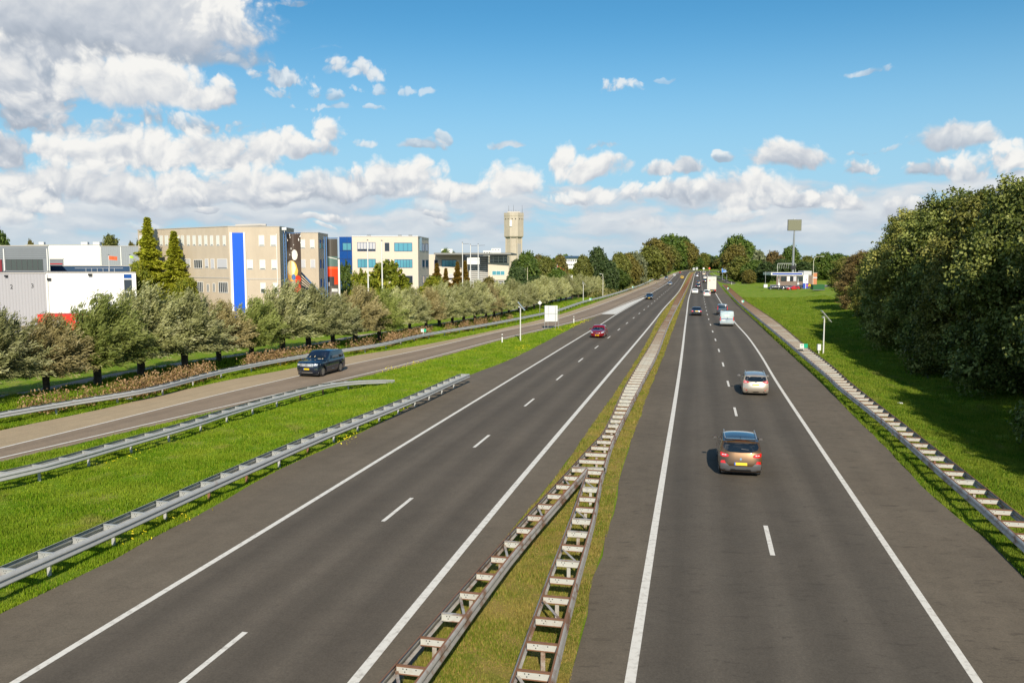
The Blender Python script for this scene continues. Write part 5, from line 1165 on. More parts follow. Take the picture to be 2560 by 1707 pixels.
def willow_mesh(seed, n=42000):
    rng = np.random.default_rng(seed); rods = 190; per = n//rods
    a = rng.uniform(0, 2*np.pi, rods); up = rng.beta(1.3, 1.0, rods); th = (1-up)*1.80                      # angle from vertical
    Ln = rng.uniform(2.5, 4.1, rods)*(0.80+0.30*up); d0 = np.stack([np.sin(th)*np.cos(a), np.sin(th)*np.sin(a), np.cos(th)], 1)
    u = rng.random((rods, per))**0.7; u = u*0.97+0.03
    wind = np.array([0.62, 0.10, -0.10]); base = np.array([0,0,1.75])
    P_ = base+d0[:,None,:]*Ln[:,None,None]*u[...,None]+wind*((u**2)*0.95)[...,None]
    T_ = d0[:,None,:]*Ln[:,None,None]+wind*(2*u*0.95)[...,None]
    P_ = P_.reshape(-1,3); T_ = unit(T_.reshape(-1,3)); P_ = P_+rng.normal(size=P_.shape)*0.13
    t = unit(T_*1.0+wind*0.7+rng.normal(size=P_.shape)*0.42); b = unit(np.cross(t, rng.normal(size=P_.shape)))
    s = 0.18*rng.uniform(.6,1.3,len(P_))[:,None]
    # leave a clear foot
    ok = P_[:,2] > 1.4
    tint = np.clip(np.repeat(rng.random(rods), per)*0.55+rng.random(len(P_))*0.45, 0, 1)
    return quads('crown', P_[ok], (t*s*0.55)[ok], (b*s*0.15)[ok], tint[ok])
for i in range(4): TEMPL[('willow', i)] = (willow_mesh(90+i), 6.2, 0.32)
PROTO = {}
def tree(key, x, y, h, wscale, matk, name, label, cat='tree', group=None, rz=None, z=None, seed=0):
    mesh, h0, tr = TEMPL[key]; z = TZ(x, y) if z is None else z
    root = empty(name, (x, y, z-0.02), (seed*1.7+x) if rz is None else rz); root.scale = (wscale, wscale, h/h0); tag(root, label, cat, group)
    if key not in PROTO:
        c = link('crown', mesh, root); mesh.materials.append(ML[matk])
        if key[0] == 'willow':
            mb = MB(); rnd = random.Random(key[1]); mb.path([(0,0,-0.4),(0.03,0,0.6),(0.0,0.02,1.3),(0,0,1.75)], [0.30,0.25,0.27,0.42], 10)
            for k in range(26):
                a = rnd.uniform(0, 6.28); t_ = rnd.uniform(.1,1.1); d = Vector((math.sin(t_)*math.cos(a), math.sin(t_)*math.sin(a), math.cos(t_))); p0 = Vector((0,0,1.6))+d*.2
                mb.path([p0, p0+d*1.1+Vector((.05,0,0)), p0+d*2.2+Vector((.28,0,0))], [0.05,0.03,0.012], 5)
            t = mb.obj('trunk', M_bark, root, True)
        elif key[0] == 'cone': t = trunk_obj(root, h0, tr, 0, 1, 0.97)
        else: t = trunk_obj(root, h0, tr, 6, key[1], 0.72)
        PROTO[key] = (c, t)
    else:
        c = PROTO[key][0].copy(); COL.objects.link(c); c.parent = root; t = PROTO[key][1].copy(); COL.objects.link(t); t.parent = root
    c.material_slots[0].link = 'OBJECT'; c.material_slots[0].material = ML[matk]
    return root
# --- row of pollard willows
WB = [(-130,1020),(-20,1000),(116,981.5),(244,963),(353,940),(462,927),(547,908),(629,896),(706,883),(771,874),(832,866),(888,858),(948,850),(983,839),(1024,830),(1065,823),(1098,820),(1130.6,816),(1159,811),(1187,807),(1214.6,799),(1235,796),(1254,790.6),(1272,786),(1297,781),(1316,777),(1335,773),(1352,767),(1366,762),(1378,758.7),(1389,756),(1402,753),(1415,750),(1430,747),(1446,744),(1462,741),(1478,738),(1492,735)]
rnd = random.Random(4)
brown = {2:'willow_brown', 6:'willow_brown', 11:'willow_brown', 15:'willow_brown', 20:'willow_brown', 3:'willow_green', 12:'willow_green', 7:'willow_green'}
big = {4:1.2, 5:1.15, 8:1.15, 9:1.08, 1:1.1, 10:1.02}
for i, (x, y) in enumerate(WB):
    p = G(x, y); s = rnd.uniform(0.90, 1.14)*big.get(i, 1.06 if i < 12 else 1.0); 
    if i > 24: s *= 0.98
    colr = {'willow_brown': 'brownish', 'willow_green': 'greener', 'willow': 'silvery grey-green'}[brown.get(i, 'willow')]
    tree(('willow', i % 4), p.x, p.y, 6.0*s, s*(0.93 if i < 12 else 0.80), brown.get(i, 'willow'), 'pollard_willow', 'pollard willow with %s wind-swept crown, %s from the left in the roadside row' % (colr, ORD[i]), 'willow', 'pollard willows along the slip road', rz=rnd.uniform(-.5,.5), z=TZ(p.x, p.y)-0.05)
# --- oaks of the wood on the right
OAKS = [(37,50,15.0),(38.5,60,15.6),(41,70,15.0),(43.5,81,15.9),(46,92,15.3),(51,105,14.6),(56,119,12.9),(61.5,137,11.2),(67,157,10.6),(74,180,9.6),(50,66,15.6),(53,82,16),(58,98,15.2),(66,116,13.6),(73,138,11.4),(80,160,10.8),(44,44,15),(90,188,10.0),(60,74,15.6),(30,39.5,13.0),(28.5,32,13.0),(28,23,15),(28,13,15),(40,30,15.5),(42,18,16)]
for i, (x, y, h) in enumerate(OAKS):
    if i < 10: x -= 0.7
    mk = (['oak','oak','oak2','oak','oak2','oak','oak','oak2','oakbr','oak2','oak','oak','oak','oak2','oak','oak2','oak','oakbr','oak']+['oak']*9)[i]
    row = 'front row' if i < 10 else ('back row' if i < 19 else 'nearest edge')
    tree(('oak', i % 3), x, y, h, 0.92 if h > 14 else 0.78, mk, 'oak_tree', 'dark leafy oak in the %s of the right-hand wood, %s counted from the camera' % (row, ORD[i if i < 10 else (i-10 if i < 19 else i-19)]), 'tree', 'oaks of the wood on the right', z=TZ(x,y)-0.3, seed=i)
# --- the rest: centre px, distance, top row px, width in px, template, colour, name, label
FT = [
 (377,130,541,150,('cone',0),'redwood','redwood_tree','tall pointed yellow-green conifer, the higher of two before the beige office block'),
 (441,127,575,125,('cone',1),'redwood','redwood_tree','shorter pointed yellow-green conifer right of the tallest one'),
 (352,126,655,60,('round',1),'yellow','bushy_tree','bushy bright green tree at the foot of the pointed conifers, left side'),
 (468,121,690,66,('round',2),'yellow','bushy_tree','low bright green tree between the conifers and the blue stripe'),
 (2,160,577,56,('loose',0),'green','leafy_tree','light leafy tree cut by the left edge above the grey office'),
 (81,300,601,22,('far',0),'autumn','distant_tree','small brown tree top behind the white warehouse roof, far left'),
 (278,300,590,54,('far',1),'olive','distant_tree','dome-shaped tree behind the white warehouse roof'),
 (332,290,606,26,('far',0),'autumn','distant_tree','small tree left of the beige office roof edge'),
 (351,290,599,22,('far',2),'olive','distant_tree','slim tree touching the beige office roof edge'),
 (905,128,680,56,('loose',1),'yellow','maple_tree','green broad-leaved tree at the blue corner of the cream office'),
 (965,128,655,110,('loose',0),'yellow','maple_tree','yellow-green spreading tree before the cream office windows'),
 (868,134,660,40,('loose',1),'green','maple_tree','slim green tree hiding the bottom of the blue glass corner'),
 (1010,132,690,40,('loose',1),'yellow','maple_tree','small yellow tree right of the white flagpoles'),
 (1093,150,656,80,('cone',0),'rustcone','bald_cypress','rust-tipped conical tree left of the three flagpoles'),
 (1115,152,668,56,('cone',1),'rustcone','bald_cypress','small rusty conical tree between two taller ones'),
 (1144,150,652,74,('cone',0),'rustcone','bald_cypress','reddish brown conical tree at the leftmost of three flagpoles'),
 (1163,151,650,60,('cone',1),'rustcone','bald_cypress','reddish brown conical tree right behind the first flagpole'),
 (1085,140,690,70,('round',0),'yellow','bushy_tree','yellow-green bushes at the foot of the rusty conical trees'),
 (1220,150,693,48,('round',1),'autumn','bushy_tree','orange-brown round bush before the building with louvres'),
 (1293,178,665,60,('round',2),'dark','dark_tree','dark green tree right of the building with louvres'),
 (1318,230,630,64,('far',0),'green','park_tree','bushy tree with pointed top just right of the water tower'),
 (1290,235,650,40,('far',1),'dark','park_tree','dark tree at the foot of the water tower'),
 (1340,205,690,60,('round',0),'dark','dark_tree','dark green tree behind the three short pale poles'),
 (1365,260,640,52,('far',2),'olive','park_tree','olive tree above the white shed'),
 (1345,280,638,44,('far',1),'autumn','park_tree','brownish tree between the water tower and the white shed'),
 (1402,270,638,38,('far',1),'autumn','park_tree','round brown tree top left of the dark-roofed white office'),
 (1395,230,668,50,('far',0),'green','park_tree','green tree behind the Dutch flag'),
 (1432,300,672,56,('round',1),'yellow','park_tree','bright green tree below the dark-roofed white office'),
 (1458,250,638,46,('far',2),'olive','park_tree','olive tree right of the dark-roofed white office'),
 (1495,255,620,56,('far',1),'dark','park_tree','tall dark green tree above the end of the willow row'),
 (1520,250,650,50,('far',0),'dark','park_tree','dark green tree right of the tall dark one'),
 (1548,300,632,56,('far',2),'olive','park_tree','olive and brown tree left of the silvery one'),
 (1540,262,672,70,('far',1),'green','park_tree','low green tree standing on the verge before the silvery one'),
 (1573,320,634,48,('far',1),'autumn','park_tree','brownish tree tucked behind the silvery one'),
 (1588,330,630,56,('far',0),'silver','silver_tree','silvery grey-green tree at the left foot of the big tree group'),
 (1628,420,616,74,('far',2),'olive','avenue_tree','yellow-olive tree at the left front of the big tree group'),
 (1640,560,598,70,('far',1),'autumn','avenue_tree','orange-brown tree on the left shoulder of the big tree group'),
 (1675,860,588,80,('far',0),'green','avenue_tree','tall green tree crowning the big tree group'),
 (1700,1000,592,70,('far',2),'green','avenue_tree','tall green tree on the right top of the big tree group'),
 (1668,800,612,64,('far',1),'olive','avenue_tree','olive tree in the middle front of the big tree group'),
 (1706,960,606,56,('far',0),'autumn','avenue_tree','brown tree in the right half of the big tree group'),
 (1722,980,608,50,('far',1),'autumn','avenue_tree','brown-green tree at the right end of the big tree group'),
 (1650,620,640,60,('far',0),'dark','avenue_tree','dark lower tree inside the big tree group'),
 (1690,940,640,60,('far',2),'dark','avenue_tree','dark tree near the motorway bend inside the big tree group'),
 (1738,980,640,36,('far',2),'green','avenue_tree','small green tree between the big group and the gap over the road'),
 (1758,1020,633,34,('far',1),'olive','bend_tree','tree straight behind the bend, left of the sky gap'),
 (1778,1030,640,34,('far',0),'dark','bend_tree','dark tree straight behind the bend, right of the sky gap'),
 (1742,1040,644,40,('far',0),'green','bend_tree','green tree behind the far white vans'),
 (1798,1010,645,40,('far',2),'dark','bend_tree','dark tree behind the blue direction sign'),
 (1818,760,636,50,('far',1),'autumn','corner_tree','brown tree at the left foot of the right tree group'),
 (1840,480,590,72,('far',0),'green','corner_tree','tall domed green tree topping the right tree group'),
 (1836,430,612,66,('far',2),'autumn','corner_tree','rust-brown tree in front of the domed green one'),
 (1868,470,604,50,('far',1),'green','corner_tree','green tree on the right slope of the right tree group'),
 (1896,420,627,44,('loose',0),'silver','corner_tree','thin greyish tree right of the right tree group'),
 (1850,385,642,64,('far',1),'olive','corner_tree','rounded olive-green tree beside the exit lane'),
 (1885,375,650,60,('far',2),'green','corner_tree','rounded green tree left of the filling station'),
 (1872,350,674,36,('far',0),'autumn','corner_tree','reddish brown bush before the rounded green trees'),
 (1915,365,655,50,('far',0),'dark','corner_tree','dark green tree at the left end of the station canopy'),
 (1935,420,628,50,('far',2),'oakbr','backdrop_tree','brown-green tree left of the tall pylon sign'),
 (1975,430,617,54,('far',1),'green','backdrop_tree','domed green tree right behind the tall pylon sign'),
 (1955,400,648,60,('far',0),'dark','backdrop_tree','dark tree behind the station gantry'),
 (2015,440,640,50,('far',2),'olive','backdrop_tree','olive tree between the pylon sign and the station lamp'),
 (2012,400,655,56,('far',1),'dark','backdrop_tree','dark tree behind the filling station shop'),
 (2060,420,632,60,('far',0),'green','backdrop_tree','green tree right of the curved station lamp'),
 (2095,440,634,56,('far',2),'green','backdrop_tree','green tree top nearest the oak wood'),
 (2050,460,645,50,('far',1),'dark','backdrop_tree','dark tree behind the curved station lamp'),
 (2105,300,655,44,('far',0),'oakbr','backdrop_tree','brownish tree where the oak wood meets the station'),
 (1112,260,624,36,('far',1),'green','roof_tree','green tree top above the low overhanging roof'),
 (1135,330,630,20,('far',0),'dark','roof_tree','tiny dark tree top right of the white tower block'),
]
for i, (px, Y, tp, wpx, key, mk, nm, lb) in enumerate(FT):
    z0 = 0.0; p = AT(px, Y, 2); h = ZAT(tp, Y); w_m = wpx/FPX*Y; base_w = {'cone': {0: 6.4, 1: 5.2}[key[1]] if key[0] == 'cone' else 0, 'round': 9, 'far': 9.5, 'loose': 8.5, 'oak': 11.5}[key[0]]
    tree(key, p.x, Y, h, w_m/base_w*1.12, mk, nm, lb, 'tree', {'avenue_tree':'big tree group left of the road','park_tree':'park trees behind the willows','backdrop_tree':'trees behind the filling station','corner_tree':'tree group by the exit lane','bend_tree':'trees behind the bend'}.get(nm), z=-0.1, seed=i)
# --- far belt of woodland on the horizon: reads as one mass
rng = np.random.default_rng(77); n = 60000; X_ = rng.uniform(-1900, 2300, n); Y_ = 1100+rng.uniform(0, 260, n)+0.0*X_; hh = 11+4*np.sin(X_/37)+3*np.sin(X_/13+1)+2*np.sin(X_/5.1); Z_ = rng.random(n)**0.8*hh
C = np.stack([X_, Y_, Z_], 1); t = unit(rng.normal(size=(n,3))); b = unit(np.cross(t, rng.normal(size=(n,3)))); 
me = quads('distant_woodland', C, t*2.6, b*2.2, rng.random(n)); me.materials.append(ML['green']); tag(link('distant_woodland', me), 'low belt of distant woodland along the horizon', 'woodland', kind='stuff')
# --- weeds by the ditch, yellow flowers
def weeds(name, pts, nper, mat_, hmin, hmax, label, seed, spread=0.7, w=0.05, tz=True):
    rng = np.random.default_rng(seed); C = []; A = []; B = []
    for (x, y) in pts:
        k = nper; px = x+rng.normal(0, spread, k); py = y+rng.normal(0, spread, k); h = rng.uniform(hmin, hmax, k); zz = terrain(px, py) if tz else np.zeros(k)
        u = rng.random(k)*0.5+0.5
        u = rng.random(k)**0.8; C.append(np.stack([px, py, zz+h*u], 1)); a_ = unit(rng.normal(size=(k,3))+np.array([0,0,.9])); b_ = unit(np.cross(a_, rng.normal(size=(k,3)))); ww = (w*rng.uniform(.6,1.4,k))[:,None]
        A.append(a_*ww*1.5); B.append(b_*ww)
    C = np.concatenate(C); me = quads(name, C, np.concatenate(A), np.concatenate(B), rng.random(len(C))); me.materials.append(mat_); return tag(link(name, me), label, 'weeds', kind='stuff')
M_weed = leafM('reddish_weeds', (0.16,0.13,0.03), (0.36,0.21,0.09), (0.55,0.36,0.20), .2, 0)
M_flower = leafM('yellow_flowers', (0.55,0.45,0.01), (0.75,0.62,0.01), (0.85,0.75,0.05), .2, 0)
lw = [p for p in resample(offset(RAIL_L, -1.35), step=0.55) if 38 < p.y < 125]
rnd = random.Random(9); wp = []
for p in lw:
    q = math.sin(p.y*0.35)+math.sin(p.y*0.9+1)*.6+rnd.uniform(-.5,.5)
    dens = 1.0 if p.y < 75 else 0.45
    if q > -0.5 and rnd.random() < dens: wp.append((p.x+rnd.uniform(-.3,.3), p.y))
weeds('ditch_weeds', wp, 420, M_weed, 0.5, 1.55, 'reddish brown seeding weeds between guardrail and ditch', 3, 0.34, 0.034)
fp = []
for (x, y, k) in ((975,926,5),(1010,919,3),(1040,911,4),(1180,880,2),(1400,826,6),(1440,812,8),(1455,806,7),(1425,818,4),(1295,872,5),(1310,866,5),(1470,803,5),(965,866,5),(960,865,3),(1250,817,4),(695,918,6),(712,914,5),(870,1090,3),(930,1063,2),(380,1318,3),(395,1308,3),(450,1290,2),(260,1160,2),(330,1130,2),(1365,770,2),(860,1098,3),(1000,1030,3)):
    p = G(x, y)
    for _ in range(k): fp.append((p.x+rnd.uniform(-.35,.35), p.y+rnd.uniform(-1.2,1.2)))
weeds('yellow_flowers', fp, 12, M_flower, 0.12, 0.32, 'scattered yellow flowers along the grass edges', 5, 0.30, 0.022)
# low shrubs at the far end of the left verge
bs = [(p.x+rnd.uniform(-4,2), p.y+rnd.uniform(-3,3)) for p in resample(offset(RAIL_L, -7), step=5.0) if 215 < p.y < 620 for _ in range(2)]
weeds('verge_scrub', bs, 260, leafM('scrub_leaves', (0.08,0.10,0.02), (0.17,0.16,0.04), (0.28,0.24,0.09), .2, 0), 0.3, 1.5, 'rough brownish scrub on the bank left of the far motorway', 8, 2.2, 0.16, tz=False)
dp = []
for (x, y) in ((33,52),(34,58),(35.5,64),(36,70),(37.5,76),(38.5,83),(40,90),(43,98),(47,108),(51,120),(56,134),(62,150)):
    for _ in range(3): dp.append((x+rnd.uniform(-1,1.5), y+rnd.uniform(-3,3)))
# ------------------------------------------------------------------ buildings
def wallmat(name, c, streak=0.3, ribs=0.0, ribdir='x', rough=0.8, panels=None):
    m = bpy.data.materials.new(name); m.use_nodes = True; nt = m.node_tree; b = nt.nodes['Principled BSDF']; p = geo_pos(nt)
    st = tnoise(nt, 1.0, 6, 0.6, vscale(nt, p, (1.1, 1.1, 0.16))); bl = tnoise(nt, 0.5, 4, 0.5, p)
    f = math_n(nt, 'MULTIPLY_ADD', math_n(nt, 'SUBTRACT', st, 0.5), streak, math_n(nt, 'MULTIPLY_ADD', math_n(nt, 'SUBTRACT', bl, 0.5), streak*0.5, 1.0))
    if ribs:
        sx = nt.nodes.new('ShaderNodeSeparateXYZ'); nt.links.new(p, sx.inputs[0]); w = math_n(nt, 'SINE', math_n(nt, 'MULTIPLY', sx.outputs[0], 2*math.pi/ribs))
        mr = nt.nodes.new('ShaderNodeMapRange'); mr.inputs['From Min'].default_value = 0.75; mr.inputs['From Max'].default_value = 0.95; nt.links.new(w, mr.inputs['Value'])
        f = math_n(nt, 'MULTIPLY', f, math_n(nt, 'MULTIPLY_ADD', mr.outputs[0], -0.16, 1.0))
        nt.links.new(bumpn(nt, w, 0.5, 0.03), b.inputs['Normal'])
    s = nt.nodes.new('ShaderNodeVectorMath'); s.operation = 'SCALE'; s.inputs[0].default_value = c; nt.links.new(f, s.inputs['Scale'])
    nt.links.new(s.outputs[0], b.inputs['Base Color']); b.inputs['Roughness'].default_value = rough; return m
W_beige = wallmat('beige_concrete', (0.50,0.42,0.32), 0.30); W_cream = wallmat('cream_render', (0.64,0.56,0.455), 0.08); W_tower_shade = wallmat('tower_concrete_shade', (0.38,0.36,0.34), 0.3)
W_white = wallmat('white_cladding', (0.80,0.79,0.76), 0.08, 0.62); W_lilac = wallmat('lilac_grey_cladding', (0.38,0.37,0.385), 0.08, 0.45); W_grey = wallmat('grey_cladding', (0.28,0.30,0.33), 0.08, 0.5)
W_steel = wallmat('dark_grey_panels', (0.20,0.22,0.24), 0.12); W_plain = wallmat('plain_white_wall', (0.82,0.82,0.80), 0.05); W_navy = wallmat('navy_fascia', (0.02,0.06,0.13), 0.1)
W_tower = wallmat('tower_concrete', (0.46,0.40,0.32), 0.45); W_orange = wallmat('orange_brick', (0.50,0.20,0.09), 0.2); W_shop = wallmat('shop_wall', (0.20,0.15,0.12), 0.2)
M_blue = mat('bright_blue_panel', (0.005,0.10,0.62), 0.35); M_blueg = mat('blue_glass_frame', (0.01,0.07,0.28), 0.2); M_win = mat('window_glass', (0.03,0.04,0.05), 0.05, 0, 0.8); M_cyan = mat('reflecting_window', (0.12,0.38,0.48), 0.08, 0.2, 0.8)
M_blind = mat('white_blind', (0.66,0.68,0.62), 0.6); M_shut = mat('grey_shutter', (0.50,0.50,0.52), 0.6); M_frw = mat('white_frame', (0.72,0.71,0.68), 0.5); M_frb = mat('blue_frame', (0.015,0.05,0.16), 0.4); M_roof = mat('roof_felt', (0.10,0.10,0.11), 0.9); M_parapet = mat('parapet_metal', (0.45,0.42,0.38), 0.5)
class Face:
    def __init__(s, p0, p1): s.a = Vector((p0[0], p0[1], 0)); s.b = Vector((p1[0], p1[1], 0)); s.d = (s.b-s.a); s.L = s.d.length; s.d.normalize(); s.n = Vector((s.d.y, -s.d.x, 0))
    def u(s, px):
        lo, hi = 0.0, s.L
        f = lambda t: 1280+FPX*(s.a+s.d*t).x/((s.a+s.d*t).y*math.cos(PITCH)+(CAM_H-6)*math.sin(PITCH))
        for _ in range(40):
            mid = (lo+hi)/2
            if f(mid) < px: lo = mid
            else: hi = mid
        return (lo+hi)/2
    def z(s, u, py): return ZAT(py, (s.a+s.d*u).y)
    def M(s, u=0.0, z=0.0): p = s.a+s.d*u; return Matrix(((s.d.x, -s.n.x, 0, p.x), (s.d.y, -s.n.y, 0, p.y), (0, 0, 1, z), (0, 0, 0, 1)))
def prism(foot, z0, z1, m, name, parent, cap=None):
    n = len(foot); mb = MB(); mb.add([(p[0],p[1],z0) for p in foot]+[(p[0],p[1],z1) for p in foot], [(i,(i+1)%n,n+(i+1)%n,n+i) for i in range(n)]+[tuple(range(n,2*n)), tuple(range(n-1,-1,-1))])
    mb.m[-2] = 1; return mb.obj(name, [m, cap or M_roof], parent)
def window(fc, x0, x1, y0, y1, parent, pane=None, frame=None, mull=0, shade=0.0, shadem=None, nm='window', fw=0.07, proud=0.06, ref=None):
    u0, u1 = fc.u(x0), fc.u(x1); um = (u0+u1)/2 if ref is None else ref; z1, z0 = fc.z(um, y0), fc.z(um, y1); Mx = fc.M(); pane = pane or M_win; frame = frame or M_frw
    mb = MB(); mb.box(u0,u1,-proud,0.0,z1-fw,z1,0,Mx).box(u0,u1,-proud,0,z0,z0+fw,0,Mx).box(u0,u0+fw,-proud,0,z0+fw,z1-fw,0,Mx).box(u1-fw,u1,-proud,0,z0+fw,z1-fw,0,Mx)
    for k in range(mull): t = u0+(u1-u0)*(k+1)/(mull+1); mb.box(t-fw/2,t+fw/2,-proud*0.9,0,z0+fw,z1-fw,0,Mx)
    o = mb.obj(nm, frame, parent); MB().box(u0+fw,u1-fw,-0.02,-0.004,z0+fw,z1-fw,0,Mx).obj('pane', pane, o)
    if shade: zz = z1-fw-(z1-z0-2*fw)*shade; MB().box(u0+fw,u1-fw,-0.045,-0.022,zz,z1-fw,0,Mx).obj('blind', shadem or M_blind, o)
    return o
def slab(fc, x0, x1, y0, y1, m, nm, parent, proud=0.1, back=0.0, ref=None):
    u0, u1 = fc.u(x0), fc.u(x1); um = (u0+u1)/2 if ref is None else ref; z1, z0 = fc.z(um, y0), fc.z(um, y1); return MB().box(u0,u1,-proud,back,z0,z1,0,fc.M()).obj(nm, m, parent)
def A2(px, Y): p = AT(px, Y, 6); return (p.x, p.y)
# --- beige office with the blue stripe
b1 = empty('office_building', (*A2(574.4,122), 0)); tag(b1, 'beige concrete office block with a tall bright blue stripe between white bands', 'office building')
def rel(parent, objs=None): pass
b1.location = (0,0,0)
c0, c1, c2_, c3 = A2(349.4,136), A2(574.4,122), A2(702,122.8), A2(738,132); HB = ZAT(567,122)
prism([c0, c1, c2_, c3, (c3[0]-22, c3[1]+16), (c0[0]+4, c0[1]+16)], 0, HB, W_beige, 'wall', b1)
F1 = Face(c0, c1); F2 = Face(c1, c2_); F3 = Face(c2_, c3)
for fc, a, b in ((F1,0,F1.L),(F2,0,F2.L),(F3,0,F3.L)): MB().box(a,b,-0.06,0.25,HB,HB+0.12,0,fc.M()).obj('coping', M_parapet, b1)
for x0 in (354,404,417,431,446,457,471.5,486,500.5,515,529.5,545,561): window(F1, x0, x0+7.2, 589, 614.5, b1, M_win, M_frw, 0, 0.93, M_blind, fw=0.09, ref=None)
for x0, x1, mu, sh_, y0, y1 in ((457,478,0,.95,647,669),(487,508,3,0,649,671),(514.5,523,0,.9,647,670),(529,538,0,.97,647,672),(545,570,0,.92,647,672),(487,508,4,0,704,730),(517,523,1,0,710,730),(532,538,1,0,708,730),(546.5,570,4,0,705,732)):
    window(F1, x0, x1, y0, y1, b1, M_win, M_frw, mu, sh_, M_shut)
for x0, x1 in ((650,664),(679,693.5)): window(F2, x0, x1, 588.5, 615.5, b1, M_win, M_frw, 0, .93, M_blind)
for x0, x1 in ((618.5,634),(650.5,665),(680,693.5)): window(F2, x0, x1, 649.5, 674, b1, M_win, M_frw, 0, .9, M_blind)
for x0, x1 in ((651,664),(682,695)): window(F2, x0, x1, 707, 733, b1, M_win, M_frw, 0, .6, M_blind)
slab(F2, 577.8, 584, 581, 830, M_frw, 'white_band', b1, .12); slab(F2, 612, 616.6, 581, 830, M_frw, 'white_band', b1, .12); slab(F2, 584, 612, 582, 830, M_blue, 'blue_stripe', b1, .10)
MB().box(0,F1.L,-0.05,0,ZAT(704,128)+.6,ZAT(704,128)+.75,0,F1.M()).obj('ledge', M_parapet, b1); MB().box(0,F2.L,-0.05,0,ZAT(704,122)+.3,ZAT(704,122)+.45,0,F2.M()).obj('ledge', M_parapet, b1)
p = F2.M(F2.u(693), 0); slab(F2, 693.8, 695.4, 585, 820, M_frw, 'white_downpipe', b1, .12)
MB().path([Vector((c1[0]+0.5,c1[1]+2,HB+.25)), Vector((c1[0]+4.2,c1[1]+2,HB+.35)), Vector((c1[0]+5.0,c1[1]+2,HB+.3))], 0.2, 10).obj('roof_duct', M_parapet, b1, True)
# second stair block
b2 = empty('office_wing'); tag(b2, 'beige office wing behind the banner, between the blue-stripe office and the truck banner', 'office building')
d0, d1, d2 = A2(736,147.5), A2(797.5,148), A2(822,157.5); prism([d0,d1,d2,(d2[0]-12,d2[1]+10),(d0[0],d0[1]+18)], 0, HB, W_beige, 'wall', b2); G1_ = Face(d0,d1); G2_ = Face(d1,d2)
for fc in (G1_, G2_): MB().box(0,fc.L,-0.06,0.25,HB,HB+0.12,0,fc.M()).obj('coping', M_parapet, b2)
for x0, x1 in ((753,765),(777,788.5)): window(G1_, x0, x1, 599, 621, b2, M_win, M_frw, 0, .93, M_blind)
for x0, x1 in ((753,765),(777,789)): window(G1_, x0, x1, 648.5, 670, b2, M_win, M_frw, 0, .97, M_shut)
for x0, x1 in ((800,804.5),(808,813)):
    for y0, y1 in ((599,622),(648,671),(697,720)): window(G2_, x0, x1, y0, y1, b2, M_win, M_greytrim, 0, 0)
# --- banners
def banner(px0, px1, y0, y1, postx, Y, label):
    root = empty('banner_stand'); tag(root, label, 'advertising banner', 'tall advertising banners'); fc = Face(A2(px0,Y), A2(px1,Y+0.8)); n = 8
    z1, z0 = ZAT(y0,Y), ZAT(y1,Y); mp = mat('banner_blue_steel', (0.07,0.16,0.34), .5)
    mb = MB(); P_ = []
    for i in range(n+1):
        t = i/n; q = fc.a+fc.d*fc.L*t-fc.n*(1.1*math.sin(math.pi*t)); P_.append(q)
    return root, fc, z0, z1, P_, mp
def curved(P_, t0, t1, z0, z1, m, nm, parent, off_=0.0, shape=None, n=8):
    """piece of a bowed banner; shape = function t -> (zlow, zhigh)"""
    mb = MB(); k = len(P_)-1
    def at(t):
        q = min(max(t,0),1)*k; i = min(int(q), k-1); p = P_[i].lerp(P_[i+1], q-i); d = (P_[i+1]-P_[i]).normalized(); return p+Vector((d.y,-d.x,0))*off_
    prev = None
    for i in range(n+1):
        t = t0+(t1-t0)*i/n; a, b = (z0, z1) if shape is None else shape(i/n); p = at(t); cur_ = [(p.x,p.y,a),(p.x,p.y,b)]
        if prev: mb.add([prev[0],cur_[0],cur_[1],prev[1]], [(0,1,2,3)])
        prev = cur_
    if off_ == 0.0:
        for i in range(n):                                                       # back of the sheet gives it thickness
            p = at(t0+(t1-t0)*i/n); q = at(t0+(t1-t0)*(i+1)/n); w = Vector((0,0.06,0)); mb.add([(p+w)[:2]+(z0,),(q+w)[:2]+(z0,),(q+w)[:2]+(z1,),(p+w)[:2]+(z1,)], [(3,2,1,0)])
    return mb.obj(nm, m, parent)
def ell(cz, hz): return lambda t: (cz-hz*math.sqrt(max(0, 1-(2*t-1)**2)), cz+hz*math.sqrt(max(0, 1-(2*t-1)**2)))
root, fc, z0, z1, P_, mp = banner(717, 754, 584, 740, 711, 114, '')
root['label'] = 'dark curved banner with a pale yellow figure and red blocks at the beige office'
sheet = curved(P_, 0, 1, z0, z1, mat('banner_dark', (0.085,0.06,0.05), .45), 'banner_sheet', root); hz = z1-z0
C_ = lambda n_, c: mat(n_, c, .5)
for t0, t1, sh_, m, nm, o in ((0,.85,(lambda t: (z0, z0+hz*(.42-.18*t))), C_('banner_grey',(.36,.32,.29)), 'grey_ground', .01),
    (.02,.84,ell(z0+hz*.40,hz*.17), C_('banner_yellow',(.80,.48,.10)), 'yellow_shape', .02), (.03,.72,ell(z0+hz*.45,hz*.12), C_('banner_pale',(.85,.75,.52)), 'pale_shape', .03),
    (.46,.84,ell(z0+hz*.66,hz*.085), C_('banner_white',(.85,.8,.72)), 'white_shape', .03), (.55,.98,ell(z0+hz*.12,hz*.10), C_('banner_red',(.62,.05,.02)), 'red_block', .03), (.62,1.0,ell(z0+hz*.27,hz*.06), C_('banner_red2',(.62,.05,.02)), 'red_block', .035), (.40,.70,ell(z0+hz*.30,hz*.05), C_('banner_blue',(.05,.16,.40)), 'blue_block', .04)):
    curved(P_, t0, t1, 0, 0, m, nm, sheet, o, sh_)
rb = random.Random(2); dm = C_('banner_drop',(.8,.78,.75))
mbd = MB()
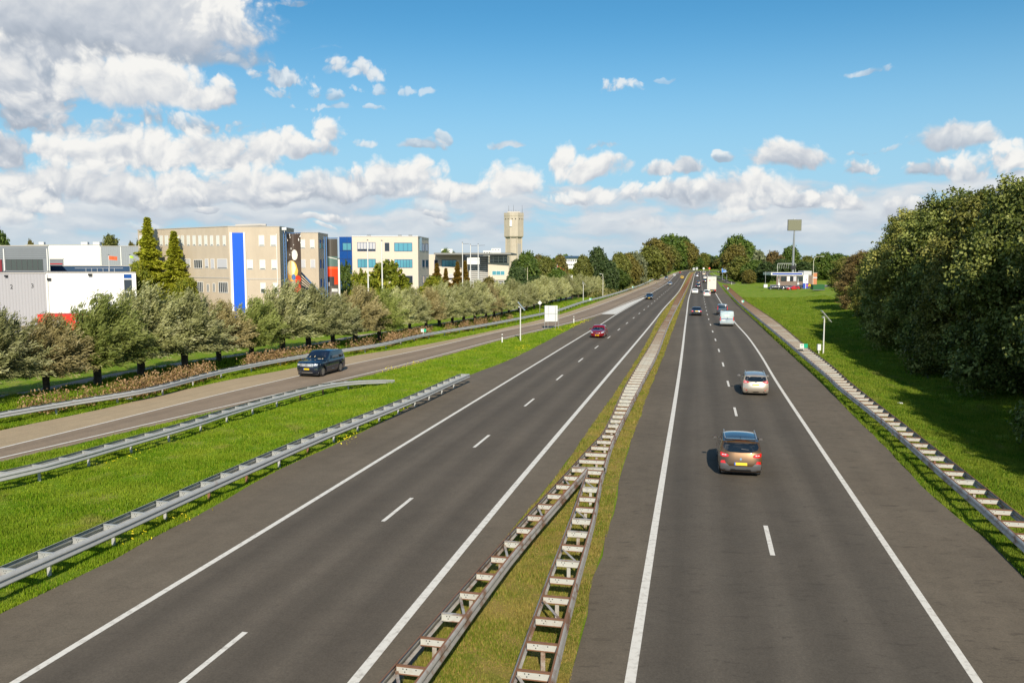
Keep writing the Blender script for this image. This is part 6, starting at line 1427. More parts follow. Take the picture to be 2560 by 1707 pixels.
for k in range(16):
    t = rb.random(); zz = z0+hz*rb.uniform(.60,.97); i = min(int(t*8),7); p = P_[i].lerp(P_[i+1], t*8-i); mbd.box(p.x-.03,p.x+.05,p.y-.05,p.y-.03,zz,zz+rb.uniform(.08,.35))
mbd.obj('white_drops', dm, sheet)
mb = MB(); q = Vector((*A2(712,114),0))
for dx in (0,.32): mb.box(q.x+dx-.05,q.x+dx+.05,q.y-.05,q.y+.05,0,z1+.3)
for k in range(26): mb.tube((q.x,q.y,1+k*.48),(q.x+.32,q.y,1.25+k*.48),.03,n=5)
for i in range(8): mb.tube(P_[i]+Vector((0,.1,z1+.12)),P_[i+1]+Vector((0,.1,z1+.12)),.07,n=6); mb.tube(P_[i]+Vector((0,.1,z1+.0)),P_[i+1]+Vector((0,.1,z1+.12)),.03,n=5)
mb.obj('truss_post', mp, root)
mb = MB(); q2 = q+Vector((.3,-.6,0)); mb.box(q2.x-.3,q2.x+.3,q2.y-.15,q2.y+.1,z1+.45,z1+.8); mb.tube((q2.x,q2.y,z1+.1),(q2.x,q2.y,z1+.5),.03); mb.obj('floodlight', M_frw, root)
root, fc, z0, z1, P_, mp = banner(817, 845.5, 597, 760, 811, 120, '')
root['label'] = 'curved banner showing the front of a red lorry, right of the beige wing'
sheet = curved(P_, 0, 1, z0, z1, mat('banner_grey2', (0.10,0.09,0.08), .45), 'banner_sheet', root); zz = lambda y: ZAT(y, 120)
for t0, t1, a, b, m, nm, o in ((0,1,668,641,C_('lorry_window',(.12,.20,.18)),'lorry_window',.01),(0,1,712,667,C_('lorry_red',(.72,.07,.02)),'lorry_cab',.012),(0,1,672,669.5,C_('lorry_orange',(.9,.22,.05)),'lorry_highlight',.02),(0,.78,715,692,C_('lorry_grille',(.05,.05,.055)),'lorry_grille',.02),(0,.42,716,706,C_('lorry_plate',(.78,.76,.72)),'lorry_plate',.03),(.6,.98,730,722,C_('lorry_lamp',(.7,.7,.7)),'lorry_headlamp',.03),(0,1,742,730,C_('lorry_bumper',(.18,.16,.15)),'lorry_bumper',.03)):
    curved(P_, t0, t1, zz(a), zz(b), m, nm, sheet, o)
curved(P_, .0, .98, 0, 0, C_('lorry_edge',(.75,.72,.68)), 'windscreen_edge', sheet, .02, lambda t: (zz(643+6*t*t), zz(641+6*t*t)))
mb = MB(); q = Vector((*A2(813,120),0))
for dx in (0,.3): mb.box(q.x+dx-.06,q.x+dx+.06,q.y-.05,q.y+.05,0,z1+.3)
for i in range(8): mb.tube(P_[i]+Vector((0,.1,z1+.12)),P_[i+1]+Vector((0,.1,z1+.12)),.07,n=6)
mb.obj('truss_post', mp, root)
q = Vector((*A2(848,121),0)); MB().box(q.x-.14,q.x+.14,q.y-.1,q.y+.1,0,ZAT(648,121)).obj('white_post', M_frw, root)
# slatted sloping canopy between the banners
root = empty('slatted_canopy'); tag(root, 'dark slatted canopy sloping down to the right between the two banners', 'canopy')
mb = MB(); 
for k in range(9):
    a = Vector(AT(756,117.5,0)); b = Vector(AT(809,119.5,0)); a.z = ZAT(684+k*7.5,117.5); b.z = ZAT(742+k*2.2,119.5)
    mb.tube(a, b, .07, n=6)
mb.obj('slats', M_black, root); a = Vector(AT(755,117.3,0)); b = Vector(AT(811,119.3,0)); a.z = ZAT(681,117.3); b.z = ZAT(741,119.3); MB().tube(a,b,.14,n=6).obj('edge_beam', mp, root)
a2 = Vector(AT(809,119,0)); MB().box(a2.x-.1,a2.x+.1,a2.y-.1,a2.y+.1,0,ZAT(742,119)).obj('post', M_alu, root)
# --- cream office with blue glass corner
b3 = empty('cream_office'); tag(b3, 'cream rendered office block with a dark blue glass corner and cyan windows', 'office building')
e0, e1, e2, e3 = A2(850,165), A2(881.5,165), A2(1045.8,166), A2(1072.6,180); H3 = ZAT(591.8,165.5)
prism([e1,e2,e3,(e3[0]-10,e3[1]+3),(e1[0],e1[1]+14)], 0, H3, W_cream, 'wall', b3); prism([e0,(e1[0]-.02,e1[1]),(e1[0]-.02,e1[1]+12),(e0[0],e0[1]+12)], 0, H3-.05, M_blueg, 'glass_corner', b3)
J0 = Face(e0,e1); J1 = Face(e1,e2); J2 = Face(e2,e3)
for fc in (J1,J2): MB().box(0,fc.L,-0.08,0.25,H3,H3+0.15,0,fc.M()).obj('coping', M_frw, b3)
for y0, y1 in ((607,626),(649,672),(689,708),(731,750)): window(J0, 858, 880, y0, y1, b3, M_cyan if y0 < 620 else M_blueg, M_frb, 1, 0)
slab(J0, 850, 881, 626.2, 627, M_frb, 'joint', b3, .05); slab(J0, 850, 881, 646.5, 647.3, M_frb, 'joint', b3, .05); slab(J0, 869, 869.8, 592, 748, M_frb, 'joint', b3, .05)
for x0, x1, y0, y1, pn, mu, sh_ in ((894.5,940,606,628,M_win,5,.78),(963,974.5,607,628,M_win,0,0),(986.5,1031.5,607,628.5,M_cyan,3,0),(894.5,940,647.5,669,M_cyan,4,0),(963,974.5,648,669,M_win,0,0),(986.5,1031.5,648.5,669.5,M_cyan,5,0),(1000,1031.5,689.5,710.5,M_win,1,0),(894.5,940,731,752,M_win,4,0),(986.5,1031.5,730,752,M_win,4,0)):
    window(J1, x0, x1, y0, y1, b3, pn, M_frb, mu, sh_, M_shut)
for x0, x1 in ((1056,1061.5),(1064.5,1070.5)):
    for y0, y1 in ((609,628),(650,668),(690,708)): window(J2, x0, x1, y0, y1, b3, M_win, M_frb, 0, 0)
slab(J2, 1050, 1055, 594, 627, M_cyan, 'stair_glazing', b3, .05)
for x in (924,1001,1027): q = A2(x,170); MB().box(q[0]-.35,q[0]+.35,q[1]-.3,q[1]+.3,H3,H3+.45).obj('roof_vent', M_greytrim, b3)
# --- building with louvres and oversailing roof
b4 = empty('louvre_building'); tag(b4, 'low cream building with wide grey oversailing roof and white sun louvres', 'office building')
k0, k1, k2, k3, k4 = A2(1072.7,195), A2(1154,195), A2(1154,196), A2(1221,196), A2(1272,193)
prism([k0,k1,(k1[0],k1[1]+16),(k0[0],k0[1]+16)], 0, ZAT(636,195), W_cream, 'wall', b4); N0 = Face(k0,k1)
window(N0, 1086, 1094.5, 650, 676, b4, M_win, M_frb, 0, 0); window(N0, 1104.5, 1141.5, 650, 667, b4, M_cyan, M_frb, 3, 0); window(N0, 1121, 1133, 684, 700, b4, M_win, M_frw, 0, .7, M_shut); window(N0, 1082, 1100, 690, 706, b4, M_win, M_frb, 2, 0)
prism([k2,k3,(k3[0],k3[1]+14),(k2[0],k2[1]+14)], 0, ZAT(639,195), M_win, 'glass_hall', b4); N1 = Face(k2,k3)
mb = MB()
for y in range(643,722,5): zz_ = N1.z(2,y); mb.box(N1.L*.28,N1.L,-.35,-.05,zz_-.12,zz_+.10,0,N1.M())
mb.box(N1.L*.28,N1.L*.28+.15,-.3,0,0,N1.z(2,641),0,N1.M()).box(N1.L-.15,N1.L,-.3,0,0,N1.z(2,641),0,N1.M()); mb.obj('louvres', M_frw, b4)
prism([(k3[0]+.02,k3[1]-3),k4,(k4[0],k4[1]+17),(k3[0]+.02,k3[1]+17)], ZAT(700,193), ZAT(657,193), W_cream, 'cream_volume', b4); N2 = Face((k3[0]+.02,k3[1]-3),k4)
window(N2, 1230, 1262, 677, 688, b4, M_cyan, M_frw, 2, 0)
prism([(k3[0]+.4,k3[1]-2.4),(k4[0]-.3,k4[1]+.4),(k4[0]-.3,k4[1]+16),(k3[0]+.4,k3[1]+16)], 0, ZAT(638,193), M_win, 'glass_core', b4)
mb = MB()
for y0, y1 in ((641,656),(703,722)):
    for y in range(y0,y1,4): zz_ = ZAT(y,193); mb.box(0,N2.L,-.1,.05,zz_-.06,zz_+.06,0,N2.M())
    for t in (0,.25,.5,.75,1): mb.box(N2.L*t-.07,N2.L*t+.07,-.12,-.1,ZAT(y1,193),ZAT(y0-1,193),0,N2.M())
mb.obj('white_grid', M_frw, b4)
r0, r1 = A2(1085,191), A2(1277,189); MB().add([(r0[0],r0[1],ZAT(636.5,190)),(r1[0],r1[1],ZAT(636.5,190)),(r1[0]+1.5,r1[1]+24,ZAT(636.5,190)),(r0[0],r0[1]+24,ZAT(636.5,190)),(r0[0],r0[1],ZAT(632,190)),(r1[0],r1[1],ZAT(632,190)),(r1[0]+1.5,r1[1]+24,ZAT(632,190)),(r0[0],r0[1]+24,ZAT(632,190))],[(0,3,2,1),(4,5,6,7),(0,1,5,4),(1,2,6,5),(2,3,7,6),(3,0,4,7)]).obj('roof', mat('grey_roof_edge',(0.22,0.22,0.21),.6), b4)
# --- warehouses on the left
def simple_building(name, label, px0, px1, Y, ytop, m, depth=20, z0=0, cat='warehouse', Y1=None, roofcol=None, side=None):
    root = empty(name); tag(root, label, cat); a, b = A2(px0,Y), A2(px1,Y1 or Y); h = ZAT(ytop,Y)
    sx = side if side is not None else b[0]/b[1]*depth*(1.03 if b[0] < 0 else .97); prism([a,b,(b[0]+sx,b[1]+depth),(a[0]+a[0]/a[1]*depth*.97,a[1]+depth)], z0, h, m, 'wall', root, roofcol); fc = Face(a,b); MB().box(0,fc.L,-0.07,0.2,h,h+0.14,0,fc.M()).obj('coping', M_parapet, root); return root, fc, h
root, fc, h = simple_building('white_hall', 'white corrugated hall with blue top pane and tall dark window strip at its right end', 117, 340.5, 118, 682.5, W_white, 24)
window(fc, 309.5, 331.6, 684.5, 697, root, M_blueg, M_frw, 0, 0); window(fc, 309.5, 331.6, 698, 729.5, root, M_win, M_frw, 0, 0); window(fc, 309.5, 331.6, 730, 761, root, M_win, M_frw, 0, 0)
slab(fc, 117, 121.5, 686, 800, M_frw, 'downpipe', root, .25)
for x, y in ((228,687),(125,698)): u = fc.u(x); MB().box(u-.25,u+.25,-.3,0,fc.z(u,y)-.15,fc.z(u,y)+.15,0,fc.M()).obj('wall_lamp', M_black, root)
for k in range(6): u = fc.L*(.25+.05*k); MB().tube(fc.M()@Vector((u*1.3,3,h)), fc.M()@Vector((u*1.3,3,h+.7)), .04).obj('roof_rail_post', M_alu, root)
MB().tube(fc.M()@Vector((fc.L*.2,3,h+.65)), fc.M()@Vector((fc.L*.75,3,h+.65)), .04).obj('roof_rail', M_alu, root)
root, fc, h = simple_building('grey_lilac_hall', 'lilac-grey corrugated hall with black dock numbers, cut by the left edge', -60, 116.5, 118, 683.6, W_lilac, 24)
for tx, x, y in (('2',28.5,717.5),('3',81,715)):
    u = fc.u(x); z = fc.z(u,y); text_obj(tx, .85, M_black, 'dock_number', root, fc.M(u, z)@Matrix.Translation((0,-.03,0))@Matrix.Rotation(R(90),4,'X'), .01)
u = fc.u(18); MB().box(u-.2,u+.2,-.3,0,fc.z(u,690)-.12,fc.z(u,690)+.12,0,fc.M()).obj('wall_lamp', M_black, root)
root, fc, h = simple_building('steel_office', 'grey panelled office with a band of seven tinted windows above the lilac hall', -60, 125, 150, 615.5, W_steel, 18, cat='office building')
for k in range(7): x = 17+13.3*k; window(fc, x, x+13.0, 648, 676, root, mat('tinted_glass',(0.07,0.085,0.08),.15) if k == 0 else bpy.data.materials['tinted_glass'], M_greytrim, 0, 0, fw=.05)
for x in (13,121): slab(fc, x, x+2.6, 622, 677, M_frw, 'white_pipe', root, .2)
for k in range(5): slab(fc, -40, 124, 623+k*5.2, 623.5+k*5.2, M_greytrim, 'panel_joint', root, .03)
o = slab(fc, -30, 8.2, 649, 683, mat('dark_red_sign',(0.22,0.02,0.03),.5), 'red_sign', root, .25); slab(fc, -4, 2.5, 653, 654.6, M_frw, 'sign_stroke', root, .27); slab(fc, 0.5, 2.3, 654.6, 668, M_frw, 'sign_stroke', root, .27)
root, fc, h = simple_building('white_warehouse', 'large plain white warehouse with small roof vents', 66, 252, 225, 613, W_plain, 30)
for x, w_ in ((107,3),(214,4),(244,4)): q = A2(x,228); MB().box(q[0]-w_/9*2,q[0]+w_/9*2,q[1],q[1]+1,h,h+.9).obj('roof_vent', M_frw, root)
root, fc, h = simple_building('grey_warehouse', 'grey ribbed warehouse right of the plain white one', 252.3, 349, 224, 616, W_grey, 28)
for x in (254,304): slab(fc, x, x+2.4, 617, 664, M_frw, 'downpipe', root, .25)
root, fc, h = simple_building('navy_hall', 'low hall with a long navy blue fascia behind the white hall', 127, 326, 165, 665.5, W_navy, 30, cat='hall')
root, fc, h = simple_building('small_grey_block', 'small dark block with red line in front of the white warehouse', 126, 161, 180, 648.5, W_steel, 8, cat='hall'); slab(fc, 127, 158, 658.5, 661, C_('red_line',(.45,.02,.03)), 'red_line', root, .05)
# red lorry trailer behind the willows
q = G(92,846); q1 = G(322,838); root = empty('red_trailer'); tag(root, 'red trailer with white lettering blocks parked behind the left willows', 'trailer'); Yq = 92
fc = Face(A2(90,Yq),A2(324,Yq)); zt_ = ZAT(786,Yq); M_rr = C_('trailer_red',(.62,.03,.015)); MB().box(0,fc.L,0,2.5,.9,zt_,0,fc.M()).obj('box', M_rr, root)
for u0, u1, z0_, z1_ in ((1.5,2.6,1.9,2.7),(4.2,6.4,2.5,2.8),(5.0,5.9,1.7,2.2),(7.4,8.2,1.9,2.3)): MB().box(u0,u1,-.02,-.001,z0_,z1_,0,fc.M()).obj('white_block', M_white, root)
for u in (1.2,2.4,9.4): MB().tube(fc.M()@Vector((u,-.05,.5)), fc.M()@Vector((u,.3,.5)), .5, n=16).obj('wheel', M_tyre, root)
MB().box(.3,fc.L-.3,.4,2.2,.6,.9,0,fc.M()).obj('chassis', M_black, root)
q = A2(346,118); root = empty('red_flag_sign', (q[0],q[1],0)); tag(root, 'red rounded sign at the right corner of the white hall', 'sign'); MB().box(-.3,.4,-.1,.1,ZAT(760,118),ZAT(743,118)).obj('panel', M_rr, root); MB().tube((-.3,0,0),(-.3,0,ZAT(742,118)),.05).obj('post', M_alu, root)
# --- water tower
def ngon(c, r, n, z, rot=0): return [(c[0]+r*math.cos(2*math.pi*i/n+rot), c[1]+r*math.sin(2*math.pi*i/n+rot), z) for i in range(n)]
YT = 400; ct = AT(1284.5,YT,20); wt = empty('water_tower', (ct.x, YT, 0)); tag(wt, 'tall octagonal concrete water tower with wider tank and roof antennas', 'water tower')
def loft(rings, m, nm, parent, smooth=False):
    mb = MB(); k = len(rings[0])
    for r in rings: mb.v += r
    for j in range(len(rings)-1):
        for i in range(k): mb.f.append((j*k+i, j*k+(i+1)%k, (j+1)*k+(i+1)%k, (j+1)*k+i)); mb.m.append(0)
    mb.f.append(tuple(range((len(rings)-1)*k, len(rings)*k))); mb.m.append(0); return mb.obj(nm, m, parent, smooth)
o8 = math.pi/8; zt1 = ZAT(533,YT); zt0 = ZAT(593,YT); rt = 24.8/FPX*YT*1.04; rs = 19.5/FPX*YT*1.04
loft([ngon((0,0),rt*.97,8,zt0,o8),ngon((0,0),rt,8,zt0+.4,o8),ngon((0,0),rt,8,zt1-1.6,o8),ngon((0,0),rt*1.02,8,zt1-1.5,o8),ngon((0,0),rt*1.02,8,zt1,o8)], W_tower, 'tank', wt)
loft([ngon((0,0),rs*1.06,8,0,o8),ngon((0,0),rs*.97,8,zt0-4,o8),ngon((0,0),rs*1.0,8,zt0-.05,o8)], W_tower, 'shaft', wt)
for i in range(8):
    a = math.pi/4*i-math.pi/2; Mx = Matrix.Rotation(a+math.pi/2,4,'Z'); 
    MB().box(-rs*.30,rs*.30,-rs*.955,-rs*.90,3,zt0-3.2,0,Mx).obj('recess_panel', W_tower_shade if i in (1,2,3) else W_tower, wt)  # right-hand panels painted greyer, as the tower's shaded side
    MB().box(rs*.36,rs*.46,-rs*1.0,-rs*.9,0,zt0-.1,0,Mx).obj('rib', W_tower, wt); MB().box(-rs*.46,-rs*.36,-rs*1.0,-rs*.9,0,zt0-.1,0,Mx).obj('rib', W_tower, wt)
    for xx in (-.2,.12): MB().box(rt*xx,rt*(xx+.09),-rt*.94,-rt*.91,zt1-3.2,zt1-2.7,0,Mx).obj('vent_slot', M_dark, wt)
MB().box(-2.0,-.9,-rt*1.0,-rt*.9,zt1-6.5,zt1-3.5).obj('white_mark', M_frw, wt)
for x, h_ in ((-2.4,3.6),(-.1,3.9),(4.0,3.8),(-1.2,1.4),(1.0,1.6),(2.4,1.2)): MB().tube((x,0,zt1),(x,0,zt1+h_),.10,.04,6).obj('antenna', M_greytrim, wt)
MB().box(-3,3,-2,2,zt1,zt1+.7).obj('roof_hut', M_parapet, wt)
# --- far buildings
root, fc, h = simple_building('dark_roofed_office', 'white office with dark blue roof band and two rows of windows between the trees', 1405, 1447, 330, 641, W_plain, 20, cat='office building')
slab(fc, 1403, 1449, 640, 645, W_navy, 'roof_band', root, .8)
for y0, y1 in ((649.5,653.5),(660,664)):
    for k in range(6): x = 1414+k*4.6; window(fc, x, x+3, y0, y1, root, M_win, M_greytrim, 0, 0, fw=.1)
for nm, lb, a, b, Y, y in (('white_tower_block','distant white flats above the oversailing roof, left of the flagpoles',1104,1131,520,623),('white_flats','distant white flats with stepped top beside the water tower, left part',1208,1228,560,627),('white_flats','distant white flats with stepped top beside the water tower, taller right part',1229,1252,560,621)):
    root, fc, h = simple_building(nm, lb, a, b, Y, y, W_plain, 15, cat='flats')
    for k in range(3): slab(fc, a+2+k*(b-a)/3.2, a+5+k*(b-a)/3.2, y+3, y+5, M_win, 'window', root, .05)
root, fc, h = simple_building('white_shed', 'low white shed behind the willows left of the Dutch flag', 1346, 1389, 270, 685.5, W_plain, 12, cat='shed'); window(fc, 1358, 1362, 691, 703, root, M_shut, M_shut, 0, 0)
root, fc, h = simple_building('white_caravan', 'white caravan-like box with rounded look right of the Dutch flag', 1405, 1432, 280, 688.5, W_plain, 4, cat='caravan'); window(fc, 1410, 1414, 692, 697, root, M_win, M_greytrim, 0, 0); window(fc, 1417, 1425, 691.5, 694.5, root, M_win, M_greytrim, 0, 0)
# --- flagpoles, flags
def pole(px, Y, ytop, label, r=.07, m=None, group='white flagpoles', arm=False, nm='flagpole', z0=0):
    q = AT(px,Y,0); h = ZAT(ytop,Y); root = empty(nm, (q.x, Y, z0)); tag(root, label, 'flagpole', group); MB().tube((0,0,0),(0,0,h-z0),r*1.2,r*.7,10).obj('shaft', m or M_frw, root, True)
    MB().box(-.09,.09,-.09,.09,h-z0,h-z0+.12).obj('cap', M_greytrim, root)
    if arm: MB().tube((0,0,h-z0-.2),(1.2,0,h-z0-.15),.03,n=6).obj('arm', M_greytrim, root)
    return root, h
pole(922.5,112,601.5,'left of the two tall white flagpoles before the cream office', r=.10); pole(957.5,112,602.5,'right of the two tall white flagpoles before the cream office', r=.10)
for x, y, lb in ((1157,607,'leftmost of the three flagpoles before the louvred building'),(1177,612,'middle one of the three flagpoles before the louvred building'),(1196,611,'rightmost of the three flagpoles before the louvred building')): pole(x,148,y,lb,r=.09,arm=True)
for i, x in enumerate((1306,1312.5,1318.5)): pole(x,195,(673,672,669)[i],'short pale pole, %s from the left of three before the dark trees' % ORD[i], r=.07, m=mat('pale_wood',(0.62,0.56,0.40),.6) if i == 0 else bpy.data.materials['pale_wood'], group='short pale poles')
Yb = 152; root = empty('white_board', (AT(1183,Yb,0).x, Yb, 0)); tag(root, 'blank white board on posts among the three flagpoles', 'sign board'); a, b = A2(1168,Yb)[0]-root.location.x, A2(1199,Yb)[0]-root.location.x
MB().box(a,b,-.1,.1,ZAT(661,Yb),ZAT(644,Yb)).obj('panel', M_white, root)
for x in (a+.1,b-.1): MB().tube((x,.15,0),(x,.15,ZAT(645,Yb)),.06,n=8).obj('post', M_alu, root)
r_, h = pole(1392.6,240,661.4,'white pole carrying the red-white-blue flag', r=.06)
def flag(px0, px1, Y, y0, y1, droop, cols, label, nm='flag', parentless=True):
    a = AT(px0,Y,0); b = AT(px1,Y,0); n = 10; root = empty(nm, (a.x, Y, 0)); tag(root, label, 'flag'); z1, z0 = ZAT(y0,Y), ZAT(y1,Y); H_ = (z1-z0)*.62
    for k, (c, nmk) in enumerate(cols):
        mb = MB(); prev = None
        for i in range(n+1):
            t = i/n; x = (b.x-a.x)*t; y = .12*math.sin(t*7+k*.3)*t; zt_ = z1-(z1-z0-H_)*t**1.1*droop; q0 = (x,y,zt_-H_*(k+1)/len(cols)); q1 = (x,y,zt_-H_*k/len(cols))
            if prev: mb.add([prev[0],q0,q1,prev[1]],[(0,1,2,3)])
            prev = (q0,q1)
        mb.obj(nmk, c, root)
    return root
fR, fW, fB = C_('flag_red',(.65,.03,.04)), C_('flag_white',(.8,.8,.8)), C_('flag_blue',(.02,.08,.42))
flag(1393.3,1409,240,664.5,686,1.0,[(fR,'red_stripe'),(fW,'white_stripe'),(fB,'blue_stripe')],'Dutch red-white-blue flag blowing to the right')
pole(1387.5,242,668,'pale pole left of the Dutch flag', r=.05, group='poles by the Dutch flag'); flag(1388,1392,242,669,681,.5,[(fW,'cloth')],'small white flag left of the Dutch flag'); 
pole(278.5,140,638,'pole of the orange-red flag in front of the grey warehouse', r=.05, group='poles on the left'); flag(279,299,140,640,655,.3,[(C_('flag_orange',(.85,.12,.03)),'cloth')],'orange-red flag flying before the grey warehouse')
pole(331,130,638,'pole of the lime green flag beside the tall conifer', r=.05, group='poles on the left'); flag(331.5,340,130,639,648,.5,[(C_('flag_lime',(.45,.75,.05)),'cloth')],'lime green flag beside the tall conifer')
# --- street lamps
def lamp(px, Y, ytop, xarm, label, z0=0, ybase=None):
    q = AT(px,Y,0); h = ZAT(ytop,Y)-z0; root = empty('street_lamp', (q.x, Y, z0)); tag(root, label, 'street lamp', 'street lamps'); dx = AT(xarm,Y,0).x-q.x
    MB().path([(0,0,0),(0,0,h*.85),(dx*.10,0,h*.95),(dx*.3,0,h*.99),(dx*.7,0,h)], [.11,.08,.07,.06,.05], 8).obj('pole', mat('lamp_pole_cream',(0.55,0.52,0.42),.5) if 'lamp_pole_cream' not in bpy.data.materials else bpy.data.materials['lamp_pole_cream'], root, True)
    MB().box(min(dx*.7,dx*1.05),max(dx*.7,dx*1.05),-.14,.14,h-.08,h+.08).obj('lamp_head', M_alu, root)
lamp(1507,215,684.6,1499,'street lamp with short arm above the end of the willow row'); lamp(2031.5,262,641,2056,'tall curved street lamp at the right end of the filling station',z0=1.2)
lamp(1290,165,714,1283,'lamp head just above the willows before the louvred building')
# --- pylon sign, filling station
YP = 330; q = AT(1981,YP,0); root = empty('pylon_sign', (q.x,YP,0)); tag(root, 'very tall pylon with a blank olive-grey square sign, seen from behind', 'pylon sign')
hp = ZAT(550,YP); MB().path([(0,0,.3),(0,0,ZAT(618,YP)),(0.05,0,ZAT(590,YP)),(0.12,0,ZAT(574,YP))],[.50,.42,.30,.24],14).obj('mast', mat('mast_grey',(0.22,0.24,0.25),.5), root, True)
MB().box(-2.5,2.65,-.35,.35,ZAT(576,YP),hp).obj('panel', mat('olive_panel',(0.17,0.17,0.11),.6), root); MB().box(-2.6,2.75,-.30,.30,ZAT(577,YP),hp+.12).obj('panel_frame', M_greytrim, root); MB().box(-.25,.25,-.2,.2,hp+.12,hp+.5).obj('top_box', M_alu, root)
MB().box(-.9,.9,-.8,.8,ZAT(673,YP),ZAT(664,YP)).obj('base_box', M_black, root)
YS = 285; zs_ = 0.0; stn = empty('station_canopy'); tag(stn, 'white filling station canopy with a blue band on white columns', 'canopy'); fc = Face(A2(1928,YS),A2(2028,YS))
zc1, zc0 = ZAT(681.5,YS), ZAT(688,YS); MB().box(0,fc.L,0,9,zc0,zc1,0,fc.M()).obj('roof', M_frw, stn); MB().box(.4,fc.L*.78,-.03,-.001,zc0+.2,zc0+.72,0,fc.M()).obj('blue_band', mat('canopy_blue',(0.02,0.06,0.35),.4), stn)
MB().box(fc.L*.80,fc.L,-.5,5,zc0+.05,zc1+.55,0,fc.M()).obj('white_block', M_shut, stn)
for x in (1952.5,2001): u = fc.u(x); MB().box(u-.12,u+.12,2,2.25,zs_,zc0,0,fc.M()).obj('column', M_alu, stn); MB().box(u-.35,u+.3,1.6,2.0,zs_-.3,zs_+1.9,0,fc.M()).obj('fuel_pump', M_frw, stn)
root, fcs, h = simple_building('station_shop', 'orange-brown station shop with grey entrance column under the canopy', 1942, 2040, 305, 690.5, W_shop, 8, cat='shop', z0=.5)
for a, b, m in ((1953,1966,M_win),(1968,1975,M_frw),(1975,1983,M_win),(1984,1991,M_shut),(1993,2008,M_win)): slab(fcs, a, b, 691, 703, m, 'shop_front', root, .15)
q = AT(2023.5,275,0); root = empty('price_totem', (q.x,279,.9)); tag(root, 'white and blue price totem at the right end of the canopy', 'sign totem'); MB().box(-.85,.85,-.25,.25,2.0-.9,ZAT(688,275)-.9).obj('white_panel', M_white, root); MB().box(-.85,.85,-.26,.24,-.6,1.1).obj('blue_base', C_('totem_blue',(.02,.07,.42)), root)
MB().box(.3,.62,-.28,-.26,.0,.8).obj('red_mark', C_('totem_red',(.55,.04,.15)), root); MB().box(.0,.3,-.28,-.26,2.0,2.6).obj('dark_mark', M_black, root); MB().box(-.05,.12,-.3,.3,-.9,3.6).obj('post', M_frw, root)
root, fco, h = simple_building('orange_kiosk', 'small orange building right of the price totem', 2032, 2043, 290, 682.5, W_orange, 4, cat='kiosk', z0=.5); slab(fco, 2032, 2043, 692.5, 696, M_shut, 'grey_band', root, .05)
q = AT(1903.5,262,0); root = empty('white_cabinet', (q.x,258,1.2)); tag(root, 'white roadside cabinet with a thin mast on the grass left of the station', 'cabinet'); MB().box(-.55,.55,-.3,.3,0,1.0).obj('box', M_white, root); MB().tube((0,.2,0),(0,.2,ZAT(679,258)-1.2),.05,n=6).obj('mast', M_alu, root)
q = AT(2044,240,0); root = empty('green_container', (q.x,240,0)); tag(root, 'dark green container under the edge of the oak wood', 'container'); MB().box(-1.4,1.9,-.2,2,ZAT(724,240),ZAT(711.5,240)).obj('box', C_('container_green',(.01,.09,.02)), root); MB().box(-1.5,2.0,-.3,-.2,ZAT(725.5,240),ZAT(723.5,240)).obj('base_frame', M_greytrim, root)
# cars at the pumps
def parked(px, Y, kind, paint, name, label, rz, z=1.13):
    s = dict(PRE[kind]); p = AT(px,Y,1); root = empty(name,(p.x,Y,z),rz); tag(root,label,'car',None,); me,bvh,yf_,yr_,R_w = body_mesh(s); me.materials.append(paint); link('body',me,root); w = s['W']/2; L = s['L']
    for x,y,sd_ in ((-w*.985,yf_,-1),(w*.985,yf_,1),(-w*.985,yr_,-1),(w*.985,yr_,1)): wheel(root,x,y,R_w,.22,sd_)
    MB().box(-w*.86,w*.86,-L/2+.25,L/2-.3,.16,s['belt']*.78).obj('chassis',M_black,root)
    for f_ in ('left','right'): patch(bvh,[(.2*L,s['belt']+.04),(.06*L,s['H']*.9),(-.3*L,s['H']*.9),(-.36*L,s['belt']+.06)],f_,.007,M_glass,'side_window',root,cuts=1)
parked(1966,272,'hatch',P_blackc,'pump_car','black car parked by the left pump',R(85),z=.03); parked(1982,268,'hatch',P_redc,'pump_car_red','dark red car parked in the middle under the canopy',R(95),z=.03); parked(2011,292,'suv',P_yellow,'yellow_suv','yellow vehicle before the station shop',R(100),z=.03); parked(1936,274,'hatch',P_blackc,'verge_car','dark car at the left end of the canopy',R(80),z=.03); parked(1993,280,'hatch',P_navy,'blue_black_car','dark car near the right pump',R(88),z=.03)
# gantry behind the station
YG = 360; a, b = A2(1944,YG), A2(1989,YG); root = empty('sign_gantry'); tag(root, 'pale lattice sign gantry behind the filling station canopy', 'gantry'); mb = MB(); z1, z0 = ZAT(659,YG), ZAT(672,YG)
mb.tube((a[0],YG,z1),(b[0],YG,z1),.12,n=6)
for k in range(9): x = a[0]+(b[0]-a[0])*k/8; mb.tube((x,YG,z1),(x-.3,YG,z0),.06,n=5)
for x in (a[0],b[0]): mb.tube((x,YG,0),(x,YG,z1),.12,n=6)
mb.obj('lattice', mat('gantry_pale',(0.45,0.46,0.42),.5), root)
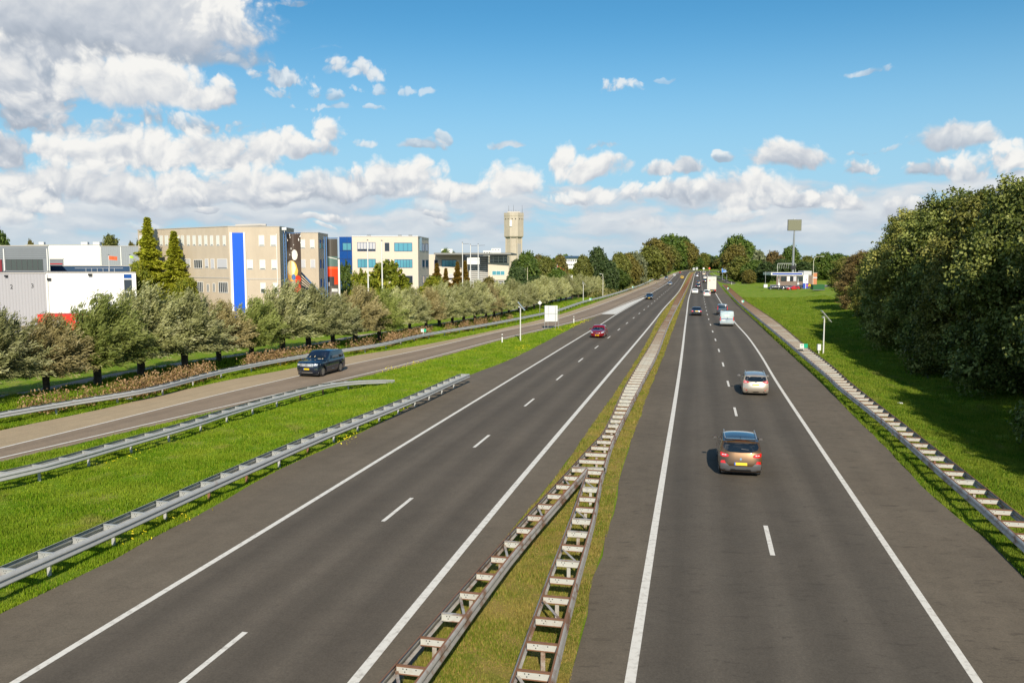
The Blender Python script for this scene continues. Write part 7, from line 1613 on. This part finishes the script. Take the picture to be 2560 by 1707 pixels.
# --- blue direction sign over the exit, its cars' guardrail, small signs
YB = 420; q = AT(1811.5,YB,0); root = empty('direction_sign', (q.x,YB,0)); tag(root, 'blue motorway direction sign with white lettering beside the exit lane', 'road sign'); wS = 15.0/FPX*YB; zb_, zt_ = ZAT(681,YB), ZAT(671.5,YB)
MB().box(-wS/2,wS/2,-.05,.05,zb_,zt_).obj('panel', C_('sign_blue',(.01,.17,.60)), root); MB().box(-wS/2-.06,wS/2+.06,-.03,.06,zb_-.06,zt_+.06).obj('white_border', M_white, root)
for x0, x1, z_ in ((-.2,1.2,1.45),(-.1,.9,.95),(-.9,1.1,.42)): MB().box(x0,x1,-.07,-.055,zb_+z_-.09,zb_+z_+.09).obj('lettering_line', M_white, root)
MB().add([(-1.15,-.07,zb_+1.1),(-.75,-.07,zb_+1.1),(-.95,-.07,zb_+1.5)],[(0,1,2)]).obj('arrow', M_white, root)
for x in (-1.1,1.1): MB().tube((x,.1,0),(x,.1,zt_),.08,n=8).obj('post', M_alu, root)
q = G(1349.5,781); root = empty('diamond_sign', q); tag(root, 'small white diamond sign on a thin post below the willows', 'road sign'); MB().tube((0,0,0),(0,0,1.6),.03,n=6).obj('post', M_alu, root); MB().box(-.28,.28,-.02,.02,-.28,.28,0,Matrix.Translation((0,-.05,1.75))@Matrix.Rotation(R(45),4,'Y')).obj('panel', M_white, root)
for px, Y, y0, c, lb in ((1759,760,668.5,M_white,'round white sign straight behind the bend'),(1773.5,770,668,C_('cone_red',(.75,.12,.05)),'red and white warning sign behind the bend')):
    q = AT(px,Y,0); root = empty('round_sign',(q.x,Y,0)); tag(root, lb, 'road sign'); MB().tube((0,0,0),(0,0,ZAT(y0,Y)),.1,n=6).obj('post', M_alu, root); MB().tube((0,-.1,ZAT(y0+3,Y)),(0,.05,ZAT(y0+3,Y)),.9,n=14).obj('disc', c, root)
# litter and a stone on the grass
for px, py, s_, lb in ((323,1000,.28,'white scrap of litter on the verge below the left guardrail'),(2251,1006,.16,'pale stone lying on the right grass slope'),(370,994,.10,'tiny white litter beside the slip road shoulder')):
    q = G(px,py,0); bm = bmesh.new(); bmesh.ops.create_icosphere(bm, subdivisions=2, radius=s_); rr = random.Random(px)
    for v in bm.verts: v.co *= rr.uniform(.75,1.2); v.co.z *= .35
    me = bpy.data.meshes.new('litter'); bm.to_mesh(me); bm.free(); me.materials.append(M_white); o = link('litter', me); o.location = (q.x,q.y,TZ(q.x,q.y)+.08); tag(o, lb, 'litter')
